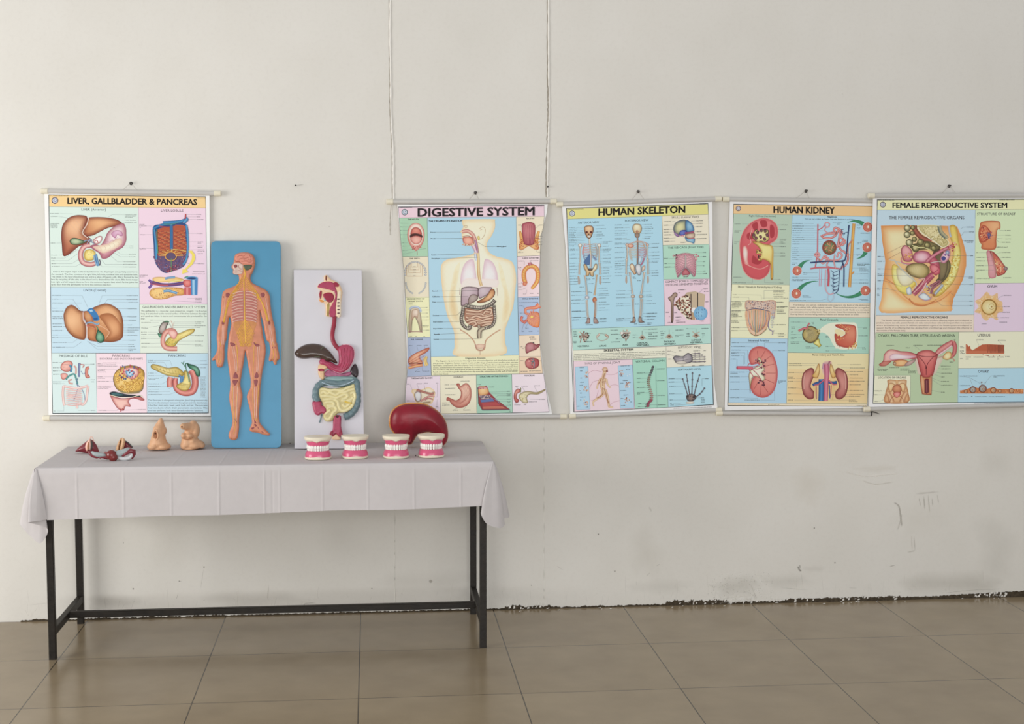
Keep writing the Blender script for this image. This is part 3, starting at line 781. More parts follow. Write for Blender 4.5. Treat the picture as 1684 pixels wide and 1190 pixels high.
q = MB(); q.tube([PD.at(p[0], p[1], .007) for p in cc], [.0148 * (1 + .07 * math.sin(i * 1.1)) for i in range(len(cc))], 14, .85); lc = q.build('large_intestine', colon_m, db, smooth=True)
relief(PD, c8, [(372, 410), (420, 376), (520, 370), (620, 376), (720, 388), (700, 420), (600, 425), (520, 440), (440, 430)], .013, 5, mat('colon_teal', '86A3A2', 0.35, 0.45, 0.08), 'transverse_fold', lc, 0, edge=.006)
cord(PD, c8, [[(350, 440), (430, 470), (520, 478), (610, 458), (690, 418)]], .0018, mat('colon_band', 'B4CBDA', 0.35, 0.4, 0.05), 'colon_band', lc, .0215)
gut_m = mat('small_gut_cream', 'E3D8A4', 0.32, 0.45, 0.07, 60)
si = relief(PD, c8, [(316, 520), (350, 492), (450, 505), (560, 495), (650, 470), (692, 452), (716, 520), (715, 620), (682, 700), (600, 758), (525, 765), (490, 800), (450, 850), (390, 850), (362, 800), (372, 740), (350, 650), (322, 590)], .008, 4, mat('gut_shadow_tan', 'CBBE88', 0.4, 0.4, 0.1), 'small_intestine', db, .002, step=1.3, edge=.008)
coils = [[(335, 520), (380, 515), (440, 530), (490, 520), (560, 530), (610, 505), (650, 490), (690, 475)], [(345, 560), (370, 540), (410, 560), (440, 550), (500, 575), (540, 550), (600, 545), (640, 525), (698, 512)], [(340, 590), (380, 585), (440, 590), (500, 605), (540, 590), (590, 570), (625, 580), (600, 610), (560, 620)], [(365, 625), (420, 620), (475, 620), (520, 650), (530, 700), (560, 740), (610, 735), (660, 700), (685, 650), (700, 590), (690, 550), (650, 560)],
         [(375, 660), (420, 650), (465, 655), (480, 685), (440, 690), (400, 690)], [(400, 725), (440, 700), (480, 700), (505, 730), (470, 760), (450, 800), (420, 832), (385, 815)], [(555, 630), (610, 640), (660, 620), (680, 600)], [(570, 670), (600, 700), (640, 670), (655, 650), (610, 655)], [(385, 780), (405, 760), (440, 735)]]
cord(PD, c8, coils, .0074, gut_m, 'gut_coil', si, .0150, n=6, flat=.85)
cord(PD, c8, [[(590, 640), (630, 655), (665, 660)]], .0035, mat('gut_yellow', 'DDBE50', 0.4, 0.4, 0.1), 'gut_vessel', si, .0205)
ca = relief(PD, c8, [(252, 642), (340, 640), (348, 680), (392, 702), (402, 755), (375, 776), (350, 768), (312, 790), (276, 772), (256, 710)], .013, 4, pink, 'caecum', db, 0, edge=.010)
relief(PD, c8, [(262, 640), (300, 634), (338, 640), (330, 650), (275, 652)], .001, 1, mat('gut_hole', '4A1624', 0.5, 0.3, 0.1), 'cut_end', ca, .016)
cord(PD, c8, [[(348, 780), (338, 820), (325, 865)]], .0028, colon_m, 'appendix', db, .004)
rc = relief(PD, c8, [(475, 800), (510, 786), (552, 800), (552, 900), (562, 955), (568, 1000), (532, 1018), (500, 985), (468, 1012), (434, 1000), (440, 968), (464, 940), (468, 870)], .010, 3, pink, 'rectum', db, 0, edge=.008)
relief(PD, c8, [(492, 800), (512, 790), (530, 800), (512, 815)], .001, 1, MATS['gut_hole'], 'cut_end', rc, .0175)
relief(PD, c8, [(436, 970), (462, 950), (470, 985), (452, 1005), (434, 1000)], .002, 1.3, crimson, 'sphincter', rc, .0165)
relief(PD, c8, [(540, 955), (560, 955), (568, 1000), (535, 1015), (525, 985)], .002, 1.3, crimson, 'sphincter', rc, .0165)
relief(PD, c8, [(450, 1035), (480, 1000), (500, 985), (522, 1000), (552, 1038), (500, 1050)], .006, 2, mat('head_skin', ''), 'skin_fold', rc, 0, edge=.009)

# ================================================================== kidney model
c4 = crop(620, 650, 9.915)
yk = float(wz(703, 733, TOP + .001)[1]) - .036
KS = WallSurf(yk)
km = thing('kidney_model', (wy(686, 720, yk)[0], yk, TOP), 'big glossy dark red bean-shaped kidney model with an orange edge behind the teeth', 'anatomical model')
kout = [(213, 430), (222, 340), (262, 250), (340, 183), (470, 143), (620, 137), (770, 150), (900, 200), (1000, 270), (1080, 360), (1130, 460), (1155, 570), (1157, 680), (1130, 760), (1080, 812), (1060, 800), (1058, 740), (1030, 660), (910, 610), (830, 592), (720, 615), (645, 652), (605, 720), (565, 780), (520, 796), (500, 770), (520, 700), (480, 650), (330, 640), (262, 580), (222, 510)]
rim = [(190, 430), (200, 335), (242, 243), (325, 168), (465, 122), (625, 114), (775, 132), (905, 188), (1005, 262), (1084, 354), (1134, 458), (1158, 570), (1160, 680), (1133, 763), (1082, 818), (1056, 806), (1054, 742), (1026, 665), (908, 618), (830, 600), (724, 622), (652, 660), (610, 724), (568, 788), (515, 803), (494, 772), (514, 704), (476, 656), (318, 648), (246, 588), (204, 515)]
q = MB(); inflate(q, KS, cr(pmap(c4, rim), 4), .004, 2, 2.2, -.035, .035); q.build('edge_rim', mat('kidney_edge_orange', 'C98A4A', 0.3, 0.5, 0.12, 40), km, smooth=True).data.set_sharp_from_angle(angle=.9)
q = MB(); inflate(q, KS, cr(pmap(c4, kout), 4), .040, 24, 1.6, .003, .003, power=.9); q.build('kidney_body', mat('kidney_red', '881326', 0.38, 0.4, 0.2, 14, 0.3, 40, coat=.05), km, smooth=True)

# ================================================================== dental models
ivory = mat('dental_base_ivory', 'EBE2CC', 0.4, 0.4, 0.03, 30); gum = mat('gum_pink', 'D65C80', 0.25, 0.5, 0.05, 30, coat=.2); tooth_m = mat('tooth_white', 'F4F1EA', 0.25, 0.5, 0.02, 30)


def arch(w, d, z, yo=0.0, n=48, zf=None, chamfer=.35):
    """horseshoe-shaped ring: rounded front (towards -y), flat back with cut corners"""
    pts = []
    for i in range(n):
        a = 2 * math.pi * i / n
        cx, cy = math.sin(a), -math.cos(a)
        e = 2.4
        x = w / 2 * math.copysign(abs(cx) ** (2 / e), cx); y = d / 2 * math.copysign(abs(cy) ** (2 / e), cy)
        if y > 0: y *= .62
        pts.append((x, y + yo, z + (zf(a) if zf else 0)))
    return pts


def notch(a, k=1.0, w=.30):
    a = (a + math.pi) % (2 * math.pi) - math.pi
    return -k * math.exp(-(a / w) ** 2)


def scal(k):
    return lambda a: notch(a, .0065 * k, .16) + .0022 * k * math.cos(2 * a) * (1 if abs((a + math.pi) % (2 * math.pi) - math.pi) < 1.6 else 0)


def make_tooth(w, d, h, up):
    m = MB(); rings = []
    for t, s in ((0, .66), (.28, .88), (.65, 1.0), (.9, .9), (1.0, .6)):
        rings.append([(w / 2 * s * math.copysign(abs(math.cos(a)) ** .7, math.cos(a)), d / 2 * s * math.copysign(abs(math.sin(a)) ** .7, math.sin(a)), (h * t) * (1 if up else -1)) for a in np.linspace(0, 2 * math.pi, 12, endpoint=False)])
    m.loft(rings if up else rings[::-1]); return m


def dental(loc, label, rz):
    t = thing('dental_model', loc, label, 'dental model', 'models of teeth on the table', rz)
    def part(rings, name, m, par=t, flip=False):
        q = MB(); q.loft(rings); o = q.build(name, m, par, local=True); shade_smooth(o, .7); bevel(o, .0014, 2, .7); return o
    part([arch(.104, .112, 0), arch(.109, .117, .0035), arch(.109, .117, .0095, zf=lambda a: notch(a, -.0045, .13))], 'lower_base', ivory)
    part([arch(.095, .100, .0735, zf=scal(1)), arch(.109, .116, .0800, zf=lambda a: notch(a, .006, .15)), arch(.113, .120, .0840), arch(.113, .120, .0925)], 'upper_base', ivory)
    lg = part([arch(.107, .115, .0085, zf=lambda a: notch(a, -.0045, .13)), arch(.105, .113, .0200), arch(.098, .106, .0285), arch(.089, .096, .0350)], 'lower_gum', gum)
    ug = part([arch(.085, .091, .0540), arch(.090, .096, .0610), arch(.095, .101, .0700, zf=scal(.7)), arch(.097, .103, .0750, zf=scal(1))], 'upper_gum', gum)
    angs = [0.104, .32, .535, .73, .93, 1.16, 1.42]
    for s in (-1, 1):
        for k, a in enumerate(angs):
            for up in (0, 1):
                W = (.0106, .0082, .0076, .0078, .0086, .0100, .0108)[k] * (1.0 if not up else .93); D = (.006, .006, .007, .008, .009, .010, .010)[k]
                rx, ry = (.0425, .0450) if not up else (.0408, .0432)
                e = 2.3; cx, cy = math.sin(a), math.cos(a)
                x = s * rx * abs(cx) ** (2 / e); y = -ry * abs(cy) ** (2 / e)
                q = make_tooth(W, D, .0160 if not up else .0135, bool(up))
                o = q.build('tooth', tooth_m, lg if up else ug, local=True, smooth=True)
                o.location = (x, y, .0585 + (.0012 if k == 1 else 0) if not up else .0325); o.rotation_euler = (0, 0, s * math.atan2(cx * .9, cy))
    return t


dpos = [((522.6, 756.6), 'pair of pink-gummed teeth on cream bases at the left end of the row', -.08), ((583.7, 755), 'teeth model second in the row, before the lower corner of the white board', .10), ((651.9, 754.6), 'teeth model standing before the left part of the red kidney model', -.03), ((710, 753.4), 'teeth model at the right end of the row, before the kidney\'s right leg', .08)]
first = None
for (pp, lb, rz) in dpos:
    p = wz(pp[0], pp[1], TOP); loc = (p[0], p[1] + .0575, TOP)
    if first is None:
        first = dental(loc, lb, rz)
    else:
        c = first.copy(); col.objects.link(c); c.location = loc; c.rotation_euler.z = rz; c['label'] = lb
        for ch in list(first.children):
            a = ch.copy(); col.objects.link(a); a.parent = c
            for g in ch.children:
                b = g.copy(); col.objects.link(b); b.parent = a


# ================================================================== small models on the left
def blobmesh(ells, name, m, parent, voxel=.003, smooth=6):
    """one continuous surface grown from overlapping rounded masses"""
    q = MB()
    for e in ells:
        if e[0] == 'e': q.ellipsoid(e[1], e[2], 20, 14)
        else: q.tube(e[1], e[2], 14)
    o = q.build(name, m, parent)
    a = o.modifiers.new('r', 'REMESH'); a.mode = 'VOXEL'; a.voxel_size = voxel
    s = o.modifiers.new('s', 'SMOOTH'); s.factor = .5; s.iterations = smooth
    dg = bpy.context.evaluated_depsgraph_get(); me = bpy.data.meshes.new_from_object(o.evaluated_get(dg))
    o.modifiers.clear(); o.data = me; me.polygons.foreach_set('use_smooth', [True] * len(me.polygons)); me.name = name
    return o


beige = mat('beige_vinyl', 'D8A983', 0.45, 0.35, 0.06, 25); beige_d = mat('beige_vinyl_dark', 'A9714E', 0.5, 0.3, 0.1, 40); holed = mat('dark_recess', '4A2618', 0.7, 0.2, 0.1)
U = 1 / 14.03 / 402.0     # one crop unit in metres at the beige models


def frame(cx, cb, px, py, s):
    p = wz(px, py, TOP)
    return p, lambda x, z, y=0.0: (p[0] + (x - cx) * s, p[1] + .045 + y, TOP + (cb - z) * s)


p, L = frame(470, 865, 225 + 470 / 14.03, 680 + 868 / 14.03, U)
m1 = thing('pelvis_model', (p[0], p[1] + .045, TOP), 'beige vinyl pelvis model tapering to a point with an oval opening', 'anatomical model')
R3 = lambda a, b, c: (a * U, b, c * U)
blobmesh([('e', L(345, 775), R3(150, .042, 95)), ('e', L(590, 780), R3(165, .045, 88)), ('e', L(470, 820, .01), R3(270, .045, 50)), ('e', L(455, 660), R3(165, .042, 200)), ('e', L(470, 480), R3(150, .040, 200)), ('e', L(500, 320, .01), R3(120, .034, 150)), ('e', L(520, 220, .012), R3(72, .026, 120)), ('e', L(530, 150, .014), R3(34, .016, 60)), ('e', L(585, 410, .01), R3(75, .032, 110)), ('e', L(660, 800, .015), R3(95, .03, 60)), ('e', L(465, 690), R3(215, .044, 140)), ('e', L(465, 590), R3(180, .042, 150)), ('e', L(480, 380), R3(135, .036, 150))], 'torso', beige, m1)
fy = -.041
def on(L, pts, y): return [L(a, b, y) for a, b in pts]
q = MB(); q.tube(on(L, [(435, 320), (400, 380), (375, 450), (370, 510), (385, 550)], fy), [.0012, .003, .0036, .003, .0012], 8); q.tube(on(L, [(440, 320), (475, 390), (495, 460), (490, 540), (455, 610)], fy), [.0012, .0034, .004, .0034, .0012], 8); q.build('fold', beige, m1, smooth=True)
q = MB(); q.ellipsoid(L(432, 480, fy + .002), (42 * U, .003, 92 * U)); q.build('opening', beige_d, m1, smooth=True)
q = MB(); q.ellipsoid(L(432, 435, fy - .001), (18 * U, .0015, 22 * U)); q.ellipsoid(L(422, 715, fy + .002), (8 * U, .003, 20 * U)); q.build('hole', holed, m1, smooth=True)

p, L = frame(1240, 846, 225 + 1240 / 14.03, 680 + 850 / 14.03, U)
m2 = thing('pelvis_model', (p[0], p[1] + .045, TOP), 'beige vinyl pelvis model with a forward-pointing rounded tube, beside the blue board', 'anatomical model')
blobmesh([('e', L(1085, 750), R3(120, .042, 100)), ('e', L(1300, 750), R3(190, .045, 100)), ('e', L(1470, 770, .012), R3(82, .035, 70)), ('e', L(1200, 820, .005), R3(230, .045, 32)), ('e', L(1150, 700), R3(172, .042, 140)), ('e', L(1300, 690, .006), R3(150, .042, 110)), ('e', L(1400, 730, .01), R3(130, .038, 85)), ('e', L(1150, 630), R3(160, .04, 120)), ('e', L(1270, 640), R3(110, .042, 110)),
          ('e', L(1065, 500, -.012), R3(75, .034, 72)), ('e', L(1205, 500, -.010), R3(100, .034, 76)), ('e', L(1160, 400, .008), R3(90, .035, 90)), ('e', L(1250, 330, .012), R3(110, .038, 130)), ('e', L(1330, 400, .016), R3(98, .036, 190)), ('e', L(1270, 215, .016), R3(80, .032, 62)), ('t', [L(1230, 300, .0), L(1130, 272, -.025), L(1085, 258, -.045)], [.020, .0165, .0145]), ('e', L(1072, 250, -.048), R3(72, .016, 72))], 'torso', beige, m2)
q = MB(); q.ellipsoid(L(1058, 252, -.0625), (20 * U, .0022, 22 * U)); q.build('hole', holed, m2, smooth=True)
q = MB(); q.tube([L(1160 + 250 * math.sin(a) * .55, 520 + 55 * math.cos(a), -.044 + .012 * abs(math.sin(a))) for a in np.linspace(-1.3, 1.3, 14)], .0016, 8); q.build('fold', beige_d, m2, smooth=True)

# maroon pieces of the uterus model
c1 = crop(110, 680, 12.954)
maroon = mat('muscle_maroon', '7A2630', 0.3, 0.5, 0.12, 40, coat=.2); greyteal = mat('tissue_grey', '9FA8A8', 0.35, 0.45, 0.08, 40); palepink = mat('tissue_pale_pink', 'E6B6A4', 0.4, 0.4, 0.06); darkgrey = mat('tissue_dark_grey', '54504E', 0.4, 0.4, 0.1)
ya = float(wz(143, 745, TOP)[1]) + .012
SA = WallSurf(ya)
ma = thing('uterus_model_piece', (wy(143, 745, ya)[0], ya, TOP), 'maroon wedge with a pale pink slit, farthest left of the small models', 'anatomical model')
relief(SA, c1, [(182, 800), (250, 720), (350, 640), (450, 565), (510, 545), (575, 590), (630, 660), (670, 750), (692, 832), (640, 842), (560, 838), (470, 852), (380, 832), (270, 812)], .020, 16, maroon, 'muscle_wedge', ma, 0, n=4, step=1.4, edge=.010)
relief(SA, c1, [(500, 560), (540, 590), (552, 660), (545, 740), (500, 790), (470, 770), (480, 660)], .012, 3, darkgrey, 'side_wall', ma, .024, n=4)
relief(SA, c1, [(490, 545), (515, 600), (522, 680), (505, 770), (460, 768), (425, 800), (400, 760), (392, 690), (420, 610), (460, 560)], .008, 3, palepink, 'slit_rim', ma, .030, n=4)
relief(SA, c1, [(462, 600), (472, 660), (465, 740), (440, 780), (432, 700), (442, 640)], .002, 1, beige_d, 'slit', ma, .039, n=4, step=.6)
q = MB(); q.tube([SA.at(*c1(x, y), .03) for x, y in [(488, 560), (495, 520), (510, 480), (540, 500), (560, 550), (575, 590)]], .0017, 8); q.build('cord', palepink, ma, smooth=True)
yb_ = float(wz(205, 741.5, TOP)[1]) + .012
SB = WallSurf(yb_)
mc = thing('uterus_model_piece', (wy(205, 742, yb_)[0], yb_, TOP), 'peach wedge with a dark split line and a maroon back corner', 'anatomical model')
relief(SB, c1, [(1200, 700), (1225, 600), (1260, 590), (1330, 650), (1402, 720), (1330, 750), (1260, 775), (1200, 780)], .012, 4, maroon, 'muscle_corner', mc, 0, n=4, edge=.008)
cord(SB, c1, [[(1245, 585), (1310, 625), (1370, 685), (1402, 718)]], .003, darkgrey, 'edge_strip', mc, .018)
peach = mat('peach_vinyl', 'DDB48C', 0.45, 0.35, 0.06, 25)
relief(SB, c1, [(1040, 770), (1058, 690), (1095, 600), (1135, 530), (1155, 525), (1140, 600), (1118, 690), (1102, 795), (1062, 805)], .016, 4, peach, 'half_block', mc, .004, n=4, edge=.018)
relief(SB, c1, [(1122, 792), (1130, 700), (1150, 610), (1170, 522), (1212, 520), (1246, 570), (1235, 650), (1215, 720), (1180, 788), (1150, 800)], .018, 4, peach, 'half_block', mc, .004, n=4, edge=.020)
relief(SB, c1, [(1098, 796), (1112, 690), (1140, 590), (1152, 525), (1174, 525), (1152, 610), (1132, 700), (1124, 796)], .002, 1.5, mat('split_brown', '6E4E2E', 0.6, 0.3, 0.1), 'split', mc, .004, n=4, edge=.016)
yc = float(wz(185, 757.5, TOP)[1]) + .025
SC = WallSurf(yc)
md_ = thing('uterus_model_piece', (wy(185, 757, yc)[0], yc, TOP), 'grey and maroon twisted tube with a dark red ball, on the cloth', 'anatomical model')
q = MB(); q.tube([SC.at(*c1(x, y), l) for x, y, l in [(480, 790, .0), (500, 850, .004), (560, 900, .006), (640, 920, .006), (720, 905, .006), (800, 920, .008), (880, 930, .01)]], [.006, .008, .0075, .007, .006, .008, .010], 12); q.build('muscle_arm', maroon, md_, smooth=True)
q = MB(); q.tube([SC.at(*c1(x, y), l) for x, y, l in [(525, 815, .006), (580, 850, .010), (660, 872, .010), (760, 878, .010), (860, 885, .010)]], [.005, .0085, .0105, .0075, .007], 12); q.build('tube_wall', greyteal, md_, smooth=True)
q = MB(); q.tube([SC.at(*c1(x, y), l) for x, y, l in [(700, 960, .01), (715, 935, .01), (770, 935, .01), (830, 950, .012)]], [.002, .003, .003, .004], 10); q.build('ligament', maroon, md_, smooth=True)
blobmesh([('e', SC.at(*c1(945, 880), .016), (.0225, .019, .0215)), ('e', SC.at(*c1(985, 925), .018), (.019, .018, .018)), ('e', SC.at(*c1(990, 975), .018), (.010, .012, .0085)), ('e', SC.at(*c1(830, 830), .008), (.008, .008, .006))], 'ball', mat('ball_red', '742320', 0.25, 0.5, 0.1, 40, coat=.3), md_, .002, 5)
q = MB(); q.tube([SC.at(*c1(x, y), l) for x, y, l in [(1030, 870, .008), (1120, 850, .008), (1220, 815, .006), (1310, 770, .004), (1370, 755, .002)]], [.014, .015, .013, .011, .006], 12); q.build('tube_wall', greyteal, md_, smooth=True)
q = MB(); q.tube([SC.at(*c1(x, y), l) for x, y, l in [(1180, 900, .014), (1280, 840, .014), (1360, 790, .012), (1415, 800, .008), (1425, 860, .006), (1395, 930, .006), (1370, 955, .006)]], [.005, .007, .010, .011, .009, .006, .004], 12); q.build('muscle_arm', maroon, md_, smooth=True)
q = MB(); q.tube([SC.at(*c1(x, y), l) for x, y, l in [(1070, 925, .014), (1160, 955, .014), (1250, 960, .012), (1330, 940, .010), (1380, 890, .012), (1390, 850, .014)]], [.006, .008, .009, .009, .006, .004], 12); q.build('tube_lip', mat('tissue_pale_grey', 'C8CACB', 0.4, 0.4, 0.05), md_, smooth=True)

# specks on the cloth
for (x, y, r, lb) in [(683.5, 749.6, .0028, 'tiny dark crumb on the cloth between the two right-hand teeth models'), (477, 729, .0022, 'tiny dark crumb on the cloth between the blue board and the white board')]:
    p = wz(x, y, TOP); q = MB(); q.ellipsoid((p[0], p[1], TOP + r * .7), (r, r, r * .75), 10, 7); o = q.build('crumb', mat('crumb_dark', '33291F', 0.8, 0.2, 0.1), None, smooth=True); tag(o, lb, 'crumb')
# ================================================================== printed charts
K = 6.0107
PRINT_GAIN = 1.0
INK = '1C1B20'
print_mat = print_material('laminated_print', 0.45, 0.2)
rail_m = mat('grey_plastic_rail', 'C6C3BE', 0.35, 0.45, 0.03, 20); cap_m = mat('cream_plastic_cap', 'E9E2CC', 0.4, 0.4, 0.04, 30); string_m = mat('thin_string', 'B5AFA6', 0.8, 0.1, 0.1); iron_nail = mat('rusty_nail', '3E3A37', 0.5, 0.5, 0.2, 60, metal=.5)
_fc = {}


def glyphs(s, off):
    key = (s, off)
    if key not in _fc:
        cu = bpy.data.curves.new('lettering', 'FONT'); cu.body = s; cu.offset = off; cu.resolution_u = 2
        o = bpy.data.objects.new('lettering', cu); col.objects.link(o)
        me = bpy.data.meshes.new_from_object(o.evaluated_get(bpy.context.evaluated_depsgraph_get()))
        v = np.array([tuple(p.co)[:2] for p in me.vertices]).reshape(-1, 2); f = [tuple(p.vertices) for p in me.polygons]
        bpy.data.objects.remove(o); bpy.data.curves.remove(cu); bpy.data.meshes.remove(me)
        _fc[key] = (v, f)
    return _fc[key]


class Art:
    """print on a sheet: every call lays the next layer of ink just above the last"""
    def __init__(self, surf, ox, oy):
        self.s = surf; self.ox, self.oy = ox, oy; self.y0 = 0; self.st = 18 if surf.curl else 90; self.dl = .00011 if surf.curl else .00006; self.mb = MB(); self.occ = {}; self.sl = 0.0

    def px(self, p):
        return (self.ox + p[0] / K, self.oy + (p[1] + self.y0) / K)

    def up(self, n=1):
        pass

    def level(self, V, F):
        """ink goes just above whatever is already printed under it"""
        cells = set(); oy = self.y0
        for f in F:
            xs = [V[i][0] for i in f]; ys = [V[i][1] + oy for i in f]
            for i in range(int(min(xs) // 16), int(max(xs) // 16) + 1):
                for j in range(int(min(ys) // 16), int(max(ys) // 16) + 1):
                    cells.add((i, j))
        n = max((self.occ.get(k, 0) for k in cells), default=0) + 1
        for k in cells:
            self.occ[k] = n
        return .0002 + n * self.dl

    def put(self, V, F, C, lvl=None, dz=None):
        V = np.asarray(V, float); q = [self.px(p) for p in V]
        if lvl is None:
            lvl = self.level(V, F)
        self.l = lvl
        Fo = []
        for f in F:
            a, b, c = V[f[0]], V[f[1]], V[f[2]]
            cr_ = (b[0] - a[0]) * (c[1] - a[1]) - (b[1] - a[1]) * (c[0] - a[0])
            Fo.append(tuple(f[::-1]) if cr_ > 0 else tuple(f))
        self.mb.add([self.s.at(a, b, self.l + (dz[i] if dz is not None else 0)) for i, (a, b) in enumerate(q)], Fo, C)

    def poly(self, pts, c, smooth=False, step=None):
        self.up(); step = step or self.st; o = cr(pts, 5) if smooth else self.dense(pts, self.st * 1.2)
        v, f, d = fill(o, step); self.put(v, f, [lin(c, PRINT_GAIN)] * len(v))

    def dense(self, pts, m=110):
        out = []
        for i in range(len(pts)):
            a = np.array(pts[i], float); b = np.array(pts[(i + 1) % len(pts)], float); n = max(1, int(np.linalg.norm(b - a) / m))
            out += [a + (b - a) * k / n for k in range(n)]
        return np.array(out)

    def panel(self, pts, c, border='3A4046', w=2.4):
        self.poly(pts, c)
        if border:
            self.line(list(pts) + [pts[0]], w, border, smooth=False)

    def shade(self, pts, rim, mid, hi, at=None, R=40, rad=None, step=None, smooth=True, outline=None, ow=2.5):
        """an organ: rim colour at the edge, mid inside, a lighter spot at `at`"""
        self.up(); o = cr(pts, 5) if smooth else self.dense(pts, 25)
        ext = (o.max(0) - o.min(0)); v, f, d = fill(o, step or max(6, min(ext) / 14))
        a, b, c = (np.array(lin(x, PRINT_GAIN)) for x in (rim, mid, hi))
        t = np.clip(d / R, 0, 1)[:, None]; C = a * (1 - t) + b * t
        if at is not None:
            rad = rad or max(ext) * .35
            g = np.exp(-((v - np.array(at)) ** 2).sum(1) / rad ** 2)[:, None] * t
            C = C * (1 - g) + c * g
        self.put(v, f, C)
        if outline:
            self.line(np.vstack([o, o[:1]]), ow, outline, smooth=False, up=0.5)

    def line(self, pts, w, c, smooth=True, up=1, n=5):
        self.up(up); P2 = cr(pts, n, closed=False) if smooth and len(pts) > 2 else np.array(pts, float)
        if self.st < 50:
            P2 = np.vstack([np.linspace(P2[i], P2[i + 1], max(2, int(np.linalg.norm(P2[i + 1] - P2[i]) / 18) + 1))[:-1] for i in range(len(P2) - 1)] + [P2[-1:]])
        self.ribbon(P2, w, [lin(c, PRINT_GAIN)] * 2)

    def ribbon(self, P2, w, cols, mid=None):
        N = len(P2); ws = w if isinstance(w, (list, np.ndarray)) else [w] * N
        vs = []; cs = []; K3 = 3 if mid is not None else 2
        for i, p in enumerate(P2):
            d = P2[min(i + 1, N - 1)] - P2[max(i - 1, 0)]; d = d / (np.linalg.norm(d) + 1e-9); s = np.array([-d[1], d[0]]) * ws[i] / 2
            if mid is None: vs += [p - s, p + s]; cs += [cols[0], cols[1]]
            else: vs += [p - s, p - s * .1, p + s]; cs += [cols[0], mid, cols[1]]
        F = []
        for i in range(N - 1):
            for k in range(K3 - 1):
                a = i * K3 + k; F += [(a, a + 1, a + K3 + 1), (a, a + K3 + 1, a + K3)]
        self.put(vs, F, cs)

    def tube(self, pts, w, edge, mid, smooth=True, n=6, outline=None):
        P2 = cr(pts, n, closed=False) if smooth else np.array(pts, float)
        if isinstance(w, (list, tuple)):
            w = np.interp(np.linspace(0, 1, len(P2)), np.linspace(0, 1, len(w)), w)
        if outline:
            self.up(); self.ribbon(P2, (w + 5 if not isinstance(w, (int, float)) else w + 5), [lin(outline, PRINT_GAIN)] * 2)
        self.up(); e = lin(edge, PRINT_GAIN); self.ribbon(P2, w, [e, e], lin(mid, PRINT_GAIN))

    def dot(self, x, y, rx, c, hi=None, ry=None, n=16, up=1):
        self.up(up); ry = ry or rx
        V = [(x, y)] + [(x + rx * math.cos(2 * math.pi * k / n), y + ry * math.sin(2 * math.pi * k / n)) for k in range(n)]
        self.put(V, [(0, 1 + k, 1 + (k + 1) % n) for k in range(n)], [lin(hi or c, PRINT_GAIN)] + [lin(c, PRINT_GAIN)] * n)

    def dots(self, items, n=7):
        """many small marks on one layer: (x, y, r, colour)"""
        self.up(); V = []; F = []; C = []; Z = []
        for i, (x, y, r, c) in enumerate(items):
            o = len(V); V.append((x, y)); C.append(lin(c, PRINT_GAIN)); rr = r * (0.8 + .4 * rng.random(n))
            for k in range(n):
                V.append((x + rr[k] * math.cos(2 * math.pi * k / n), y + rr[k] * math.sin(2 * math.pi * k / n))); C.append(lin(c, PRINT_GAIN))
            F += [(o, o + 1 + k, o + 1 + (k + 1) % n) for k in range(n)]; Z += [6e-5 * i / len(items)] * (n + 1)
        self.put(V, F, C, None, Z)

    def speckle(self, outline, n, r0, r1, cols, smooth=True):
        o = cr(outline, 5) if smooth else np.array(outline, float); lo, hi = o.min(0), o.max(0); it = []
        q = lo + (hi - lo) * rng.random((n * 3, 2)); q = q[inside(q, o)][:n]
        self.dots([(p[0], p[1], rng.uniform(r0, r1), cols[i % len(cols)]) for i, p in enumerate(q)])

    def text(self, s, x, y, h, w=None, c=INK, al='c', off=.012, slope=None, up=1, bold=0.0):
        """h is the capital height; w squeezes or stretches the line to a width; y is the middle of the capitals"""
        self.up(up); v, f = glyphs(s, 0.0); bold = max(bold, off * .9)
        if not len(v): return
        v = v.copy(); v[:, 0] -= v[:, 0].min(); k = h / .70; v *= k
        W = v[:, 0].max()
        if w: v[:, 0] *= w / W; W = w
        x0 = x - W / 2 if al == 'c' else (x - W if al == 'r' else x)
        sl = self.sl if slope is None else slope
        b = bold * h; n = 10 if b > 1.5 else (4 if b > .3 else 1); lv = None
        for k in range(n):
            e = (b * math.cos(2 * math.pi * k / n), .75 * b * math.sin(2 * math.pi * k / n)) if n > 1 else (0, 0)
            self.put(np.c_[x0 + v[:, 0] + e[0], y + h / 2 - v[:, 1] + sl * (x0 - x + v[:, 0]) + e[1]], f, [lin(c, 1)] * len(v), lv); lv = self.l + 5e-6

    def para(self, lines, x0, y0, x1, dy, h, c=INK, off=.012, last=None, indent=0):
        for i, s in enumerate(lines):
            a = x0 + (indent if i == 0 else 0); w = (x1 - a) if not (last and i == len(lines) - 1) else last
            self.text(s, a, y0 + i * dy + self.sl * (a - x0), h, w=w, al='l', c=c, off=off, up=.3)

    def labs(self, items, h=6, c='6E757C', lw=1.6, ink='4A4D54'):
        """small captions with leader lines: (x of word start, y, word width, leader end x, leader end y)"""
        self.up(); V = []; F = []; C = []

        def bar(xa, ya, xb, yb, w, cc):
            d = math.hypot(xb - xa, yb - ya) or 1; sx, sy = -(yb - ya) / d * w / 2, (xb - xa) / d * w / 2; o = len(V)
            m = max(1, int(d / (18 if self.st < 50 else 400)))
            for k in range(m + 1):
                X, Y = xa + (xb - xa) * k / m, ya + (yb - ya) * k / m; V.extend([(X - sx, Y - sy), (X + sx, Y + sy)]); C.extend([cc] * 2)
            F.extend([(o + 2 * k, o + 2 * k + 2, o + 2 * k + 3) for k in range(m)] + [(o + 2 * k, o + 2 * k + 3, o + 2 * k + 1) for k in range(m)])
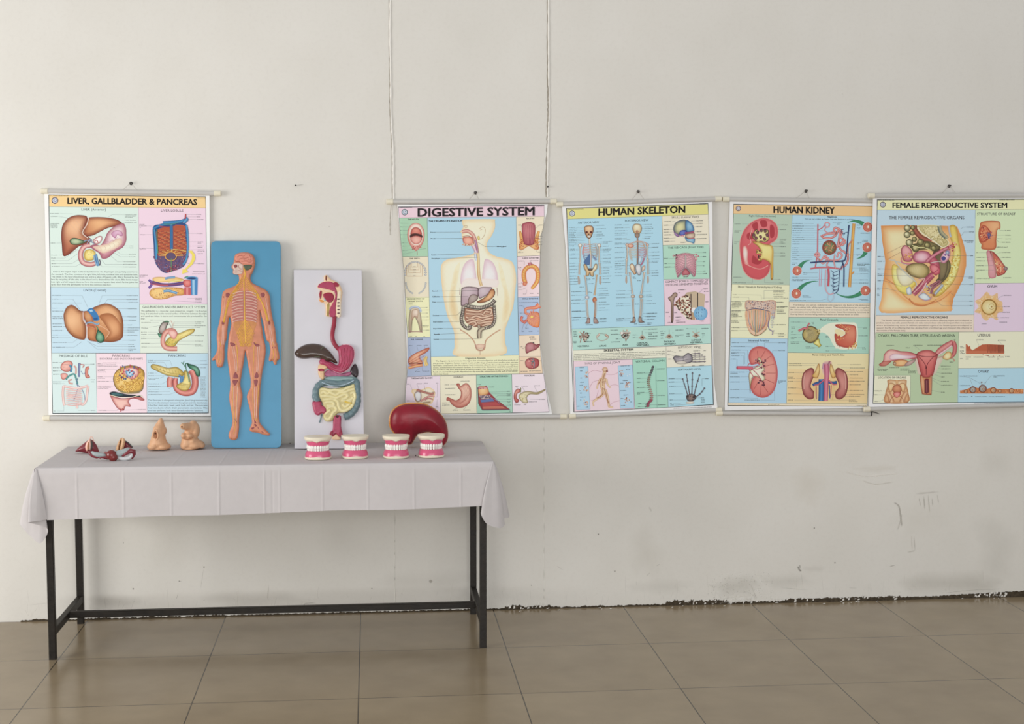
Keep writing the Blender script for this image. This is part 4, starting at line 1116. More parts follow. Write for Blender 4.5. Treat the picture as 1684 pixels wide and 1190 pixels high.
        for it in items:
            x, y, w = it[:3]; x2 = x
            while x2 < x + w - 4:
                g = rng.uniform(4, 9)
                for k in (-.34, .34):      # broken strokes of tiny type
                    if rng.random() < .8: bar(x2, y + k * h + self.sl * (x2 - x), min(x2 + g, x + w), y + k * h + self.sl * (x2 - x), h * .30, lin(ink, PRINT_GAIN))
                bar(x2, y + self.sl * (x2 - x), x2 + g * .5, y + self.sl * (x2 - x), h * .9, lin(ink, PRINT_GAIN))
                x2 += g + rng.uniform(1.5, 3.5)
            p = it[3:]
            for k in range(0, len(p) - 1, 2):
                if k == 0:
                    xs = x + w + 3 if p[0] > x + w else x - 3; ys = y
                else:
                    xs, ys = p[k - 2], p[k - 1]
                bar(xs, ys, p[k], p[k + 1], lw, lin(c, PRINT_GAIN))
        if V: self.put(V, F, C)

    def col(self, x, ys, w, side, to, h=6, jit=12, **kw):
        """a column of captions with level leaders: side +1 leaders run right, -1 left"""
        it = []
        for i, y in enumerate(ys):
            ww = w * rng.uniform(.55, 1); xa = x if side > 0 else x
            t = to[i] if isinstance(to, (list, tuple)) else to + rng.uniform(-jit, jit)
            it.append((xa, y, ww, t, y + self.sl * (t - xa)))
        self.labs(it, h=h, **kw)

    def logo(self, x, y, r, ring='4E4A66', face='C9CFDA'):
        self.dot(x, y, r, ring, n=24); self.dot(x, y, r * .74, face, n=24); self.dot(x, y, r * .52, '8A93B4', n=20)
        self.line([(x, y - r * .45), (x, y + r * .05), (x - r * .3, y + r * .3)], r * .16, 'F2F4F8', smooth=False); self.line([(x, y + r * .02), (x + r * .3, y + r * .22)], r * .14, 'F2F4F8', smooth=False)


def rail(parent, a, b, y, name, r=.0105, caps=(1, 1), cap_len=.026):
    A = wy(a[0], a[1], y); B = wy(b[0], b[1], y); d = (B - A) / np.linalg.norm(B - A)
    q = MB(); q.tube([A, B], r, 18); o = q.build(name, rail_m, parent); o.data.set_sharp_from_angle(angle=.9); shade_smooth(o, .9)
    for e, p, s in ((0, A, 1), (1, B, -1)):
        if caps[e]:
            q = MB(); q.tube([p - s * d * .003, p - s * d * .0005, p + s * d * cap_len, p + s * d * (cap_len + .001)], [r * .9, r * 1.16, r * 1.16, r * 1.02], 18); shade_smooth(q.build('end_cap', cap_m, o), .6)
    return o


def chart(label, y, ryt, ryb, top, bot, capt, capb, cord, nail, nail_label, nail_kind='nail'):
    base = wy((top[0][0] + top[1][0]) / 2, (bot[0][1] + bot[1][1]) / 2, y)
    t = thing('anatomy_chart', base, label, 'poster', 'anatomy charts hanging in a row on the wall')
    rail(t, top[0], top[1], ryt, 'top_rail', caps=capt); rail(t, bot[0], bot[1], ryb, 'bottom_rail', caps=capb)
    n = wy(nail[0], nail[1], -.001)
    q = MB(); q.tube([n + np.array([0, .012, 0]), n + np.array([0, -.016, .002])], .0022, 8, nrm=(0, 0, 1)); q.tube([n + np.array([0, -.016, .002]), n + np.array([0, -.0185, .002])], [.0038, .0038], 10, nrm=(0, 0, 1)); q.tube([n + np.array([0, 0, 0]), n + np.array([0, -.003, 0])], [.0075, .005], 12, nrm=(0, 0, 1))
    o = q.build(nail_kind, iron_nail, None); tag(o, nail_label, 'nail', 'nails that the charts hang from')
    q = MB(); pts = [wy(cord[0][0], cord[0][1], ryt)]
    up = n + np.array([0, -.008, .003])
    for k, c in enumerate(cord):
        e = wy(c[0], c[1], ryt - .002); m = 0.5 * (e + up) + np.array([0, 0, -.0015])
        q.tube([e, m, up], .0007, 6)
    q.build('hanging_cord', string_m, t)
    return t


def sheet_mesh(A, outline, parent):
    """white paper under the print; the print is the face of the same sheet"""
    o = A.dense(outline, A.st + 4); v, f, d = fill(o, A.st + 4)
    A.put(v, f, [lin('F1F0EC', PRINT_GAIN)] * len(v), -.0002)
    A.put(v, f, [lin('E6E3DC', PRINT_GAIN)] * len(v), -.0008)


def finish(A, parent):
    return A.mb.build('printed_sheet', print_mat, parent)
# ------------------------------------------------------------------ chart: LIVER, GALLBLADDER & PANCREAS
PRINT_GAIN = 1.08
S1 = WallSurf(-.015)
T1 = chart('wall chart titled LIVER, GALLBLADDER & PANCREAS, left of the blue board', -.015, -.0135, -.0135,
           ((68.5, 314.2), (362.5, 318.0)), ((72, 687.3), (366, 688.6)), (1, 1), (1, 1), [(200, 313.5), (228, 314.5)], (215.5, 301.5), 'nail above the liver, gallbladder and pancreas chart', 'nail')
A = Art(S1, 70, 310); B0 = 1112
sheet_mesh(A, [(18, 38), (1650, 62), (1662, 1130 + B0), (58, 1124 + B0)], T1)
A.poly([(58, 58), (1613, 76), (1642, 1108 + B0), (98, 1113 + B0)], '33383E')
A.poly([(63, 63), (1608, 81), (1636, 1102 + B0), (104, 1106 + B0)], 'EDEBE4')
A.panel([(64, 64), (1608, 82), (1612, 192), (66, 178)], 'F4CC88')
A.panel([(66, 178), (947, 186), (957, 978), (80, 974)], 'D3E6DD')
A.panel([(947, 186), (1612, 192), (1629, 1142), (958, 1142)], 'EBCFE0')
A.panel([(80, 974), (957, 978), (966, 512 + B0), (90, 512 + B0)], 'BEDBEA')
A.panel([(958, 1142), (1629, 1142), (1637, 514 + B0), (966, 512 + B0)], 'DBE7D8')
A.panel([(90, 512 + B0), (528, 514 + B0), (538, 1104 + B0), (102, 1106 + B0)], 'D0E5E4')
A.panel([(528, 514 + B0), (1025, 515 + B0), (1034, 1103 + B0), (538, 1104 + B0)], 'F2D7E0')
A.panel([(1025, 515 + B0), (1637, 514 + B0), (1636, 1102 + B0), (1034, 1103 + B0)], 'BFDDEB')
A.sl = .010
A.logo(122, 117, 33)
A.text('LIVER, GALLBLADDER & PANCREAS', 886, 126, 58, 1276, off=.01, bold=.055, c='121013')
A.sl = .004
A.text('LIVER (Anterior)', 505, 206, 24, 242); A.text('LIVER LOBULE', 1282, 216, 24, 222); A.text('LIVER (Dorsal)', 517, 1003, 24, 222)
A.labs([(76, 246, 95, 300, 250), (76, 274, 75, 250, 290), (76, 345, 92), (78, 358, 70), (80, 371, 72), (82, 384, 70), (80, 538, 55, 270, 536), (85, 658, 60, 180, 658, 300, 630), (85, 686, 50, 220, 686, 350, 600), (88, 713, 30, 250, 713, 380, 620), (88, 742, 50, 290, 742, 370, 690), (90, 768, 85, 330, 768, 400, 725),
        (815, 258, 115, 690, 256, 650, 280), (815, 271, 110), (815, 283, 80), (815, 311, 110, 740, 308, 700, 330), (815, 336, 118, 800, 338), (855, 567, 42, 820, 565), (855, 586, 48, 790, 584), (855, 648, 68, 770, 648, 740, 620), (855, 674, 62, 770, 674, 700, 630), (795, 722, 125, 740, 722, 660, 650), (800, 748, 130, 620, 748, 580, 700), (800, 774, 128, 590, 772, 560, 740)])
# liver, stomach and duodenum
A.shade([(190, 400), (205, 350), (250, 295), (310, 268), (370, 262), (430, 272), (440, 300), (420, 370), (400, 430), (440, 470), (490, 510), (440, 545), (360, 570), (310, 610), (260, 650), (215, 668), (198, 640), (192, 560), (186, 480)], '7C3428', 'B2603F', 'EDB98A', (320, 370), R=55, outline='6B2E2A')
A.shade([(440, 300), (470, 285), (560, 282), (660, 290), (740, 310), (785, 345), (720, 370), (640, 390), (560, 430), (500, 460), (440, 470), (400, 440), (415, 370)], '7C3428', 'B9683F', 'E9AF75', (570, 330), R=45, outline='6B2E2A')
A.line([(455, 280), (440, 350), (395, 435), (450, 490)], 7, 'E9D9CB'); A.line([(300, 330), (400, 460)], 1.5, 'D9B89A'); A.line([(330, 310), (420, 440)], 1.5, 'D9B89A'); A.line([(270, 350), (380, 470)], 1.5, 'D9B89A')
A.shade([(800, 345), (822, 390), (826, 450), (824, 520), (790, 580), (720, 620), (650, 680), (590, 692), (560, 640), (500, 600), (470, 570), (520, 550), (570, 560), (610, 510), (640, 440), (700, 380), (760, 350)], 'A5566A', 'DB9DA9', 'F4E3E4', (700, 440), R=60, outline='8B4355')
A.shade([(500, 575), (560, 560), (640, 545), (710, 505), (770, 490), (785, 540), (730, 590), (660, 620), (600, 640), (540, 610)], 'D9B0A0', 'E6D3B4', 'EFE6CB', (660, 560), R=35)
for k in range(5): A.line([(560 + k * 45, 575 - k * 12), (580 + k * 45, 600 - k * 14), (570 + k * 45, 625 - k * 16)], 2, 'C9A58E')
A.shade([(680, 440), (720, 412), (775, 418), (795, 460), (770, 470), (740, 455), (720, 490), (690, 470)], 'B06A8E', 'CB92B4', 'DDB4CC', (740, 430), R=14)
A.line([(600, 545), (640, 520), (660, 530), (690, 505), (700, 520), (740, 480)], 3, 'B98B9C')
A.tube([(470, 560), (420, 570), (385, 610), (375, 670), (400, 730), (470, 750), (530, 735)], [40, 42, 44, 46, 46, 44, 36], 'A9545F', 'F0BFB6', outline='8B4355')
A.shade([(412, 640), (430, 608), (480, 600), (520, 630), (520, 680), (490, 708), (440, 712), (414, 690)], 'B98F2A', 'E5CB58', 'F3E08A', (465, 650), R=22, outline='8A6B22'); A.speckle([(420, 640), (480, 610), (515, 660), (490, 700), (430, 700)], 40, 2, 4, ['C29C30', 'F1E49A'])
A.tube([(525, 650), (535, 700), (550, 765)], 26, '2C5C93', '6FA6CF'); A.tube([(505, 660), (520, 720), (535, 760)], 12, '4B7FB0', '9CC4DD'); A.tube([(560, 700), (570, 730), (562, 760)], 10, '35312F', '6B6A80')
A.shade([(268, 520), (290, 490), (340, 490), (400, 512), (440, 525), (400, 540), (340, 555), (290, 550)], '2F4A32', '5F7F55', 'B7C9A0', (330, 520), R=22, outline='4A2E26')
A.tube([(410, 520), (450, 510), (490, 530), (520, 545)], 12, '55627F', '9AA7BF'); A.tube([(440, 545), (470, 500), (490, 515)], 8, '6F7DA0', 'AEB8CE')
A.shade([(500, 510), (545, 475), (580, 470), (588, 500), (560, 540), (520, 545)], 'A9303A', 'F0E6E0', 'FFFFFF', (560, 500), R=16, outline='8E2A34'); A.tube([(515, 520), (535, 510), (550, 535)], 8, 'A02030', 'D9737A')
A.para(['Liver is the largest organ in the body inferior to the diaphragm and partially anterior to', 'the stomach. The liver consists of a right lobe, left lobe, caudate lobe and quadrate lobe.', "The lobule is the liver's functional unit and is a plate of hepatic cells. Bile is formed by the", 'liver by recycling of bile salts in the blood and is drained into bile ducts. Bile ducts merge', 'into right and left hepatic ducts to form the common hepatic duct which further joins the', 'cystic duct from the gall bladder to form the common bile duct.'], 86, 820, 940, 25.4, 14.5, last=592, indent=20)
# lobule
A.labs([(958, 355, 50), (958, 368, 70, 1085, 370), (960, 382, 20), (962, 455, 58, 1085, 455), (958, 590, 60, 1120, 593), (960, 603, 65), (1522, 256, 50, 1430, 256), (1525, 279, 35, 1440, 279), (1525, 306, 75, 1420, 304), (1530, 443, 60, 1440, 443), (1532, 527, 58, 1440, 527), (1532, 540, 40), (1532, 567, 58, 1440, 567), (1532, 580, 50), (1532, 605, 60, 1380, 605), (1532, 620, 70), (1532, 643, 55), (1530, 743, 70, 1430, 743), (1485, 822, 118), (1480, 843, 130), (960, 855, 80), (960, 872, 55), (960, 918, 35), (960, 932, 60), (1505, 1084, 70, 1430, 1084), (1505, 1098, 70), (1505, 1120, 70, 1300, 1110)])
A.poly([(1092, 380), (1180, 350), (1280, 320), (1400, 340), (1440, 400), (1440, 600), (1430, 700), (1395, 770), (1320, 800), (1220, 835), (1150, 790), (1108, 710), (1098, 560)], '2D4E86', smooth=True)
A.poly([(1130, 410), (1250, 375), (1400, 370), (1412, 480), (1410, 650), (1140, 660), (1125, 520)], 'B4512F', smooth=True)
A.poly([(1115, 660), (1420, 650), (1418, 720), (1360, 790), (1220, 828), (1150, 780), (1118, 715)], '6A5076', smooth=True)
it = []
for r in range(15):
    for c2 in range(8):
        x = 1140 + c2 * 16 + rng.uniform(-4, 4) + (155 if c2 >= 0 and False else 0); y = 415 + r * 17
        for off2 in (0, 160):
            A_ = (x + off2, y + rng.uniform(-4, 4)); it.append(A_)
for i, p in enumerate(it):
    if i % 2 == 0: A.up(.05)
    A.line([(p[0], p[1]), (p[0] + 7, p[1] + 6), (p[0] + 15, p[1] + 2)], 3.6, ['E2834A', '5A4238', 'D96B3A', 'C9A368', '7A3A48'][i % 5], smooth=False, up=.05)
A.speckle([(1120, 660), (1410, 660), (1380, 770), (1220, 822), (1140, 770)], 170, 3, 6, ['8E4A5E', '3F5A94', 'B06A6A', '55457E', '9A7AA0'])
A.tube([(1272, 350), (1274, 450), (1274, 600)], 30, '1D5C95', '3D8CC4'); A.tube([(1272, 360), (1274, 590)], 4, '2C3A6A', '2C3A6A', smooth=False)
A.tube([(1105, 400), (1112, 480), (1120, 560), (1125, 700)], 22, '1F67A0', '4CA0CF'); A.tube([(1420, 360), (1432, 460), (1434, 600), (1420, 700), (1390, 750)], 22, '1F67A0', '4CA0CF'); A.tube([(1095, 395), (1160, 365), (1240, 345), (1300, 335)], 26, '1B5A92', '2F87BD'); A.tube([(1190, 335), (1300, 330), (1380, 320), (1435, 290)], 30, '1B5A92', '3E93C8'); A.tube([(1395, 335), (1430, 300)], 36, '1B5A92', '5AAAD8', smooth=False)
A.tube([(1130, 400), (1132, 500), (1140, 640)], 8, '2E7A5A', '5AA57C'); A.tube([(1200, 350), (1280, 350), (1340, 335)], 8, '2E7A6A', '5AA59C'); A.tube([(1410, 300), (1412, 270), (1414, 250)], 14, 'A02A30', 'D4524E'); A.tube([(1150, 370), (1240, 380), (1255, 378)], 7, 'A02A30', 'C4423E'); A.tube([(1310, 360), (1400, 370), (1408, 420)], 8, 'B2402E', 'D4624E')
for k in range(22):
    a = math.pi + math.pi * k / 21; A.line([(1268 + 46 * math.cos(a), 665 + 35 * math.sin(a)), (1268 + 120 * math.cos(a), 665 + 70 * math.sin(a))], 5, ['D9913A', 'B9582F', 'E3B55A'][k % 3], up=.1)
A.dot(1268, 668, 46, '5F4E70', ry=36); A.line([(1268 + 55 * math.cos(a), 668 + 44 * math.sin(a)) for a in np.linspace(0, 2 * math.pi, 25)], 7, 'E9A83A', smooth=False)
A.tube([(1272, 690), (1272, 760), (1274, 825)], 6, '4C8A4A', '6FAF66'); A.speckle([(1220, 800), (1300, 760), (1340, 790), (1240, 830)], 24, 4, 7, ['B23A48', 'C4566A', '8E2A3A']); A.tube([(1270, 620), (1300, 600), (1420, 618)], 5, 'E6C94A', 'F1DC6A')
A.poly([(1440, 615), (1475, 612), (1505, 650), (1508, 700), (1480, 750), (1420, 800), (1440, 825), (1378, 842), (1385, 795), (1402, 800), (1450, 745), (1475, 700), (1478, 655)], 'ECD84A', smooth=False)
A.tube([(1050, 900), (1080, 940), (1050, 985)], 24, '35439A', '8A5A9A'); A.shade([(1090, 885), (1150, 872), (1240, 878), (1300, 870), (1400, 900), (1330, 925), (1230, 925), (1110, 925)], 'B98A3A', 'E6BC6A', 'F1D08A', (1180, 895), R=15); A.tube([(1210, 890), (1250, 880), (1310, 875)], 22, '3A6EA0', '8AB6D8'); A.tube([(1080, 925), (1180, 950), (1300, 948), (1410, 930)], 34, '2E3F8E', '8A4A6A'); A.tube([(1060, 935), (1110, 950), (1240, 955)], 7, 'C23A3A', 'E06A5A'); A.tube([(1240, 925), (1330, 910), (1400, 905)], 12, 'C9BC5A', 'E9E29A')
A.shade([(1055, 1030), (1090, 985), (1180, 975), (1300, 975), (1395, 990), (1395, 1050), (1310, 1060), (1220, 1090), (1130, 1095), (1075, 1070)], 'B5762A', 'E3A94E', 'F0C878', (1150, 1020), R=22); A.speckle([(1070, 1030), (1120, 990), (1390, 985), (1300, 1050), (1140, 1085)], 90, 2.5, 5, ['B9772E', '9E5A22', 'F3D48E']); A.tube([(1195, 1015), (1250, 1010), (1300, 1025), (1330, 1035)], 24, '2F6FA8', '8FC0DC')
A.shade([(1395, 905), (1460, 905), (1470, 940), (1455, 970), (1400, 965)], 'A8323C', 'D45A5A', 'E88A80', (1430, 930), R=14); A.poly([(1400, 975), (1470, 975), (1470, 1052), (1400, 1052)], 'C8585E'); A.poly([(1420, 975), (1440, 975), (1440, 1052), (1420, 1052)], 'E08A86')
A.poly([(1465, 885), (1535, 885), (1530, 1052), (1468, 1052)], '3F86C2'); A.poly([(1480, 890), (1502, 890), (1502, 1052), (1482, 1052)], '9AC9E6'); A.dot(1475, 884, 62, '5AA0D2', ry=18); A.dot(1475, 886, 46, '233C6E', ry=11); A.tube([(1400, 885), (1420, 872), (1440, 868)], 12, '2E7A5A', '6FA88A')
A.text('GALLBLADDER AND BILIARY DUCT SYSTEM', 1296, 1170, 24, 616); A.sl = .001
A.para(['The gallbladder is a muscular, pear-shaped sac, roughly 3 to 4 inches', 'long. It is attached to the ventral surface of the liver between the right', 'and quadrate lobes. It stores and concentrates bile produced by the', 'liver.'], 973, 1208, 1622, 25.5, 14.5, last=40)
A.y0 = B0
# dorsal liver
A.col(92, [18, 70, 98, 155, 172, 225, 250, 290, 335, 360], 110, 1, [390, 270, 330, 340, 220, 280, 300, 210, 260, 280])
A.labs([(90, -57, 90, 390, -55, 455, 75), (92, -20, 65, 300, -18, 380, 100), (100, 408, 140, 300, 408, 350, 370), (100, 455, 120, 310, 455, 390, 400), (830, -55, 115, 590, -55, 560, 20), (830, -15, 115, 640, -15, 610, 30), (850, 12, 100, 700, 12, 690, 20), (840, 76, 95, 740, 76), (842, 155, 95, 560, 155), (845, 188, 85, 555, 188), (842, 236, 45, 540, 236), (845, 264, 115, 800, 264), (840, 286, 110, 800, 288), (842, 306, 70, 790, 306), (842, 337, 95, 800, 337), (850, 386, 80, 790, 386), (848, 427, 55, 560, 425, 520, 395), (848, 449, 70, 540, 447, 440, 395), (848, 475, 80, 540, 475, 450, 400), (848, 488, 50)])
A.shade([(208, 150), (215, 110), (240, 60), (285, 38), (330, 60), (370, 95), (405, 105), (410, 180), (425, 240), (430, 310), (420, 370), (390, 380), (320, 360), (260, 310), (222, 240)], '7E4322', 'C07A45', 'E9B582', (290, 190), R=45, outline='8A3A2E')
A.shade([(405, 105), (450, 95), (510, 60), (600, 28), (660, 30), (720, 60), (770, 110), (795, 200), (797, 300), (780, 370), (700, 402), (600, 400), (500, 395), (450, 370), (440, 260), (430, 210), (410, 160)], '7E4322', 'BE7842', 'E6AE78', (650, 120), R=45, outline='8A3A2E')
A.shade([(560, 150), (620, 120), (690, 130), (770, 210), (775, 330), (690, 380), (620, 370), (660, 310), (610, 220)], 'A05E30', 'B9703C', 'E0A26C', (690, 260), R=40); A.line([(600, 60), (720, 150), (770, 215)], 4, 'DDA878'); A.line([(560, 240), (620, 270), (660, 310), (620, 370)], 6, 'E0B08A'); A.line([(570, 200), (600, 220), (560, 250)], 4, 'DDA878')
A.tube([(400, 110), (405, 190), (435, 230), (440, 300), (440, 370)], 10, 'C99A8C', 'E8D3C8'); A.shade([(450, 250), (500, 240), (530, 280), (525, 350), (545, 395), (470, 380), (445, 340)], '9E5A30', 'B9703C', 'CE8C56', (490, 310), R=25)
A.shade([(408, 110), (455, 100), (490, 150), (500, 200), (450, 215), (415, 170)], '9E5A30', 'BA7440', 'D39A66', (450, 150), R=20, outline='8A3A2E')
A.poly([(440, 90), (480, 68), (515, 90), (550, 140), (560, 185), (510, 195), (490, 150), (455, 110)], '2F7BB8', smooth=True); A.poly([(460, 92), (485, 82), (500, 100), (475, 110)], '9CC8E4'); A.poly([(500, 165), (545, 160), (545, 185), (510, 188)], '1D5A98')
A.tube([(430, 220), (480, 210), (540, 230), (560, 215)], 14, '2C6FA5', '8FC0DE'); A.tube([(435, 245), (490, 235), (545, 250)], 9, 'B03A3A', 'E07A6A'); A.tube([(450, 265), (460, 250), (530, 275)], 4, 'C85A4A', 'E0947A'); A.tube([(530, 245), (545, 270), (548, 300)], 10, '2E6A4A', '5FA07A')
A.shade([(545, 285), (560, 290), (600, 330), (612, 375), (590, 408), (555, 408), (528, 375), (530, 330)], '12402E', '2E7050', '7FB592', (560, 350), R=22, outline='24402E')
# gallbladder
A.labs([(1062, 186, 25, 1200, 188), (975, 212, 100, 1150, 212), (975, 258, 70, 1260, 230), (978, 270, 65), (975, 307, 60, 1150, 307), (975, 328, 60, 1160, 328), (975, 352, 40, 1180, 352), (975, 370, 50, 1200, 370), (975, 417, 88, 1170, 415), (978, 452, 55, 1200, 452), (1510, 205, 80, 1300, 205), (1512, 222, 55, 1300, 222), (1500, 244, 120, 1290, 244), (1512, 259, 50, 1280, 262), (1508, 340, 85, 1420, 340), (1508, 396, 80, 1320, 396), (1510, 432, 60, 1330, 428), (1510, 443, 78)])
A.shade([(1150, 270), (1180, 215), (1220, 195), (1250, 205), (1228, 250), (1205, 310), (1170, 325), (1150, 305)], '3A2E2E', '8E7E78', 'C4B8B0', (1185, 260), R=18, outline='2E5A44'); A.shade([(1138, 315), (1170, 325), (1210, 310), (1195, 350), (1155, 356)], '0F4A34', '2E7A58', '5FA884', (1165, 335), R=12); A.tube([(1205, 205), (1230, 200), (1250, 208)], 14, '1E4A34', '4F8A66'); A.tube([(1240, 210), (1262, 235), (1278, 270)], 8, '8A8A86', 'D9D6CC')
A.tube([(1275, 195), (1285, 240), (1290, 290)], 5, 'B98A7A', 'E0C4B4'); A.tube([(1300, 205), (1290, 240)], 4, 'B98A7A', 'E0C4B4'); A.tube([(1265, 190), (1278, 215)], 4, 'B98A7A', 'E0C4B4')
A.shade([(1210, 420), (1240, 370), (1290, 340), (1370, 310), (1440, 280), (1498, 275), (1490, 310), (1420, 350), (1350, 390), (1310, 440), (1260, 455)], '9A7A1A', 'D9BC46', 'EFDE86', (1400, 320), R=20, outline='8A6E20'); A.speckle([(1220, 415), (1290, 350), (1450, 290), (1330, 390), (1270, 440)], 60, 2, 4, ['B0922A', 'EBDC80', '9A7E20'])
A.tube([(1310, 340), (1285, 300), (1230, 300), (1195, 350), (1190, 420), (1230, 465), (1330, 470)], [60, 60, 44, 40, 40, 42, 40], 'C06A5E', 'F0B8A8', outline='A85A52'); A.shade([(1240, 290), (1290, 285), (1330, 310), (1320, 360), (1290, 375), (1250, 330)], 'C9786E', 'E8A49A', 'F3C4B8', (1285, 320), R=18); A.tube([(1230, 380), (1245, 420), (1300, 420), (1340, 390)], 5, '6A8A3A', '9AB05A')
# bottom row
A.text('PASSAGE OF BILE', 304, 541, 24, 280); A.text('PANCREAS', 777, 538, 22, 170); A.text('EXOCRINE AND ENDOCRINE PARTS', 779, 569, 18, 424); A.text('PANCREAS', 1331, 538, 22, 170)
A.labs([(100, 605, 55, 200, 605), (102, 658, 60, 190, 658), (102, 690, 50, 270, 690), (104, 722, 60, 250, 722), (102, 797, 88, 260, 795), (104, 815, 80, 220, 815), (475, 622, 40, 400, 622), (480, 777, 40, 340, 777), (480, 797, 35), (110, 1086, 28, 210, 1086, 210, 1040), (478, 1080, 50, 350, 1080)])
A.shade([(180, 640), (210, 600), (260, 588), (295, 610), (290, 660), (270, 690), (220, 695), (185, 675)], 'B0524A', 'E0988C', 'F3C4B4', (230, 640), R=16, outline='9E5048')
for k in range(6): A.line([(190 + k * 4, 615 + k * 14), (240, 608 + k * 14), (290 - k * 3, 618 + k * 12)], 2.5, '8A4A5A' if k % 2 else 'D86A6A')
A.shade([(180, 720), (230, 712), (250, 740), (225, 770), (190, 770)], 'A85048', 'D98A7E', 'EDB4A8', (215, 740), R=12); A.tube([(270, 630), (285, 660), (280, 700)], 20, '1E5A8A', '5AA0BE'); A.tube([(310, 640), (330, 660), (330, 720)], 16, 'B86A5E', 'E8B0A0'); A.tube([(365, 610), (362, 680), (360, 750)], 22, '3A4A7A', '8A94B8'); A.tube([(375, 625), (410, 632), (395, 655)], 10, 'A85048', 'D98A7E'); A.tube([(230, 775), (260, 740), (310, 720), (330, 760), (345, 820)], 16, '1F6A6A', '5AAAA4'); A.tube([(380, 690), (400, 720), (430, 700)], 5, '35458A', '7A88B8')
A.tube([(460, 655), (440, 665), (435, 700), (440, 745), (465, 740)], [26, 34, 32, 34, 28], '9E4A3E', 'E09080'); A.tube([(290, 775), (262, 785), (268, 810), (300, 815)], 14, 'B06A60', 'E8B4A8')
A.tube([(350, 760), (335, 810), (350, 850), (330, 920), (310, 980)], 6, '44508A', '8A94B8'); A.tube([(340, 820), (380, 860), (410, 920), (420, 990)], 5, '44508A', '8A94B8')
for pts in ([(205, 840), (260, 850), (330, 860), (400, 850), (450, 835)], [(205, 840), (200, 920), (208, 1000), (215, 1030)], [(450, 840), (440, 910), (430, 980), (400, 1020), (350, 1010), (340, 1060)]): A.tube(pts, 22, 'D89A94', 'F4DDD8')
for k in range(9):
    y = 875 + k * 18; A.tube([(230, y), (280, y + 12 * math.sin(k)), (330, y + 8), (390, y - 6 * math.cos(k))], 9, 'D9A09A', 'F3D4CE'); A.line([(250, y + 6), (300, y + 10), (380, y + 4)], 1.6, '8A7AA8' if k % 2 else 'C46A6A')
A.labs([(545, 617, 35, 600, 610), (545, 630, 60), (545, 642, 75), (600, 610, 130, 780, 612), (608, 628, 120), (620, 643, 130), (545, 673, 88, 740, 673), (545, 686, 75), (545, 700, 80), (545, 748, 60, 720, 748), (545, 762, 72), (545, 793, 110, 730, 793), (545, 840, 130, 740, 840), (545, 852, 130), (545, 865, 110), (553, 1079, 80, 740, 1080), (935, 1072, 90, 800, 1078)])
A.shade([(700, 750), (730, 690), (790, 650), (870, 635), (950, 650), (1005, 700), (1000, 800), (985, 880), (920, 905), (800, 900), (735, 870), (705, 810)], '8A6420', 'D9A93A', 'F0D080', (800, 760), R=30, outline='4A3A2A')
for k in range(46):
    a = rng.uniform(0, 6.28); r = 1 - .75 * rng.random(); x = 853 + 148 * r * math.cos(a); y = 782 + 118 * r * math.sin(a)
    if y > 690: A.dot(x, y, 19, 'C08A24', up=.2); A.dot(x, y, 14, 'F0C85A', up=.1); A.dot(x, y, 6, 'B06A30', up=.1)
A.shade([(790, 680), (850, 655), (930, 665), (950, 720), (900, 770), (830, 750)], 'C05A58', 'E8A49A', 'F6D8CE', (870, 700), R=20); A.shade([(820, 690), (870, 680), (910, 700), (890, 740), (840, 740)], '2E6AA0', '7FB6DA', 'C4E0EE', (865, 710), R=15); A.dots([(rng.uniform(760, 970), rng.uniform(640, 780), rng.uniform(5, 9), ['2F5A94', 'B0303A', '35487E', 'C8585A'][k % 4]) for k in range(40)])
for k, (x, y) in enumerate([(770, 670), (810, 640), (865, 625), (900, 640), (940, 655)]): A.tube([(x, y), (x + 4, y + 30)], 10, ['A02A3A', '35456E'][k % 2], ['D4525A', '6A7AA8'][k % 2], smooth=False)
A.tube([(745, 880), (850, 905), (960, 890), (990, 850)], 8, '3A3A30', 'B9A868'); A.tube([(760, 895), (860, 915), (960, 905)], 6, '5A4A2A', 'D9C878')
A.shade([(665, 920), (700, 940), (780, 960), (880, 955), (960, 945), (1005, 970), (985, 982), (900, 960), (850, 985), (870, 1040), (820, 1040), (800, 1080), (750, 1065), (720, 1030), (690, 980)], 'A8484A', 'DD8E88', 'F0C0B4', (780, 1010), R=25, outline='8E3E40')
A.poly([(660, 910), (700, 892), (760, 905), (860, 925), (965, 930), (960, 945), (860, 950), (760, 945), (690, 935)], '26313A', smooth=True); A.poly([(680, 912), (720, 905), (800, 925), (760, 935), (700, 928)], '3F6A6E', smooth=True); A.line([(660, 925), (760, 948), (880, 948), (960, 930), (990, 955)], 6, 'E6DCC0'); A.speckle([(740, 1065), (790, 1060), (800, 1080), (760, 1085)], 10, 4, 7, ['B23A3A', '8E2A30'])
A.labs([(1040, 586, 55, 1260, 586, 1280, 640), (1040, 602, 80, 1200, 602, 1230, 650), (1560, 590, 65, 1400, 590), (1565, 625, 65, 1470, 625), (1565, 658, 55, 1540, 658), (1045, 710, 60, 1130, 710), (1045, 737, 60, 1240, 737), (1045, 762, 110, 1200, 745), (1045, 775, 70), (1045, 818, 110, 1180, 818, 1230, 790), (1045, 843, 120, 1240, 843, 1290, 800), (1045, 870, 110, 1240, 868, 1330, 830), (1045, 895, 100, 1260, 893), (1045, 922, 140, 1260, 922, 1330, 890)])
A.labs([(1563, 750 + k * 12.4, 48) for k in range(17)], h=6, ink='7A858E')
A.shade([(1070, 640), (1095, 622), (1170, 640), (1240, 660), (1320, 650), (1370, 680), (1400, 720), (1360, 750), (1290, 745), (1220, 730), (1130, 690), (1080, 665)], '8E7420', 'CDB048', 'E6D488', (1200, 680), R=22, outline='7A6420'); A.line([(1080, 640), (1160, 675), (1260, 710), (1380, 725)], 4, '9A8230')
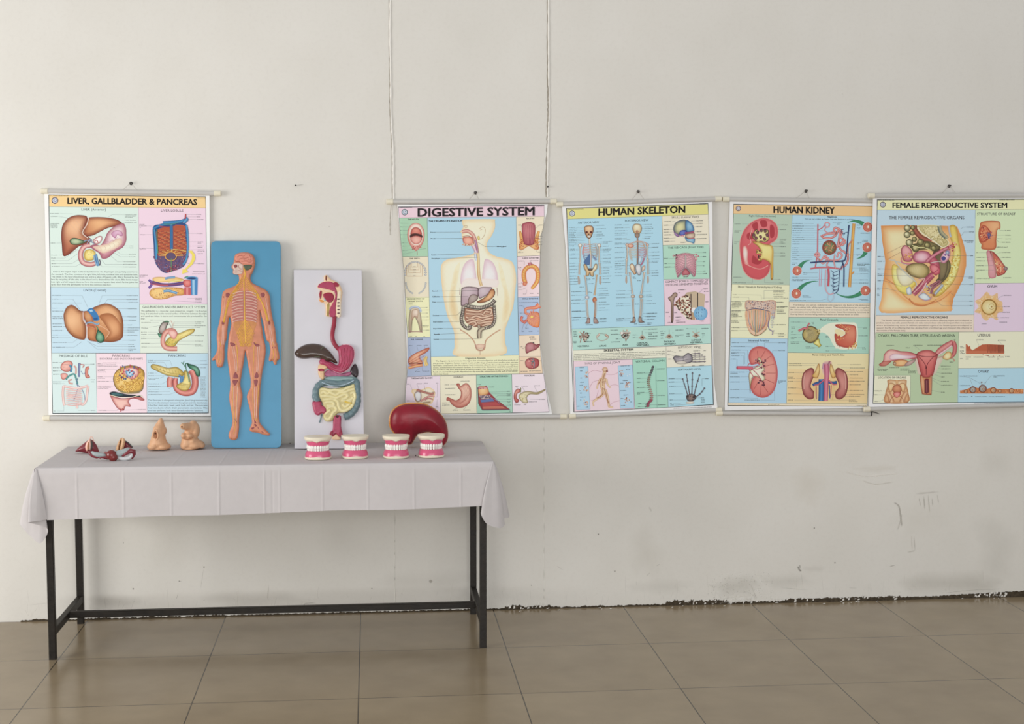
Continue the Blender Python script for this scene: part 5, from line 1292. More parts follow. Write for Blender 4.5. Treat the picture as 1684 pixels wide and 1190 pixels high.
for k in range(9): A.line([(1130 + k * 30, 655 + k * 5), (1145 + k * 30, 690 + k * 6)], 2.5, 'A08A34', smooth=False, up=.2)
A.tube([(1265, 750), (1255, 800), (1260, 850)], [50, 54, 48], 'B0504A', 'F0A89A', outline='8E4A44')
A.tube([(1470, 680), (1500, 740), (1508, 820), (1480, 890), (1400, 905), (1330, 870), (1310, 800), (1320, 760)], [60, 62, 62, 64, 60, 54, 46, 36], 'A8403E', 'EE9A8C', outline='8E3E3A')
A.shade([(1400, 690), (1440, 700), (1455, 760), (1465, 830), (1430, 880), (1370, 880), (1320, 840), (1370, 800), (1400, 750)], '9A7A1A', 'D9BE54', 'EFDF8A', (1420, 800), R=20, outline='8A6E20')
for k in range(8): A.line([(1340 + k * 14, 845 - k * 3), (1360 + k * 14, 800 + k * 4), (1372 + k * 12, 860)], 2.4, 'A88A2C', up=.2)
A.tube([(1345, 735), (1370, 755), (1365, 805)], 22, '1F4E86', '6AA4D0'); A.tube([(1375, 745), (1392, 755), (1380, 800)], 12, '1F4E86', '6AA4D0')
A.shade([(1430, 620), (1470, 625), (1530, 650), (1556, 700), (1550, 745), (1520, 735), (1500, 690), (1450, 660)], '123F30', '2E7858', '7FB99A', (1510, 680), R=20, outline='1E4034'); A.tube([(1418, 660), (1415, 620), (1440, 612)], 9, '1E4A3A', '4F8A6E'); A.tube([(1370, 605), (1390, 620), (1415, 660), (1440, 740), (1450, 800)], 10, '2E5A4A', '7FB09A'); A.tube([(1398, 590), (1390, 620)], 8, '2E5A4A', '7FB09A', smooth=False)
A.para(['The Pancreas is elongated, triangular gland lying transversely', 'dorsal to the stomach between the spleen and the duodenum.', 'It has four main parts: head, neck, body and tail. The pancreas', 'has two ducts which drain pancreatic secretions. The', 'pancreas performs both exocrine and endocrine functions.'], 1044, 977, 1628, 25.5, 14.5, last=545)
A.labs([(1245, 1113, 380)], h=6); A.y0 = 0; A.labs([(75, 71, 180)], h=5); A.labs([(1520, 90, 90)], h=5)
finish(A, T1)
# ------------------------------------------------------------------ chart: DIGESTIVE SYSTEM
PRINT_GAIN = 1.14
def bend2(px, py):
    t = min(max((py - 336) / 345, 0), 1); s = math.sin(math.pi * t) ** 1.2
    xl = 666; xr = 889
    e = max(0, (px - (xr - 28)) / 28) if px > xr - 28 else (max(0, (xl + 22 - px) / 22) if px < xl + 22 else 0)
    return .004 * s + .014 * s * min(e, 1.2) ** 2


S2 = WallSurf(-.015, bend2, True)
T2 = chart('curling wall chart titled DIGESTIVE SYSTEM with a body outline, behind the red kidney model', -.015, -.0135, -.0135,
           ((636.5, 331.6), (914.5, 330.9)), ((652, 686.5), (931, 684.6)), (1, 1), (1, 1), [(768, 331), (789, 331)], (782, 317), 'nail above the digestive system chart')
A = Art(S2, 650, 325); B0 = 992
right = [(1508, 62), (1497, 150), (1478, 230), (1445, 330), (1432, 480), (1427, 700), (1425, 900), (1428, B0 + 0), (1425, B0 + 250), (1436, B0 + 450), (1458, B0 + 650), (1480, B0 + 820), (1510, B0 + 960), (1552, B0 + 1146)]
left = [(98, B0 + 1164), (98, B0 + 1000), (104, B0 + 850), (116, B0 + 740), (112, B0 + 480), (100, B0 + 200), (90, B0), (96, 900), (86, 700), (62, 480), (45, 330), (30, 180), (20, 66)]
sheet_mesh(A, right + [(800, B0 + 1156)] + left, T2)
A.line([(30, 92), (740, 82), (1474, 72)], 6, '33383E', smooth=False)
A.panel([(32, 95), (1472, 76), (1474, 188), (38, 200)], 'E8C9D6')
A.panel([(38, 200), (316, 196), (328, 580), (72, 582), (52, 400)], 'A5CFAE'); A.panel([(72, 582), (328, 580), (338, 982), (100, 985), (92, 780)], 'E6DCC0'); A.panel([(100, 985), (338, 982), (346, B0 + 385), (124, B0 + 388), (108, B0 + 180)], 'EDECB6'); A.panel([(124, B0 + 388), (346, B0 + 385), (356, B0 + 765), (118, B0 + 778), (124, B0 + 580)], 'A9B9D6')
A.panel([(316, 196), (1196, 188), (1222, B0 + 562), (352, B0 + 580)], 'A9D2E6'); A.panel([(352, B0 + 580), (1222, B0 + 562), (1226, B0 + 745), (358, B0 + 765)], 'F0EDBC')
A.panel([(1196, 188), (1474, 184), (1462, 300), (1438, 380), (1432, 572), (1205, 580)], 'EBDDC0'); A.panel([(1205, 580), (1432, 572), (1424, 780), (1426, 975), (1212, 985)], 'EBD3D8'); A.panel([(1212, 985), (1426, 975), (1420, B0 + 200), (1424, B0 + 362), (1222, B0 + 368)], 'A9BEDC'); A.panel([(1222, B0 + 368), (1424, B0 + 362), (1440, B0 + 575), (1224, B0 + 580)], 'EBD6BC'); A.panel([(1224, B0 + 580), (1440, B0 + 575), (1458, B0 + 742), (1226, B0 + 748)], 'EBCFAE')
A.panel([(116, B0 + 778), (442, B0 + 768), (448, B0 + 1142), (102, B0 + 1146), (104, B0 + 900)], 'EBD9E6'); A.panel([(442, B0 + 768), (800, B0 + 760), (806, B0 + 1138), (448, B0 + 1142)], 'EEE4C8'); A.panel([(800, B0 + 760), (1152, B0 + 752), (1160, B0 + 1136), (806, B0 + 1138)], 'A6D3BC'); A.panel([(1152, B0 + 752), (1466, B0 + 745), (1490, B0 + 900), (1520, B0 + 1122), (1160, B0 + 1136)], 'EDDBE4')
A.line([(102, B0 + 1148), (800, B0 + 1142), (1520, B0 + 1124)], 4, '555A60', smooth=False)
A.sl = -.012
A.logo(93, 143, 31, '5A6672', 'C6D6DE')
A.text('DIGESTIVE SYSTEM', 800, 138, 80, 1150, off=.01, bold=.055, c='120C10')
A.text('THE MOUTH', 178, 214, 13, 108, off=.01, bold=.04); A.text('THE ORGANS OF DIGESTION', 497, 228, 19, 334, off=.01, bold=.06); A.text('RECTUM', 1334, 205, 13, 76, off=.01, bold=.04)
A.text('THE TEETH', 190, 600, 13, 100, off=.01, bold=.04); A.text('LARGE INTESTINE', 1338, 596, 13, 160, off=.01, bold=.04); A.text('CROSS SECTION OF', 202, 1000, 13, 174, off=.01, bold=.04); A.text('MOLAR TOOTH', 200, 1022, 13, 138, off=.01, bold=.04); A.text('SMALL INTESTINE', 1336, 998, 13, 156, off=.01, bold=.04)
# mouth
A.labs([(52, 252, 20, 130, 252), (50, 288, 18, 140, 288), (50, 322, 18, 140, 322), (52, 365, 18, 125, 365), (60, 405, 18, 120, 405), (70, 445, 18, 120, 445), (72, 478, 18, 150, 476), (75, 522, 18, 190, 505), (78, 555, 18, 200, 530), (280, 504, 20, 230, 512)], h=5)
A.shade([(120, 370), (130, 310), (160, 265), (205, 250), (250, 268), (282, 320), (288, 380), (275, 440), (245, 490), (205, 520), (165, 490), (135, 440)], 'C8746A', 'E3A493', 'F2CFC0', (205, 290), R=18, outline='B05A50'); A.shade([(140, 370), (150, 310), (180, 280), (210, 275), (245, 290), (270, 340), (272, 400), (250, 450), (210, 470), (170, 455), (146, 410)], 'F2E6D8', 'E9C9B8', 'D98A7A', (205, 380), R=16)
A.shade([(152, 370), (165, 310), (205, 292), (248, 315), (262, 370), (205, 385)], '8E2A26', 'C9584A', 'E08A76', (205, 320), R=16); A.poly([(150, 365), (200, 350), (262, 368), (265, 395), (205, 385), (150, 395)], '4A2420', smooth=True); A.shade([(150, 395), (205, 375), (264, 395), (250, 440), (205, 460), (165, 440)], 'B04A42', 'DB8A7C', 'EDB4A4', (205, 420), R=14); A.speckle([(150, 480), (205, 470), (262, 480), (230, 520), (180, 520)], 24, 4, 7, ['C45A56', 'A8443E', 'E09A8C']); A.line([(215, 520), (218, 568)], 3, 'A85A50')
# teeth
for s in (-1, 1):
    for k in range(9):
        a = .12 + k * .2; A.dot(198 + s * 102 * math.sin(a), 745 - 112 * math.cos(a), 11, '6F7F98', hi='E8E4D8', ry=9, n=8, up=.1)
    for k in range(8):
        a = .35 + k * .17; A.dot(203 + s * 98 * math.sin(a), 880 - 20 + 110 * math.cos(a) - 20, 9, '8A98A8', hi='E4E0D2', n=8, up=.1)
for k, (w, y) in enumerate([(30, 685), (44, 712), (60, 740), (78, 775)]): A.line([(190 - w, 640 + k * 10), (190 - w, y), (190 + w, y), (190 + w, 640 + k * 10)], 2.5, 'B98A5A', smooth=False); A.labs([(178, y - 3, 28)], h=6)
# rectum
A.tube([(1232, 330), (1250, 420), (1240, 500)], [20, 40, 30], 'C07A2A', 'EDB45A'); A.tube([(1420, 330), (1395, 420), (1405, 500)], [20, 40, 30], 'C07A2A', 'EDB45A'); A.shade([(1225, 505), (1240, 440), (1320, 470), (1400, 440), (1418, 505), (1380, 512), (1320, 480), (1262, 512)], 'B85A2A', 'E0944A', 'F0C07A', (1320, 480), R=14)
A.shade([(1252, 280), (1275, 250), (1330, 240), (1372, 256), (1385, 300), (1378, 400), (1362, 462), (1282, 462), (1262, 400)], '8E2F44', 'B4505E', 'D07A80', (1310, 330), R=20, outline='8E2F44')
for k in range(12): A.line([(1272 + k * 9, 270), (1280 + k * 8, 350 + (k % 3) * 10), (1288 + k * 6, 455)], 1.6, 'D08A8E' if k % 2 else '93394A', up=.15)
A.speckle([(1228, 420), (1262, 420), (1262, 500), (1232, 500)], 22, 4, 7, ['B0422E', 'E0A050', 'C8683A']); A.speckle([(1380, 420), (1420, 400), (1418, 500), (1385, 500)], 22, 4, 7, ['B0422E', 'E0A050', 'C8683A']); A.labs([(1215, 270, 28, 1250, 290), (1425, 270, 40, 1390, 300), (1425, 380, 30, 1400, 380), (1428, 403, 28, 1300, 404), (1430, 437, 24, 1400, 437), (1425, 465, 26, 1390, 465), (1216, 540, 48, 1260, 510), (1405, 537, 32, 1390, 510)], h=5)
# large intestine
A.tube([(1290, 850), (1272, 790), (1275, 730), (1305, 690), (1350, 675), (1395, 700), (1410, 760), (1400, 830), (1360, 885), (1345, 900)], [40, 46, 44, 42, 42, 44, 44, 42, 34, 20], 'C85A2E', 'F2C05A')
for k in range(16): a = math.pi * (-.15 + 1.3 * k / 15); A.line([(1340 - 92 * math.cos(a), 770 - 102 * math.sin(a)), (1340 - 58 * math.cos(a), 770 - 66 * math.sin(a))], 4, 'D8742E', smooth=False, up=.15)
A.tube([(1328, 640), (1332, 670)], 34, 'A84A5A', 'D08A8E', smooth=False); A.dot(1280, 850, 22, 'C85A3A', hi='E8A07A'); A.labs([(1215, 626, 58, 1275, 665), (1330, 622, 90, 1365, 665), (1216, 690, 30, 1245, 720), (1215, 850, 28, 1250, 835), (1218, 880, 30, 1265, 865), (1218, 906, 36, 1290, 890), (1265, 950, 25, 1300, 910), (1330, 945, 35), (1405, 945, 22)], h=5)
# small intestine
A.tube([(1424, 1060), (1385, 1085), (1330, 1090), (1290, 1100), (1290, 1140), (1315, 1150)], [60, 34, 26, 26, 24, 22], 'C8523A', 'F0A07A')
A.shade([(1300, 1200), (1330, 1140), (1380, 1128), (1424, 1150), (1422, B0 + 280), (1370, B0 + 285), (1320, B0 + 255)], 'C8532E', 'E8904E', 'F4C890', (1350, 1180), R=20)
for k in range(14): a = 2 * math.pi * k / 14; A.tube([(1358, B0 + 190), (1358 + 30 * math.cos(a), B0 + 190 + 30 * math.sin(a)), (1362 + 62 * math.cos(a + .3), B0 + 200 + 80 * math.sin(a + .3))], 11, 'C8483A', 'F2AC8A')
A.dot(1350, B0 + 185, 14, 'E9B83A', hi='F4DE7A'); A.tube([(1255, B0 + 180), (1245, B0 + 215), (1275, B0 + 235), (1300, B0 + 215), (1270, B0 + 250)], 24, 'B03A3A', 'E88A76'); A.labs([(1225, 1036, 190), (1228, 1068, 32, 1280, 1100), (1232, 1140, 25, 1290, 1140), (1252, B0 + 328, 22, 1270, B0 + 250), (1288, B0 + 296, 30, 1310, B0 + 250), (1320, B0 + 328, 40), (1405, B0 + 326, 18)], h=5)
# body
sk = 'EEE3BE'
A.shade([(672, 290), (664, 262), (665, 222), (720, 214), (968, 212), (985, 232), (985, 300), (950, 380), (915, 430), (905, 480), (930, 540), (1000, 580), (1080, 600), (1150, 630), (1180, 690), (1196, 800), (1185, 920), (1165, 1080), (1130, B0 + 190), (1085, B0 + 320), (1085, B0 + 430), (1068, B0 + 560), (605, B0 + 572), (588, B0 + 470), (580, B0 + 330), (520, B0 + 190), (478, 1000), (462, 880), (450, 740), (458, 660), (510, 612), (620, 590), (740, 565), (780, 540), (782, 480), (700, 470), (680, 440), (660, 400), (655, 345), (642, 340)], 'E7CC9C', 'F0E2BE', 'F6EED2', (820, 700), R=45, step=34)
A.shade([(560, 820), (590, 700), (640, 640), (620, 800), (600, 960), (640, B0 + 220), (560, B0 + 220), (520, B0 + 60)], 'F0E2BE', 'E4CB94', 'DDBE84', (575, 1000), R=60, step=30); A.shade([(1090, 820), (1060, 700), (1020, 640), (1040, 800), (1075, 960), (1050, B0 + 220), (1110, B0 + 220), (1140, B0 + 60)], 'F0E2BE', 'E6CF9A', 'E0C48A', (1090, 1000), R=60, step=30)
A.line([(640, B0 + 310), (720, B0 + 360), (780, B0 + 430), (810, B0 + 510), (880, B0 + 505), (895, B0 + 420), (960, B0 + 360), (1040, B0 + 310)], 12, 'C9A07E'); A.line([(790, B0 + 450), (812, B0 + 505), (870, B0 + 505), (890, B0 + 430)], 8, 'B07E6E'); A.shade([(800, B0 + 460), (880, B0 + 455), (872, B0 + 495), (815, B0 + 498)], 'C9A08A', 'E0B89E', 'E6C8AE', (840, B0 + 470), R=15); A.line([(838, B0 + 510), (838, B0 + 560)], 4, 'B98A76')
A.line([(830, 310), (860, 288), (888, 305), (885, 360), (860, 400), (840, 410)], 4, 'B9925E'); A.line([(840, 320), (862, 310)], 3, 'B9925E'); A.line([(676, 282), (700, 276), (715, 284)], 4, '9A7A4E'); A.line([(690, 296), (712, 294)], 3, '9A7A4E'); A.shade([(812, 385), (830, 378), (836, 410), (820, 420)], 'B99A3A', 'D9BE5A', 'E6D27E', (824, 395), R=8)
for s, cx in ((-1, 735), (1, 925)):
    A.shade([(cx + s * 60, 610) if False else (cx - s * 30, 605), (cx + s * 40, 640), (cx + s * 82, 740), (cx + s * 88, 850), (cx + s * 50, 872), (cx - s * 60, 870), (cx - s * 66, 780), (cx - s * 50, 660)], 'D9B8C4', 'E8D3DA', 'F0E8E8', (cx, 760), R=40, step=26)
A.shade([(650, 860), (700, 800), (810, 800), (1005, 810), (1015, 870), (960, 885), (680, 885)], 'EBD9D4', 'EEDFD8', 'F0E6E0', None, R=20)
A.tube([(815, 520), (820, 600), (822, 700), (830, 790), (852, 872)], 28, 'C08A4A', 'F0D6A0'); A.tube([(790, 555), (800, 620)], 22, '8AA0C4', 'E0E4EA', smooth=False); A.tube([(770, 470), (790, 510), (800, 545)], [38, 34, 26], 'B0889C', 'E8D0DC')
A.tube([(660, 335), (720, 330), (770, 370), (795, 430), (812, 520)], [30, 34, 34, 28, 24], 'B85A5A', 'EBC0AC'); A.tube([(790, 420), (805, 480), (815, 545)], 16, '8A5A86', 'BE96B8'); A.shade([(668, 400), (700, 385), (750, 390), (775, 430), (770, 460), (700, 465), (676, 445)], 'B8483E', 'E08A72', 'F0B49A', (720, 425), R=16, outline='A04A40'); A.line([(665, 385), (720, 376), (770, 400)], 5, 'A85A52'); A.line([(660, 350), (700, 345), (740, 352)], 3, 'B06A60')
A.speckle([(660, 455), (720, 460), (770, 455), (740, 475), (680, 470)], 16, 4, 7, ['E6DCC0', 'C98A6A'])
A.shade([(655, 910), (672, 890), (730, 880), (810, 890), (820, 905), (815, 980), (780, 1010), (720, 1050), (660, 1068), (650, 1040)], '5A3E44', 'B49AA4', 'CDB8C0', (720, 930), R=12, outline='4E363C', ow=5); A.shade([(828, 895), (930, 885), (955, 895), (930, 940), (870, 980), (828, 990)], '6A4A52', 'B8A0AC', 'CDBCC4', (870, 920), R=10, outline='5A3E46', ow=4)
A.shade([(720, 1010), (750, 960), (800, 960), (815, 1000), (760, 1040), (725, 1045)], '6A4A44', '9A8680', 'B4A49C', (765, 990), R=12, outline='54403C'); A.shade([(810, 1025), (860, 1000), (910, 960), (940, 910), (975, 905), (985, 950), (950, 1000), (890, 1030), (830, 1040)], '6E3A22', 'B8703E', 'E8B47A', (925, 975), R=18, outline='5E3A2A'); A.line([(640, 890), (636, 960)], 4, 'A87A7A'); A.line([(1005, 890), (1012, 970)], 5, 'A87A7A')
# colon and gut
def haustra(pts, w, edge='3A3430', mid='A89A8C'):
    P2 = cr(pts, 6, closed=False); A.tube(pts, w, edge, mid); A.up()
    L = 0
    for i in range(1, len(P2)):
        L += np.linalg.norm(P2[i] - P2[i - 1])
        if L > 15:
            L = 0; d = P2[i] - P2[i - 1]; d /= np.linalg.norm(d); s = np.array([-d[1], d[0]]); A.line([P2[i] - s * w * .5, P2[i] + s * w * .5], 4, '2E2826', smooth=False, up=0); A.line([P2[i] - d * 7 - s * w * .28, P2[i] - d * 7 + s * w * .1], 5, 'DCD2C4', smooth=False, up=0)
A.shade([(690, 1090), (760, 1100), (860, 1110), (960, 1080), (985, B0 + 180), (960, B0 + 250), (880, B0 + 280), (780, B0 + 280), (700, B0 + 240), (680, B0 + 170)], '8A5A44', 'C48A6A', 'D9A686', (840, 1180), R=25)
gut = [[(700, 1110), (760, 1120), (820, 1125), (860, 1110)], [(870, 1150), (900, 1110), (950, 1105), (940, 1150), (890, 1165)], [(700, 1145), (770, 1150), (850, 1150), (870, 1165)], [(700, 1180), (740, 1190), (800, 1170), (860, 1185), (930, 1170), (965, 1160)], [(705, 1215), (760, 1200), (830, 1220), (900, 1200), (960, 1190)], [(720, 1245), (770, 1225), (830, 1240), (890, 1230), (960, 1225)], [(770, 1265), (800, 1250), (790, 1230)], [(860, 1265), (910, 1250), (950, 1250)], [(880, 1140), (890, 1125), (930, 1130)]]
for g in gut: A.tube(g, 22, '9A6248', 'F2CDB0', outline='6E4634')
haustra([(690, 1060), (760, 1080), (860, 1085), (950, 1050), (985, 1010)], 38); haustra([(672, 1075), (665, 1140), (652, 1190), (665, 1250), (700, 1285), (735, 1290), (740, 1260)], 34); haustra([(975, 1060), (980, 1130), (985, 1190), (965, 1255), (910, 1285), (860, 1290)], 28)
A.tube([(880, 1285), (850, 1300), (830, 1330), (832, 1390)], [30, 34, 44, 30], '5E4C3E', 'D2C4A8', outline='4A3C34'); A.tube([(825, 1260), (830, 1290)], 26, '6E5C4E', 'CDBEA4', smooth=False)
for (s, x, y, x2, y2, w) in [('Nose', 350, 341, 650, 338, 46), ('Mouth', 352, 403, 668, 400, 46), ('Larynx', 358, 565, 790, 556, 50), ('Oesophagus', 358, 600, 815, 590, 82), ('Stomach', 366, 922, 820, 916, 56), ('Gallbladder', 368, 978, 720, 976, 72), ('Liver', 368, 1030, 650, 1026, 34), ('Duodenum', 372, 1164, 610, 1160, 62)]:
    A.text(s, x, y, 11, w, al='l', off=.01, bold=.06); A.line([(x + w + 5, y), (x2, y2)], 2, '5A5650', smooth=False, up=.2)
A.line([(610, 1160), (670, 1105)], 2, '5A5650', smooth=False)
for (s, x, y, x2, y2, w) in [('Small intestine', 374, 234, 700, 230, 94), ('Large intestine', 376, 300, 650, 296, 92), ('Appendix', 380, 356, 720, 345, 62), ('Rectum', 380, 407, 820, 400, 52)]:
    A.text(s, x, B0 + y, 11, w, al='l', off=.01, bold=.06); A.line([(x + w + 5, B0 + y), (x2, B0 + y2)], 2, '5A5650', smooth=False, up=.2)
A.text('Salivary gland', 1002, 481, 11, 94, al='l', off=.01, bold=.06); A.line([(1000, 481), (890, 483), (815, 440)], 2, '5A5650', smooth=False)
A.y0 = B0
A.text('Digestive System', 793, 592, 15, 196, off=.04)
A.para(['The Digestive System includes the organs that promote digestion and absorb the products of', 'the process. Digestive System organs break, smaller large particles into smaller ones, secrete', 'hydrolytic compounds that decompose food molecules, absorbs the products of the digestive', 'action, and eliminates the unused residues. It consists of an Alimentary canal that extends from', 'the mouth to the anus and several accessory organs that releases secretions into the canal.', 'Foods are moved through the digestive tract by muscular contractions in the wall of the tubular', 'Alimentary Canal.'], 374, 622, 1212, 21.3, 13, last=150, indent=26)
# molar, tongue
A.labs([(135, 58, 40)], h=6); A.shade([(135, 330), (132, 230), (145, 130), (150, 100), (190, 90), (235, 100), (248, 150), (262, 240), (265, 325), (245, 325), (225, 250), (195, 190), (175, 200), (165, 270), (160, 330)], '8A7A66', 'BDA88C', 'D9CBB0', (190, 130), R=14, outline='6A5C50'); A.tube([(140, 110), (170, 88), (220, 88), (248, 115), (252, 140)], 18, '8AA0C4', 'CDD8E6'); A.shade([(170, 120), (225, 115), (220, 200), (195, 180), (170, 220), (160, 180)], 'A0745A', 'C8A88C', 'E8D6C4', (205, 140), R=10); A.tube([(128, 335), (200, 330), (272, 335)], 8, '8A5A5A', 'B88A86'); A.labs([(300, 92, 28, 240, 92), (305, 117, 25, 230, 120), (300, 148, 28, 240, 150), (305, 186, 28, 255, 186), (300, 215, 32, 255, 215), (275, 275, 55, 250, 270), (278, 285, 50), (300, 316, 35, 260, 316), (145, 375, 25), (200, 377, 20), (280, 377, 22)], h=5)
A.text('THE TONGUE', 212, 408, 13, 118, off=.01, bold=.04); A.labs([(135, 468, 35, 150, 560), (215, 467, 50, 240, 580), (285, 465, 35, 305, 510), (200, 725, 48, 245, 690), (270, 722, 70, 265, 680)], h=5)
A.shade([(132, 600), (180, 555), (250, 520), (330, 488), (332, 510), (300, 540), (240, 580), (270, 640), (200, 665), (140, 660)], 'A84A34', 'D98A66', 'EDB48E', (210, 560), R=20, outline='9E5040')
for k in range(7): A.line([(140, 620 + k * 8), (200, 580 + k * 12), (290, 515 + k * 18)], 3, 'B85A48' if k % 2 else 'E8B898', up=.2)
A.tube([(135, 645), (200, 640), (270, 650)], 9, '4A2E2A', '8A4A3E'); A.tube([(130, 690), (200, 672), (270, 660)], 26, 'C8463A', 'F2C07A'); A.tube([(310, 575), (300, 620), (318, 665)], 24, 'C99A3A', 'F0D27A'); A.tube([(285, 590), (290, 640), (300, 670)], 14, 'D9A04A', 'F4DC90')
# bottom row
A.sl = -.02
A.text('THE SALIVARY GLANDS', 262, 790, 14, 212, off=.01, bold=.04); A.text('STOMACH', 622, 780, 14, 92, off=.01, bold=.04); A.text('STRUCTURE OF THE STOMACH', 975, 774, 15, 276, off=.01, bold=.04); A.text('PANCREAS', 1328, 765, 14, 98, off=.01, bold=.04)
A.shade([(160, 920), (185, 895), (240, 910), (330, 880), (392, 925), (380, 1000), (350, 1045), (250, 1045), (200, 1020), (180, 960)], 'E9C98A', 'EBD6B8', 'F2E4CC', (320, 920), R=20); A.shade([(190, 950), (220, 920), (255, 940), (250, 1010), (210, 1020)], '8A4A44', 'D9DDE0', 'F2F4F4', (222, 970), R=14, outline='5A3A3A'); A.tube([(210, 905), (290, 930), (350, 945), (385, 940)], 22, '8A4238', 'C98A7A'); A.tube([(250, 1020), (300, 985), (350, 965), (385, 975)], 16, 'A85050', 'E6AFA4'); A.tube([(290, 1005), (330, 990), (375, 1000)], 14, '9A4A4E', 'E0A09A'); A.tube([(270, 1035), (310, 1030), (350, 1025)], 12, '6A4A30', 'C9B088'); A.line([(360, 930), (382, 925), (395, 940)], 3, '7A5A40'); A.labs([(115, 850, 28, 170, 910), (215, 846, 48, 240, 915), (285, 842, 40, 300, 930), (405, 841, 25), (400, 1072, 30), (405, 1084, 25), (115, 1015, 30, 190, 1018)], h=6); A.line([(418, 850), (416, 975), (380, 978)], 2, '77757A', smooth=False); A.line([(416, 1000), (410, 1065)], 2, '77757A', smooth=False)
A.shade([(606, 850), (632, 845), (645, 870), (700, 840), (742, 880), (752, 950), (735, 1030), (680, 1075), (610, 1080), (560, 1050), (535, 1015), (508, 1010), (515, 980), (560, 995), (600, 1010), (640, 985), (650, 930), (625, 890)], 'A84A3E', 'D9907C', 'F0C4AC', (690, 920), R=26, outline='98483E')
for k in range(5): A.line([(660 + k * 17, 870 + k * 4), (690 + k * 10, 950), (650 + k * 8, 1040 - k * 6), (590 + k * 4, 1050 - k * 6)], 2, 'B8685A', up=.2)
A.labs([(490, 857, 48, 605, 855), (495, 892, 95, 600, 888), (492, 956, 95, 600, 950), (465, 1036, 50, 540, 1030), (465, 1058, 75, 570, 1055), (640, 820, 95), (570, 1108, 55, 620, 1085), (675, 1106, 70, 710, 1060)], h=6)
A.poly([(815, 880), (905, 870), (930, 930), (1000, 1000), (1135, 1100), (860, 1105), (822, 1040)], '9A3A3E'); A.shade([(818, 880), (860, 870), (905, 872), (925, 925), (900, 955), (830, 960)], 'A86A3A', 'DDA05E', 'EEC68C', (865, 910), R=16); A.speckle([(820, 875), (900, 870), (910, 890), (825, 895)], 26, 5, 8, ['C07A8A', '8A4A5A', 'D9A0A0']); A.poly([(830, 965), (930, 955), (950, 990), (845, 1000)], '7A6A78'); A.speckle([(830, 965), (930, 955), (950, 990), (845, 1000)], 30, 5, 8, ['B89AA0', '5A5468', 'C9B0A8'], smooth=False); A.poly([(840, 1005), (960, 995), (985, 1018), (850, 1030)], '5F78AE'); A.poly([(852, 1035), (995, 1025), (1040, 1060), (865, 1068)], 'B8484A'); A.poly([(862, 1072), (1050, 1065), (1100, 1090), (870, 1095)], 'C9705A'); A.line([(860, 1105), (1135, 1102)], 8, '5A6A78', smooth=False); A.line([(815, 880), (822, 1040), (860, 1105)], 5, '5A5A60', smooth=False); A.line([(940, 985), (1000, 1005), (1030, 1040)], 4, '8A9AC4')
A.labs([(815, 853, 32), (930, 879, 50, 900, 880), (1100, 921, 42, 925, 930), (1100, 945, 45, 950, 945), (1110, 955, 35), (1100, 965, 40, 1010, 965, 980, 1000), (1105, 998, 38, 1010, 998), (1105, 1020, 40, 1020, 1020), (1110, 1032, 30), (1115, 1058, 32, 1060, 1062), (1130, 1118, 15)], h=6)
A.shade([(1172, 960), (1190, 910), (1225, 895), (1235, 925), (1205, 945), (1200, 985), (1225, 1010), (1200, 1035), (1178, 1010)], '8E2E30', 'C8605A', 'E09A8A', (1195, 930), R=14, outline='7E3030'); A.tube([(1240, 885), (1240, 930)], 10, '5A5A40', '9A9A6A', smooth=False); A.shade([(1220, 970), (1260, 930), (1320, 920), (1400, 930), (1478, 900), (1475, 915), (1410, 950), (1330, 950), (1300, 985), (1310, 1030), (1260, 1030)], '8A7A4A', 'C8B88A', 'E2D8B4', (1275, 990), R=16, outline='7E7050'); A.speckle([(1230, 970), (1280, 940), (1300, 1000), (1270, 1020)], 26, 2.5, 5, ['E6DCA0', 'A8984A', 'C9BC74'])
A.labs([(1190, 872, 32, 1215, 895), (1252, 870, 62, 1285, 925), (1375, 866, 56, 1402, 925), (1420, 1000, 62, 1330, 998), (1320, 1024, 85), (1180, 1056, 60, 1200, 1030), (1272, 1052, 22)], h=6)
A.sl = -.01
A.text('LIVER', 1352, 383, 13, 52, off=.01, bold=.04); A.labs([(1332, 405, 65), (1235, 480, 30, 1290, 485), (1255, 498, 20), (1240, 618, 35, 1290, 620), (1235, 723, 75), (1325, 720, 118), (1405, 620, 40, 1400, 625)], h=6)
A.shade([(1290, 470), (1310, 445), (1360, 440), (1390, 460), (1428, 452), (1420, 480), (1385, 510), (1340, 525), (1298, 545), (1288, 510)], '7E3038', 'A85A5E', 'C4868A', (1330, 480), R=16, outline='6E2E34'); A.line([(1368, 440), (1372, 500)], 4, '6E2E34'); A.dot(1366, 440, 7, '4A5A54')
A.shade([(1288, 620), (1320, 594), (1365, 590), (1412, 605), (1422, 650), (1400, 685), (1340, 700), (1298, 680), (1286, 650)], '7E2A30', 'B04A4E', 'CC7A76', (1310, 640), R=14, outline='6E2E34'); A.speckle([(1320, 610), (1380, 605), (1400, 660), (1340, 685)], 28, 4, 8, ['6A7A78', 'D99A90', '4A3A44', 'C05A58']); A.tube([(1360, 595), (1375, 640), (1370, 690)], 9, '4E5A6A', '9AA4B0')
A.y0 = 0; A.labs([(42, 98, 130)], h=5); A.labs([(1400, 76, 66)], h=6); A.labs([(1395, 88, 70)], h=5)
finish(A, T2)
# ------------------------------------------------------------------ chart: HUMAN SKELETON
PRINT_GAIN = 1.2
def bend3(px, py):
    t = min(max((py - 335) / 345, 0), 1); s = math.sin(math.pi * t)
    return .003 * s + .006 * max(0, (px - 1155) / 24) ** 2 * s


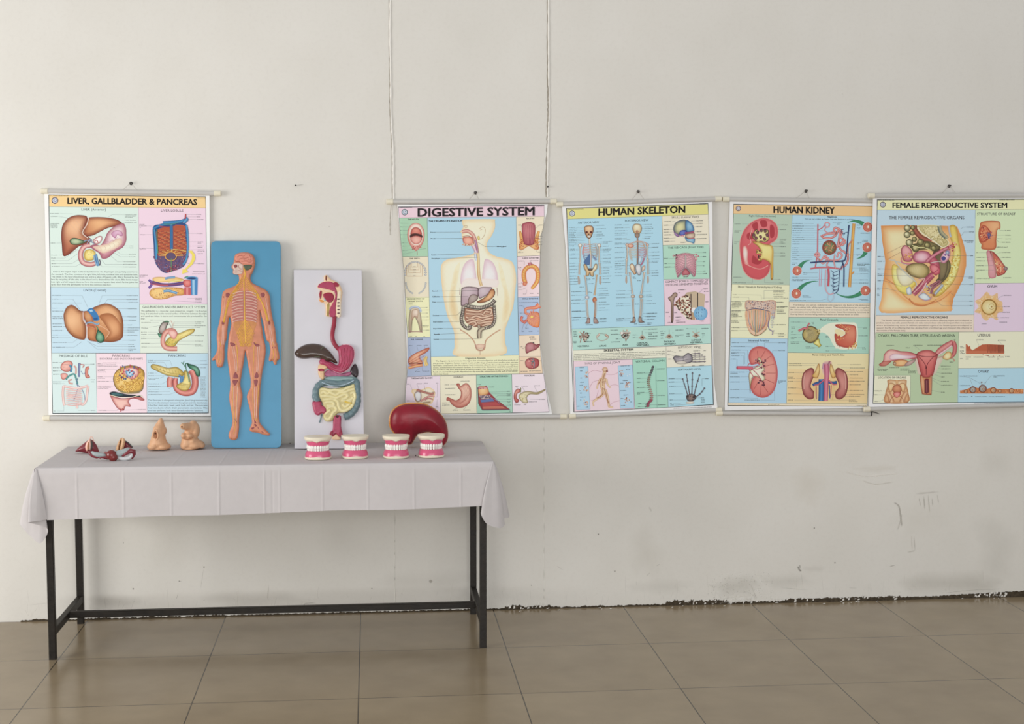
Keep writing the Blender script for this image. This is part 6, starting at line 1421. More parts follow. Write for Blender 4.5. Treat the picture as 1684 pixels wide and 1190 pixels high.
S3 = WallSurf(-.015, bend3, True)
T3 = chart('slightly crooked wall chart titled HUMAN SKELETON with two skeletons on blue', -.015, -.0135, -.0135,
           ((916, 336.2), (1185.5, 326.8)), ((937, 684.2), (1186, 673.6)), (1, 1), (1, 1), [(1036, 332), (1062, 331)], (1049.5, 315.3), 'nail above the human skeleton chart')
A = Art(S3, 920, 325); B0 = 992
sheet_mesh(A, [(24, 80), (700, 62), (1510, 40), (1514, 500), (1516, 992), (1520, B0 + 500), (1526, B0 + 800), (1562, B0 + 1084), (850, B0 + 1112), (105, B0 + 1148), (98, B0 + 800), (88, B0 + 200), (82, 900), (60, 480)], T3)
A.poly([(66, 103), (1470, 54), (1526, B0 + 1056), (140, B0 + 1128)], '33383E'); A.poly([(71, 108), (1465, 60), (1521, B0 + 1050), (145, B0 + 1122)], 'E9E7DE')
A.sl = -.035
A.panel([(72, 110), (1466, 62), (1472, 164), (78, 212)], 'DCD67C')
A.panel([(78, 212), (1014, 180), (1042, B0 + 276), (122, B0 + 305)], 'A6D3EC')
A.panel([(1014, 180), (1472, 164), (1480, 460), (1022, 470)], 'F0DCC4'); A.panel([(1022, 470), (1480, 460), (1482, 800), (1030, 808)], 'A9D6C0'); A.panel([(1030, 808), (1482, 800), (1492, B0 + 258), (1042, B0 + 276)], 'F0C8D6')
A.panel([(122, B0 + 305), (1492, B0 + 258), (1498, B0 + 448), (134, B0 + 515)], 'ACD6CC'); A.panel([(134, B0 + 515), (1052, B0 + 478), (1056, B0 + 588), (140, B0 + 622)], 'F3F1CC')
A.panel([(1052, B0 + 478), (1498, B0 + 448), (1504, B0 + 664), (1060, B0 + 686)], 'EADFCC'); A.panel([(1060, B0 + 686), (1504, B0 + 664), (1520, B0 + 1050), (1076, B0 + 1078)], 'A9D6EE'); A.panel([(722, B0 + 605), (1056, B0 + 588), (1076, B0 + 1078), (746, B0 + 1092)], '9FD4C0'); A.panel([(140, B0 + 622), (722, B0 + 605), (746, B0 + 1092), (148, B0 + 1122)], 'F3CBD6')
A.logo(126, 156, 29, '56607A', 'DADFE6')
A.text('HUMAN SKELETON', 815, 128, 68, 852, off=.01, bold=.06, c='100E10')
A.text('ANTERIOR VIEW', 287, 244, 21, 208); A.text('POSTERIOR VIEW', 764, 224, 21, 230); A.text('SKULL (Lateral View)', 1242, 190, 21, 266, off=.01); A.text('THE RIB CAGE (Front View)', 1248, 489, 20, 350, off=.01); A.text('COMPACT BONE IS COMPOSED OF', 1258, 824, 21, 424, off=.01); A.text('OSTEONS CEMENTED TOGETHER', 1260, 854, 21, 416, off=.01)
rg = lambda a, b, s: list(np.arange(a, b, s))
A.col(95, rg(295, 480, 16.5), 85, 1, 240, 6, 25); A.col(105, [508, 520, 556, 568, 600, 648, 676, 708, 740, 776, 804, 830, 855], 80, 1, 195, 6, 4); A.col(120, [930, 965, 1012, 1045, 1125, 1186], 100, 1, 260, 6, 8); A.col(365, [275, 308, 338, 362, 378, 405], 95, -1, 335, 6, 8); A.col(435, [436, 450, 480, 508, 520, 535, 568, 600, 630, 645, 686, 700, 720, 746, 776, 800, 838], 85, -1, 405, 6, 6); A.col(390, [895, 922, 950, 966, 992, 1032, 1058, 1090, 1112], 110, -1, 370, 6, 6)
A.col(545, [270, 300, 328, 352, 370, 402, 416, 450, 460, 492, 540, 595, 628, 652, 672, 685, 705, 740, 772], 110, 1, 680, 6, 25); A.col(840, [266, 290, 305, 328, 352, 386, 402], 90, -1, 810, 6, 8); A.col(912, [455, 490, 538, 575, 605, 628, 640, 720, 745, 770], 90, -1, 880, 6, 6); A.col(560, [922, 955, 990, 1050, 1070], 100, 1, 700, 6, 12); A.col(858, [925, 962, 978, 1018, 1048, 1144, 1172], 95, -1, 825, 6, 8); A.labs([(200, 884, 40), (265, 800, 40), (268, 812, 38), (320, 800, 28), (290, 850, 50), (285, 925, 25), (290, 938, 35), (725, 784, 26), (728, 796, 34), (770, 820, 34), (745, 1052, 45)], h=7)
bn = ('7A6A60', 'DCD0C0')


def limb(pts, w=9, cols=bn):
    A.tube(pts, [w * 1.5, w, w * .85, w, w * 1.5], cols[0], cols[1])


# front view
A.tube([(296, 400), (298, 430), (300, 460)], 18, '8A7A6A', 'EAE2D4'); A.shade([(244, 310), (252, 285), (290, 274), (328, 284), (336, 320), (326, 360), (312, 392), (292, 402), (272, 392), (256, 360)], '5E3A24', 'C08A5A', 'E6C294', (290, 300), R=16, outline='5A3A2A'); A.dot(270, 340, 12, '5A1E1E', ry=10); A.dot(312, 340, 12, '5A1E1E', ry=10); A.poly([(290, 350), (298, 368), (282, 368)], '3A2420'); A.shade([(275, 372), (310, 372), (304, 392), (280, 392)], 'A88A6A', 'E6DCC4', 'F2ECDC', (292, 382), R=8); A.line([(274, 378), (312, 378)], 2.5, '6A4A3A', smooth=False)
A.tube([(190, 470), (240, 455), (300, 462), (360, 455), (405, 470)], 8, '8A6A5A', 'E2D4C4')
for k in range(9):
    y = 465 + k * 16; w = 40 + 30 * math.sin((k + 2) / 11 * math.pi)
    A.tube([(296, y), (296 - w * .7, y - 6), (296 - w, y + 16), (296 - w * .8, y + 26)], 6, 'B8303A' if k < 7 else '6A6A8A', 'E6B0A4' if k < 6 else 'A0A8C0'); A.tube([(308, y), (308 + w * .7, y - 6), (308 + w, y + 16), (308 + w * .8, y + 26)], 6, '4E3A40', 'D9C9BC')
A.tube([(302, 462), (304, 520), (308, 570)], 14, '9A8468', 'E6DAB8'); A.tube([(308, 560), (310, 620), (308, 690)], 18, '7A6A66', 'D2C8C4'); A.poly([(240, 640), (270, 590), (302, 560), (300, 650), (280, 665)], '4A6FA0', smooth=True); A.poly([(325, 560), (350, 590), (372, 610), (360, 620), (335, 600)], '6F86B0')
A.shade([(240, 660), (262, 660), (285, 700), (300, 700), (330, 698), (352, 655), (372, 660), (370, 700), (340, 735), (335, 775), (310, 770), (300, 740), (288, 770), (265, 770), (262, 730), (245, 700)], '8A6A3A', 'D9B888', 'F0E0C0', (350, 690), R=14, outline='6A5040'); A.shade([(280, 700), (330, 698), (320, 720), (290, 720)], '2E2624', '5A4A44', '6A5A50', (305, 710), R=8)
for s, x in ((-1, 205), (1, 392)):
    A.shade([(x - 18, 462), (x, 450), (x + 18, 462), (x + 12, 490), (x - 12, 490)], '8A7064', 'D9C9BA', 'EFE6DA', (x, 468), R=10); limb([(x - s * 0, 480), (x - s * 4 + s * 4, 560), (x + s * 6 * 0, 640)], 13); limb([(x, 645), (x + s * 4, 700), (x + s * 6, 760)], 9); limb([(x + s * 8, 645), (x + s * 12, 700), (x + s * 14, 760)], 8)
    for k in range(4): A.tube([(x + s * (4 + k * 4) - (8 if s < 0 else 0), 775), (x + s * (2 + k * 6), 820), (x + s * (4 + k * 5), 862 - abs(k - 1.5) * 8)], 4.5, '8A6A5A', 'D2BEAC')
limb([(252, 765), (262, 840), (272, 960)], 15); limb([(368, 760), (362, 840), (346, 965)], 15, ('7A5A40', 'D9BE98')); A.dot(272, 985, 20, '8A8A98', hi='F2F2F2'); A.dot(348, 1010, 22, '9A4A2A', hi='D98A5A', ry=30); limb([(270, 1010), (278, 1090), (284, 1190)], 14); limb([(352, 1020), (352, 1090), (348, 1190)], 14, ('7A4A3A', 'C8A080')); A.tube([(262, 1010), (265, 1100), (275, 1180)], 6, *bn); A.tube([(364, 1020), (366, 1100), (358, 1180)], 6, *bn)
A.shade([(275, 1185), (300, 1190), (300, 1240), (255, 1242), (268, 1220)], '4A3A40', '8A6A66', 'B09890', (285, 1215), R=8); A.shade([(338, 1185), (362, 1185), (388, 1238), (340, 1240)], '4A3A40', '8A6A66', 'B09890', (352, 1215), R=8); A.labs([(262, B0 + 265, 70)], h=7)
# back view
A.shade([(722, 300), (735, 265), (768, 257), (802, 268), (814, 305), (802, 345), (768, 362), (736, 345)], '8A6A3A', 'D2B888', 'EFE0C0', (765, 285), R=16, outline='6A4A30'); A.dot(768, 335, 14, '9A5A4A', hi='C49A7A'); A.shade([(745, 355), (792, 355), (785, 392), (752, 390)], '3E2E2A', '8A6A5A', 'A08A78', (768, 370), R=8); A.tube([(770, 390), (772, 430), (772, 520), (770, 660)], 15, '5A3A34', 'B08A74'); A.tube([(776, 430), (778, 560), (776, 650)], 4, '3A2A2A', '3A2A2A', smooth=False)
for k in range(10):
    y = 455 + k * 16; w = 52 + 28 * math.sin((k + 1) / 11 * math.pi)
    A.tube([(766, y - 6), (766 - w * .6, y - 14), (766 - w, y + 8), (766 - w * .7, y + 22)], 6, '9A7A62', 'E6D6BE'); A.tube([(778, y - 6), (778 + w * .6, y - 14), (778 + w, y + 8), (778 + w * .8, y + 22)], 6, '8E3A4E' if k > 3 else '8A5A4A', 'D9A0A8' if k > 3 else 'DCC2A8')
A.tube([(655, 470), (710, 450), (772, 430), (840, 440), (880, 465)], 9, '9A5A4A', 'E2C0A8'); A.shade([(665, 455), (720, 460), (735, 480), (700, 495), (672, 478)], '9E4A42', 'D08A74', 'E2B49A', (700, 470), R=10); A.tube([(835, 600), (822, 640), (800, 670)], 14, '8A3A5A', 'C07A98'); A.shade([(785, 590), (812, 590), (800, 640), (780, 640)], '8AA0B4', 'B4C8D8', 'C8D8E4', (795, 610), R=8)
A.shade([(695, 670), (715, 650), (740, 670), (748, 720), (760, 745), (740, 760), (722, 735), (705, 710)], '8A5A3A', 'D9B48C', 'F0DABC', (712, 680), R=14, outline='6A4A40'); A.shade([(760, 660), (800, 660), (808, 720), (800, 760), (775, 760), (752, 700)], '6A6A74', 'B8BCC4', 'D6DADE', (780, 700), R=12, outline='5A5A60'); A.shade([(820, 680), (845, 672), (840, 710), (815, 730)], '8A6A5A', 'C8AE98', 'DCC8B4', (830, 700), R=8)
for s, x in ((-1, 668), (1, 868)):
    A.dot(x, 466, 16, '9A6A5A', hi='E6CDB8'); limb([(x, 480), (x - s * 2, 560), (x + s * 4, 612)], 13); A.dot(x + s * 4, 612, 12, '9A8474', hi='E6DACA'); limb([(x + s * 2, 620), (x + s * 4, 690), (x + s * 4, 760)], 9); limb([(x + s * 9, 620), (x + s * 12, 690), (x + s * 12, 755)], 7)
    for k in range(4): A.tube([(x + s * (2 + k * 3), 770), (x + s * (0 + k * 5), 815), (x + s * (k * 4), 852 - abs(k - 1.5) * 8)], 4.5, '8A6A5A', 'D2BEAC')
limb([(695, 735), (708, 830), (722, 950)], 15); limb([(838, 735), (826, 830), (808, 950)], 15); A.dot(726, 975, 20, '8A7464', hi='E0D4C2'); A.dot(806, 975, 20, '8A7464', hi='E0D4C2'); limb([(728, 1000), (732, 1090), (736, 1190)], 14); limb([(808, 1000), (802, 1090), (796, 1185)], 14); A.tube([(716, 1000), (722, 1100), (730, 1180)], 6, *bn); A.tube([(820, 1000), (818, 1100), (806, 1180)], 6, *bn)
A.shade([(725, 1180), (748, 1182), (750, 1232), (695, 1232), (722, 1215)], '3A2E30', '8A6E64', 'A89080', (738, 1205), R=8); A.shade([(785, 1178), (810, 1180), (818, 1212), (842, 1230), (785, 1232)], '3A2E30', '8A6E64', 'A89080', (798, 1205), R=8)
A.y0 = B0; A.col(126, [130, 192, 215], 90, 1, 262, 7, 6); A.col(566, [205, 226], 80, 1, 700, 7, 10); A.labs([(398, 204, 72, 375, 204), (400, 232, 68, 380, 232), (868, 152, 95, 830, 152), (868, 184, 90, 840, 184), (868, 210, 70, 835, 210), (868, 246, 48), (868, 260, 36, 780, 262), (740, 255, 25)], h=7); A.y0 = 0
# skull
A.shade([(1130, 330), (1128, 290), (1150, 245), (1200, 222), (1252, 226), (1256, 330), (1230, 350), (1185, 365), (1150, 370)], '4A5A6A', '9AA07A', 'D9D49A', (1190, 290), R=40, outline='35405A'); A.shade([(1250, 226), (1300, 245), (1326, 290), (1326, 330), (1256, 335)], '2A5A8A', '4A8AB8', '8ABAD4', (1290, 280), R=22, outline='2A4A7A'); A.shade([(1185, 345), (1205, 322), (1250, 320), (1262, 350), (1225, 372), (1195, 372)], '2A2E7E', '4550A8', '6A78C0', (1215, 345), R=14); A.shade([(1130, 330), (1150, 345), (1190, 375), (1165, 385), (1140, 365)], '5A2A6A', '8A5A9A', 'A88AB4', (1155, 360), R=10)
A.tube([(1240, 350), (1290, 345), (1330, 335)], 18, '7A2A4E', 'B05A7A'); A.shade([(1255, 360), (1310, 350), (1335, 352), (1330, 395), (1270, 400), (1245, 385)], '7A5A4A', 'B89A84', 'D4C0A8', (1295, 375), R=12, outline='6A4A40'); A.shade([(1242, 390), (1275, 405), (1335, 400), (1330, 450), (1300, 440), (1262, 430), (1250, 415)], '2E6A94', '6AA4C8', 'A4CCE0', (1285, 420), R=14, outline='35608A'); A.line([(1275, 402), (1335, 398)], 5, 'C4606A', smooth=False); A.tube([(1200, 380), (1220, 370), (1225, 385)], 8, 'B03A6A', 'DA8AA8')
A.col(1030, [236, 272, 315, 340, 368, 400, 432], 80, 1, 1135, 7, 15); A.labs([(1355, 228, 68, 1300, 230), (1355, 254, 62, 1310, 256), (1355, 286, 62, 1325, 288), (1358, 336, 48, 1330, 336), (1358, 364, 98, 1332, 362), (1356, 404, 98, 1330, 402), (1198, 442, 42, 1265, 425)], h=7)
# rib cage
A.shade([(1150, 590), (1190, 555), (1240, 545), (1300, 552), (1340, 590), (1352, 680), (1338, 780), (1290, 740), (1240, 700), (1190, 750), (1168, 790), (1152, 720)], 'B05A74', 'D48A9C', 'E6B4BC', (1245, 630), R=40)
for k in range(9):
    y = 580 + k * 22; w = 55 + 40 * math.sin((k + 1.5) / 11 * math.pi)
    A.tube([(1236, y + k * 3), (1236 - w * .6, y - 14), (1236 - w, y + 14)], 11, '6E2A44', 'E6B8BC'); A.tube([(1258, y + k * 3), (1258 + w * .6, y - 14), (1258 + w, y + 14)], 11, '6E2A44', 'E6B8BC')
A.tube([(1246, 565), (1248, 620), (1246, 690)], 16, '6A5A5E', 'CFC4C0'); A.tube([(1240, 690), (1210, 740), (1172, 785)], 12, '54484E', 'A89AA0'); A.tube([(1254, 690), (1290, 730), (1328, 780)], 12, '54484E', 'A89AA0'); A.shade([(1246, 700), (1290, 750), (1240, 765), (1208, 750)], '8E3044', 'B0505E', 'C4727A', (1246, 735), R=14); A.tube([(1118, 575), (1160, 565), (1235, 550)], 10, '6E4A50', 'D4B4AE'); A.tube([(1255, 550), (1330, 562), (1375, 572)], 10, '6E4A50', 'D4B4AE'); A.speckle([(1120, 570), (1165, 560), (1160, 610), (1140, 600)], 16, 4, 7, ['5A3A44', 'C49A98']); A.speckle([(1335, 560), (1378, 560), (1360, 620), (1340, 600)], 16, 4, 7, ['B06A74', 'E0B4B0'])
A.labs([(1035, 600, 40, 1150, 602), (1038, 650, 30, 1150, 650), (1038, 686, 60, 1150, 686), (1418, 540, 32, 1340, 540), (1418, 582, 30, 1350, 584), (1420, 630, 22, 1350, 630), (1420, 672, 14, 1355, 672), (1420, 725, 24, 1345, 727), (1420, 750, 36, 1330, 752), (1228, 782, 52)], h=8)
# compact bone
A.shade([(1125, 945), (1145, 935), (1165, 950), (1162, 975), (1140, 990), (1128, 1050), (1125, B0 + 225), (1103, B0 + 228), (1102, 1080), (1098, 1025), (1080, 1005), (1078, 985), (1105, 970)], '4E3A32', '8A6E5E', 'B09684', (1115, 990), R=14, outline='46362E')
A.poly([(1240, 960), (1260, 935), (1340, 925), (1440, 955), (1430, 1085), (1340, 1080), (1290, 1060), (1285, 980)], 'BCA88A'); A.poly([(1300, 945), (1340, 928), (1435, 955), (1428, 1090), (1305, 1090)], 'C4AF92'); A.tube([(1300, 950), (1302, 1100), (1305, B0 + 215)], 10, '4A3A34', '6A5A50', smooth=False); A.tube([(1366, 940), (1366, 1080)], 10, '5A4638', '3A3430', smooth=False); A.poly([(1305, 1090), (1345, 1090), (1340, B0 + 215), (1308, B0 + 215)], 'B89A74')
bo = [(1135, 1060), (1150, 1020), (1240, 960), (1285, 980), (1298, 1050), (1302, B0 + 215), (1260, B0 + 210), (1210, B0 + 150)]
A.poly(bo, 'EBDCC4'); A.speckle(bo, 120, 5, 10, ['6A2E22', '8A4A3A', '3E2620', '9A6A50'], smooth=False); A.dot(1330, 1110, 26, 'E9EEF0'); A.dot(1395, B0 + 150, 68, '6AA8D2', hi='8FC4E2', n=28)
for k in range(14): x, y = 1350 + (k % 4) * 28 + rng.uniform(-5, 5), B0 + 105 + (k // 4) * 30; A.line([(x, y), (x + 3, y + 18)], 5, '3A5A8A', smooth=False, up=.1)
A.labs([(1175, 910, 60, 1250, 910), (1178, 938, 22), (1420, 902, 50, 1380, 940), (1430, 926, 45), (1445, 1028, 30), (1052, 1132, 30), (1135, 1135, 30), (1083, B0 + 182, 14), (1150, B0 + 188, 55), (1150, B0 + 216, 50), (1155, B0 + 240, 90), (1072, B0 + 242, 52), (1395, B0 + 226, 36)], h=8)
# vertebrae row
A.y0 = B0
for (x, y, s) in ((238, 375, 0), (650, 355, 2)):
    A.speckle([(x - 45, y - 40), (x + 40, y - 35), (x + 45, y + 20), (x, y + 60), (x - 40, y + 10)], 30, 6, 12, ['5A4A44', 'B89E88', 'E6DACA', '8A6E5E', '3E322E'])
for k in range(8): a = 2 * math.pi * k / 8; A.tube([(240, 372), (240 + 46 * math.cos(a), 372 + 46 * math.sin(a))], 8, '6A4A40', 'B89A88', smooth=False)
A.tube([(215, 400), (205, 440)], 8, '6A4A40', 'A88A78', smooth=False); A.tube([(370, 380), (375, 405), (425, 420), (480, 395), (478, 365)], 6, '6A5048', 'C8B09C'); A.tube([(372, 385), (385, 365), (400, 355)], 20, '8A6454', 'E6D4C4'); A.tube([(452, 360), (470, 372), (480, 385)], 22, '7A5444', 'D9C0AC'); A.line([(400, 350), (450, 355)], 3, '6A5048')
A.tube([(600, 345), (650, 340), (700, 345)], 18, '5A4A44', 'D9CCC0'); A.tube([(620, 370), (650, 395), (658, 425)], 12, '5A4A44', 'C8B6A6'); A.tube([(690, 365), (668, 395), (655, 425)], 10, '5A4A44', 'C8B6A6'); A.dot(618, 345, 14, 'D9CFC4', hi='F2ECE4')
for x, y in ((818, 385), (1085, 375), (1350, 365)):
    A.tube([(x - 34, y + 15), (x - 20, y), (x, y - 18), (x + 20, y), (x + 34, y + 15)], 10, '6A5048', 'DCCBB6'); A.dot(x, y + 8, 22, '7A5A4A', hi='E0CDB4', ry=18); A.dot(x, y + 4, 9, '4A342E'); A.line([(x, y - 20), (x, y - 65)], 4, '6A6A66', smooth=False)
A.tube([(1315, 330), (1340, 350), (1355, 345), (1385, 335)], 7, '7A5A4A', 'D9C4AC')
for (s, x, y, w) in [('VERTEBRA', 236, 474, 116), ('ATLAS', 427, 470, 72), ('AXIS', 650, 461, 52), ('CERVICAL', 820, 442, 108), ('VERTEBRA', 824, 464, 124), ('THORACIC', 1086, 429, 112), ('VERTEBRA', 1090, 452, 122), ('LUMBAR', 1354, 414, 96), ('VERTEBRA', 1352, 437, 122)]: A.text(s, x, y, 16, w, off=.01, bold=.04)
A.labs([(140, 330, 35), (140, 345, 30), (142, 360, 26), (142, 375, 34), (140, 430, 28), (142, 442, 24), (285, 348, 25), (240, 430, 85), (505, 318, 75), (510, 358, 70, 600, 356), (558, 402, 22, 620, 402), (512, 434, 90), (725, 364, 28, 780, 364), (725, 392, 22, 780, 392), (880, 308, 90, 830, 308), (878, 342, 92, 845, 342), (880, 356, 40), (880, 376, 90), (880, 402, 85, 850, 402), (1000, 328, 28, 1050, 328), (1002, 350, 40), (1002, 366, 28), (1002, 396, 24), (1148, 316, 75), (1120, 342, 10), (1145, 366, 82), (1145, 380, 40), (1252, 302, 25, 1340, 302), (1405, 300, 70), (1256, 350, 35), (1254, 362, 40), (1256, 376, 35), (1410, 350, 30), (1412, 382, 18), (1415, 364, 24)], h=7)
A.text('SKELETAL SYSTEM', 584, 512, 21, 290, off=.01, bold=.06)
A.para(['Skeleton is a flexible structure of rigid bones which provide shape, movement and support to the body and also offer', 'protection to the internal organs. The adult human skeleton contains 206 bones that are linked by ligaments and by joints', 'that allow movement of the body. Bones produce blood cells, store calcium and provide attachment to muscles, tendons', 'and other soft tissues, and are divided into axial and appendicular parts of the skeleton.'], 146, 556, 1046, 17, 10, last=680, off=.008)
A.text('LEFT FOOT VIEW', 1284, 484, 20, 222); A.text('LEFT HAND VIEW', 1286, 704, 20, 226); A.text('VERTEBRAL COLUMN', 894, 622, 20, 286); A.text('TYPES OF SYNOVIAL JOINT', 423, 640, 20, 352)
# foot
for k, (y, x1) in enumerate([(545, 1390), (562, 1420), (580, 1445), (602, 1446), (626, 1446)]):
    A.tube([(1250, 570 + k * 10), (1320, y + 4), (x1, y)], 9, '4A464E', '9A949A'); 
    for x in (1340, 1385, x1 - 12): A.dot(x, y + 1, 8, '4A464E', hi='A8A0A4', n=9, up=.1)
A.shade([(1125, 590), (1150, 568), (1220, 575), (1270, 542), (1310, 570), (1310, 625), (1250, 645), (1160, 640), (1135, 610)], '4A464E', '8A848C', 'B8B0B4', (1220, 600), R=18, outline='3A363C'); A.line([(1150, 585), (1200, 595), (1260, 580)], 3, '4A464E'); A.line([(1170, 620), (1230, 615), (1300, 600)], 3, '4A464E'); A.line([(1220, 575), (1230, 640)], 3, '4A464E'); A.shade([(1160, 625), (1240, 620), (1250, 648), (1165, 648)], '7A7672', 'C0B8AE', 'D6CEC4', (1200, 635), R=8)
A.labs([(1070, 524, 35, 1150, 540), (1072, 556, 18, 1140, 575), (1075, 602, 30, 1130, 602), (1180, 520, 30), (1325, 522, 65), (1425, 518, 22), (1205, 670, 30), (1310, 668, 30), (1380, 664, 50), (1375, 495, 30)], h=6)
# hand
for pts in ([(1270, 965), (1245, 880), (1215, 790)], [(1288, 960), (1272, 860), (1255, 745)], [(1308, 958), (1312, 850), (1315, 728)], [(1330, 960), (1355, 860), (1387, 752)], [(1340, 985), (1395, 940), (1438, 885)]):
    A.tube(pts, [14, 10, 10, 8, 7], '3A3440', '7A7078')
    P2 = cr(pts, 6, closed=False)
    for t in (.0, .45, .72, .98): p = P2[int(t * (len(P2) - 1))]; A.dot(p[0], p[1], 9, '332E38', hi='8A8088', n=9, up=.1)
A.shade([(1255, 965), (1300, 945), (1345, 960), (1350, 990), (1310, 1020), (1265, 1010)], '2E2A30', '5A5054', '8A7C78', (1300, 975), R=14); A.speckle([(1260, 965), (1340, 960), (1320, 1010), (1270, 1005)], 16, 6, 10, ['3A3234', '8A7468', '5A4A4A']); A.shade([(1258, 1025), (1320, 1020), (1325, 1040), (1262, 1042)], 'A89A8A', 'D6CCC0', 'E6DED2', (1290, 1032), R=7)
A.labs([(1080, 798, 62, 1215, 798), (1080, 830, 62, 1240, 826), (1085, 872, 65, 1250, 868), (1088, 945, 50, 1220, 945), (1092, 1005, 30, 1255, 1004), (1095, 1044, 20, 1200, 1044), (1098, 1058, 38, 1260, 1050), (1440, 796, 35, 1410, 796, 1410, 870), (1400, 985, 34, 1350, 985), (1402, 1000, 34), (1402, 1014, 34), (1402, 1030, 32)], h=7)
# spine
sp = cr([(925, 675), (912, 720), (888, 780), (880, 840), (898, 900), (912, 960), (905, 1010), (882, 1035), (872, 1070)], 6, closed=False)
for i, p in enumerate(sp[::2]):
    t = i / (len(sp) / 2); A.dot(p[0], p[1], 13 + 9 * t if t < .8 else 16, ['3A3A40', '6A6054', '8A5A5A', '7A2E44'][min(3, int(t * 4.2))], hi=['6A6A70', 'A89C84', 'C08A80', 'B05A6E'][min(3, int(t * 4.2))], ry=8, n=10, up=.3); A.line([(p[0] - 6, p[1]), (p[0] - 26 * (0.5 + t * .6), p[1] + 8)], 4, '5A4A48', smooth=False, up=.1)
A.labs([(765, 740, 80, 900, 738), (765, 793, 40, 880, 790), (765, 830, 40, 878, 828), (765, 884, 78, 890, 880), (768, 935, 75, 905, 935), (770, 947, 25), (778, 1042, 40, 870, 1040), (778, 1072, 25, 860, 1070), (965, 700, 75, 930, 700), (968, 816, 70, 950, 816), (975, 962, 75, 930, 962), (975, 1054, 75, 890, 1054)], h=7); A.line([(952, 670), (955, 800), (966, 1080)], 2, '6A8A84', smooth=False)
# joints
A.panel([(155, 680), (280, 672), (303, 1098), (168, 1105)], 'A9CFE6', '6A8AA4', 2); A.panel([(578, 668), (722, 660), (738, 1084), (602, 1090)], 'A9CFE6', '6A8AA4', 2)
for pts, w in [([(450, 720), (440, 760), (432, 800)], 34), ([(432, 790), (425, 860), (440, 920)], [70, 50, 44]), ([(410, 790), (385, 840), (370, 895)], [24, 18, 14]), ([(465, 800), (475, 850), (505, 885)], [22, 18, 14]), ([(430, 910), (420, 960), (370, 995), (330, 1025)], [44, 30, 22, 18]), ([(445, 910), (470, 970), (485, 1030), (490, 1075)], [46, 32, 24, 20]), ([(330, 1025), (338, 1068)], 14), ([(485, 1075), (530, 1080)], 16)]:
    A.tube(pts, w, 'C89A74', 'ECCFA8')
A.dot(450, 705, 28, 'B98A66', hi='E6CDAE', ry=26); A.dot(470, 722, 10, '8A4A44')
for pts in ([(448, 740), (432, 800), (428, 870)], [(428, 880), (425, 950), (375, 990)], [(440, 890), (465, 960), (485, 1040)], [(415, 790), (385, 850)]): A.tube(pts, 8, '8A4A3A', 'B8805E')
for k in range(4): A.line([(420, 790 + k * 14), (455, 796 + k * 14)], 3, '9A5A4A', smooth=False, up=.1)
for pts in ([(285, 745), (340, 715), (425, 730)], [(465, 755), (530, 755), (580, 735)], [(298, 890), (330, 830), (395, 810)], [(310, 1015), (360, 990), (385, 910)], [(505, 865), (550, 855), (590, 870)], [(490, 1075), (530, 1030), (600, 1012)]): A.line(pts, 2, 'A86A7A')
for (x, y) in ((260, 755), (262, 900), (262, 1030), (612, 735), (665, 860), (668, 1020)): A.speckle([(x - 18, y - 30), (x + 20, y - 28), (x + 16, y + 28), (x - 14, y + 26)], 13, 4, 8, ['B8846A', 'E6CDB4', '8A5A50', 'D9A88A'])
A.labs([(200, 686, 40), (205, 720, 25), (208, 790, 15), (205, 832, 40), (200, 862, 35), (200, 915, 15), (205, 938, 15), (205, 978, 60), (205, 1005, 15), (172, 1068, 30), (262, 1076, 30), (600, 670, 92), (660, 703, 42), (600, 772, 28), (625, 815, 50), (600, 842, 32), (690, 832, 15), (602, 915, 65), (635, 958, 48), (605, 992, 25), (610, 1062, 45), (700, 1025, 20)], h=7)
A.dots([(rng.uniform(660, 700), rng.uniform(740, 770), 4, 'E6F0F6') for _ in range(7)] + [(rng.uniform(685, 700), rng.uniform(840, 890), 4, 'E6F0F6') for _ in range(7)] + [(rng.uniform(195, 215), rng.uniform(895, 925), 3, 'E6F0F6') for _ in range(5)])
A.y0 = 0; A.labs([(85, 118, 160), (1380, 58, 75), (1385, 70, 60)], h=5); A.labs([(1130, B0 + 1088, 380)], h=5)
finish(A, T3)
# ------------------------------------------------------------------ chart: HUMAN KIDNEY
PRINT_GAIN = 1.14
S4 = WallSurf(-.015, lambda px, py: .002 * math.sin(math.pi * min(max((py - 335) / 345, 0), 1)))
T4 = chart('wall chart titled HUMAN KIDNEY, its edge covered by the neighbouring chart', -.015, -.0135, -.0135,
           ((1189.5, 327.4), (1436, 330.8)), ((1178.5, 679.0), (1434, 680.2)), (1, 0), (1, 0), [(1309, 325.8), (1331, 327)], (1325.3, 314.3), 'nail above the human kidney chart')
q = MB(); q.tube([wy(1433.2, 676, -.026), wy(1433.6, 681, -.0262), wy(1432.6, 684, -.025)], .0022, 8); q.tube([wy(1433, 676.5, -.027), wy(1440, 678, -.028), wy(1446.5, 680.5, -.027)], [.0026, .002, .0006], 8); q.build('cord_end', mat('black_cord', '2A2724', 0.7, 0.2, 0.1), T4, smooth=True)
A = Art(S4, 1180, 320); B0 = 1022
sheet_mesh(A, [(122, 60), (800, 66), (1560, 80), (1540, 700), (1492, B0 + 1082), (780, B0 + 1096), (70, B0 + 1108), (92, 900)], T4)
A.poly([(158, 90), (1560, 112), (1545, 700), (1480, B0 + 1072), (98, B0 + 1064)], '33383E'); A.poly([(163, 96), (1560, 118), (1540, 700), (1475, B0 + 1066), (104, B0 + 1058)], 'E9DCC0')
A.sl = .014
A.panel([(160, 96), (1560, 117), (1556, 216), (158, 188)], 'F0C58A'); A.panel([(158, 188), (738, 198), (712, 892), (142, 884)], 'B4CBB6'); A.panel([(738, 198), (1556, 216), (1512, 1070), (706, 1058)], 'AFD8EC')
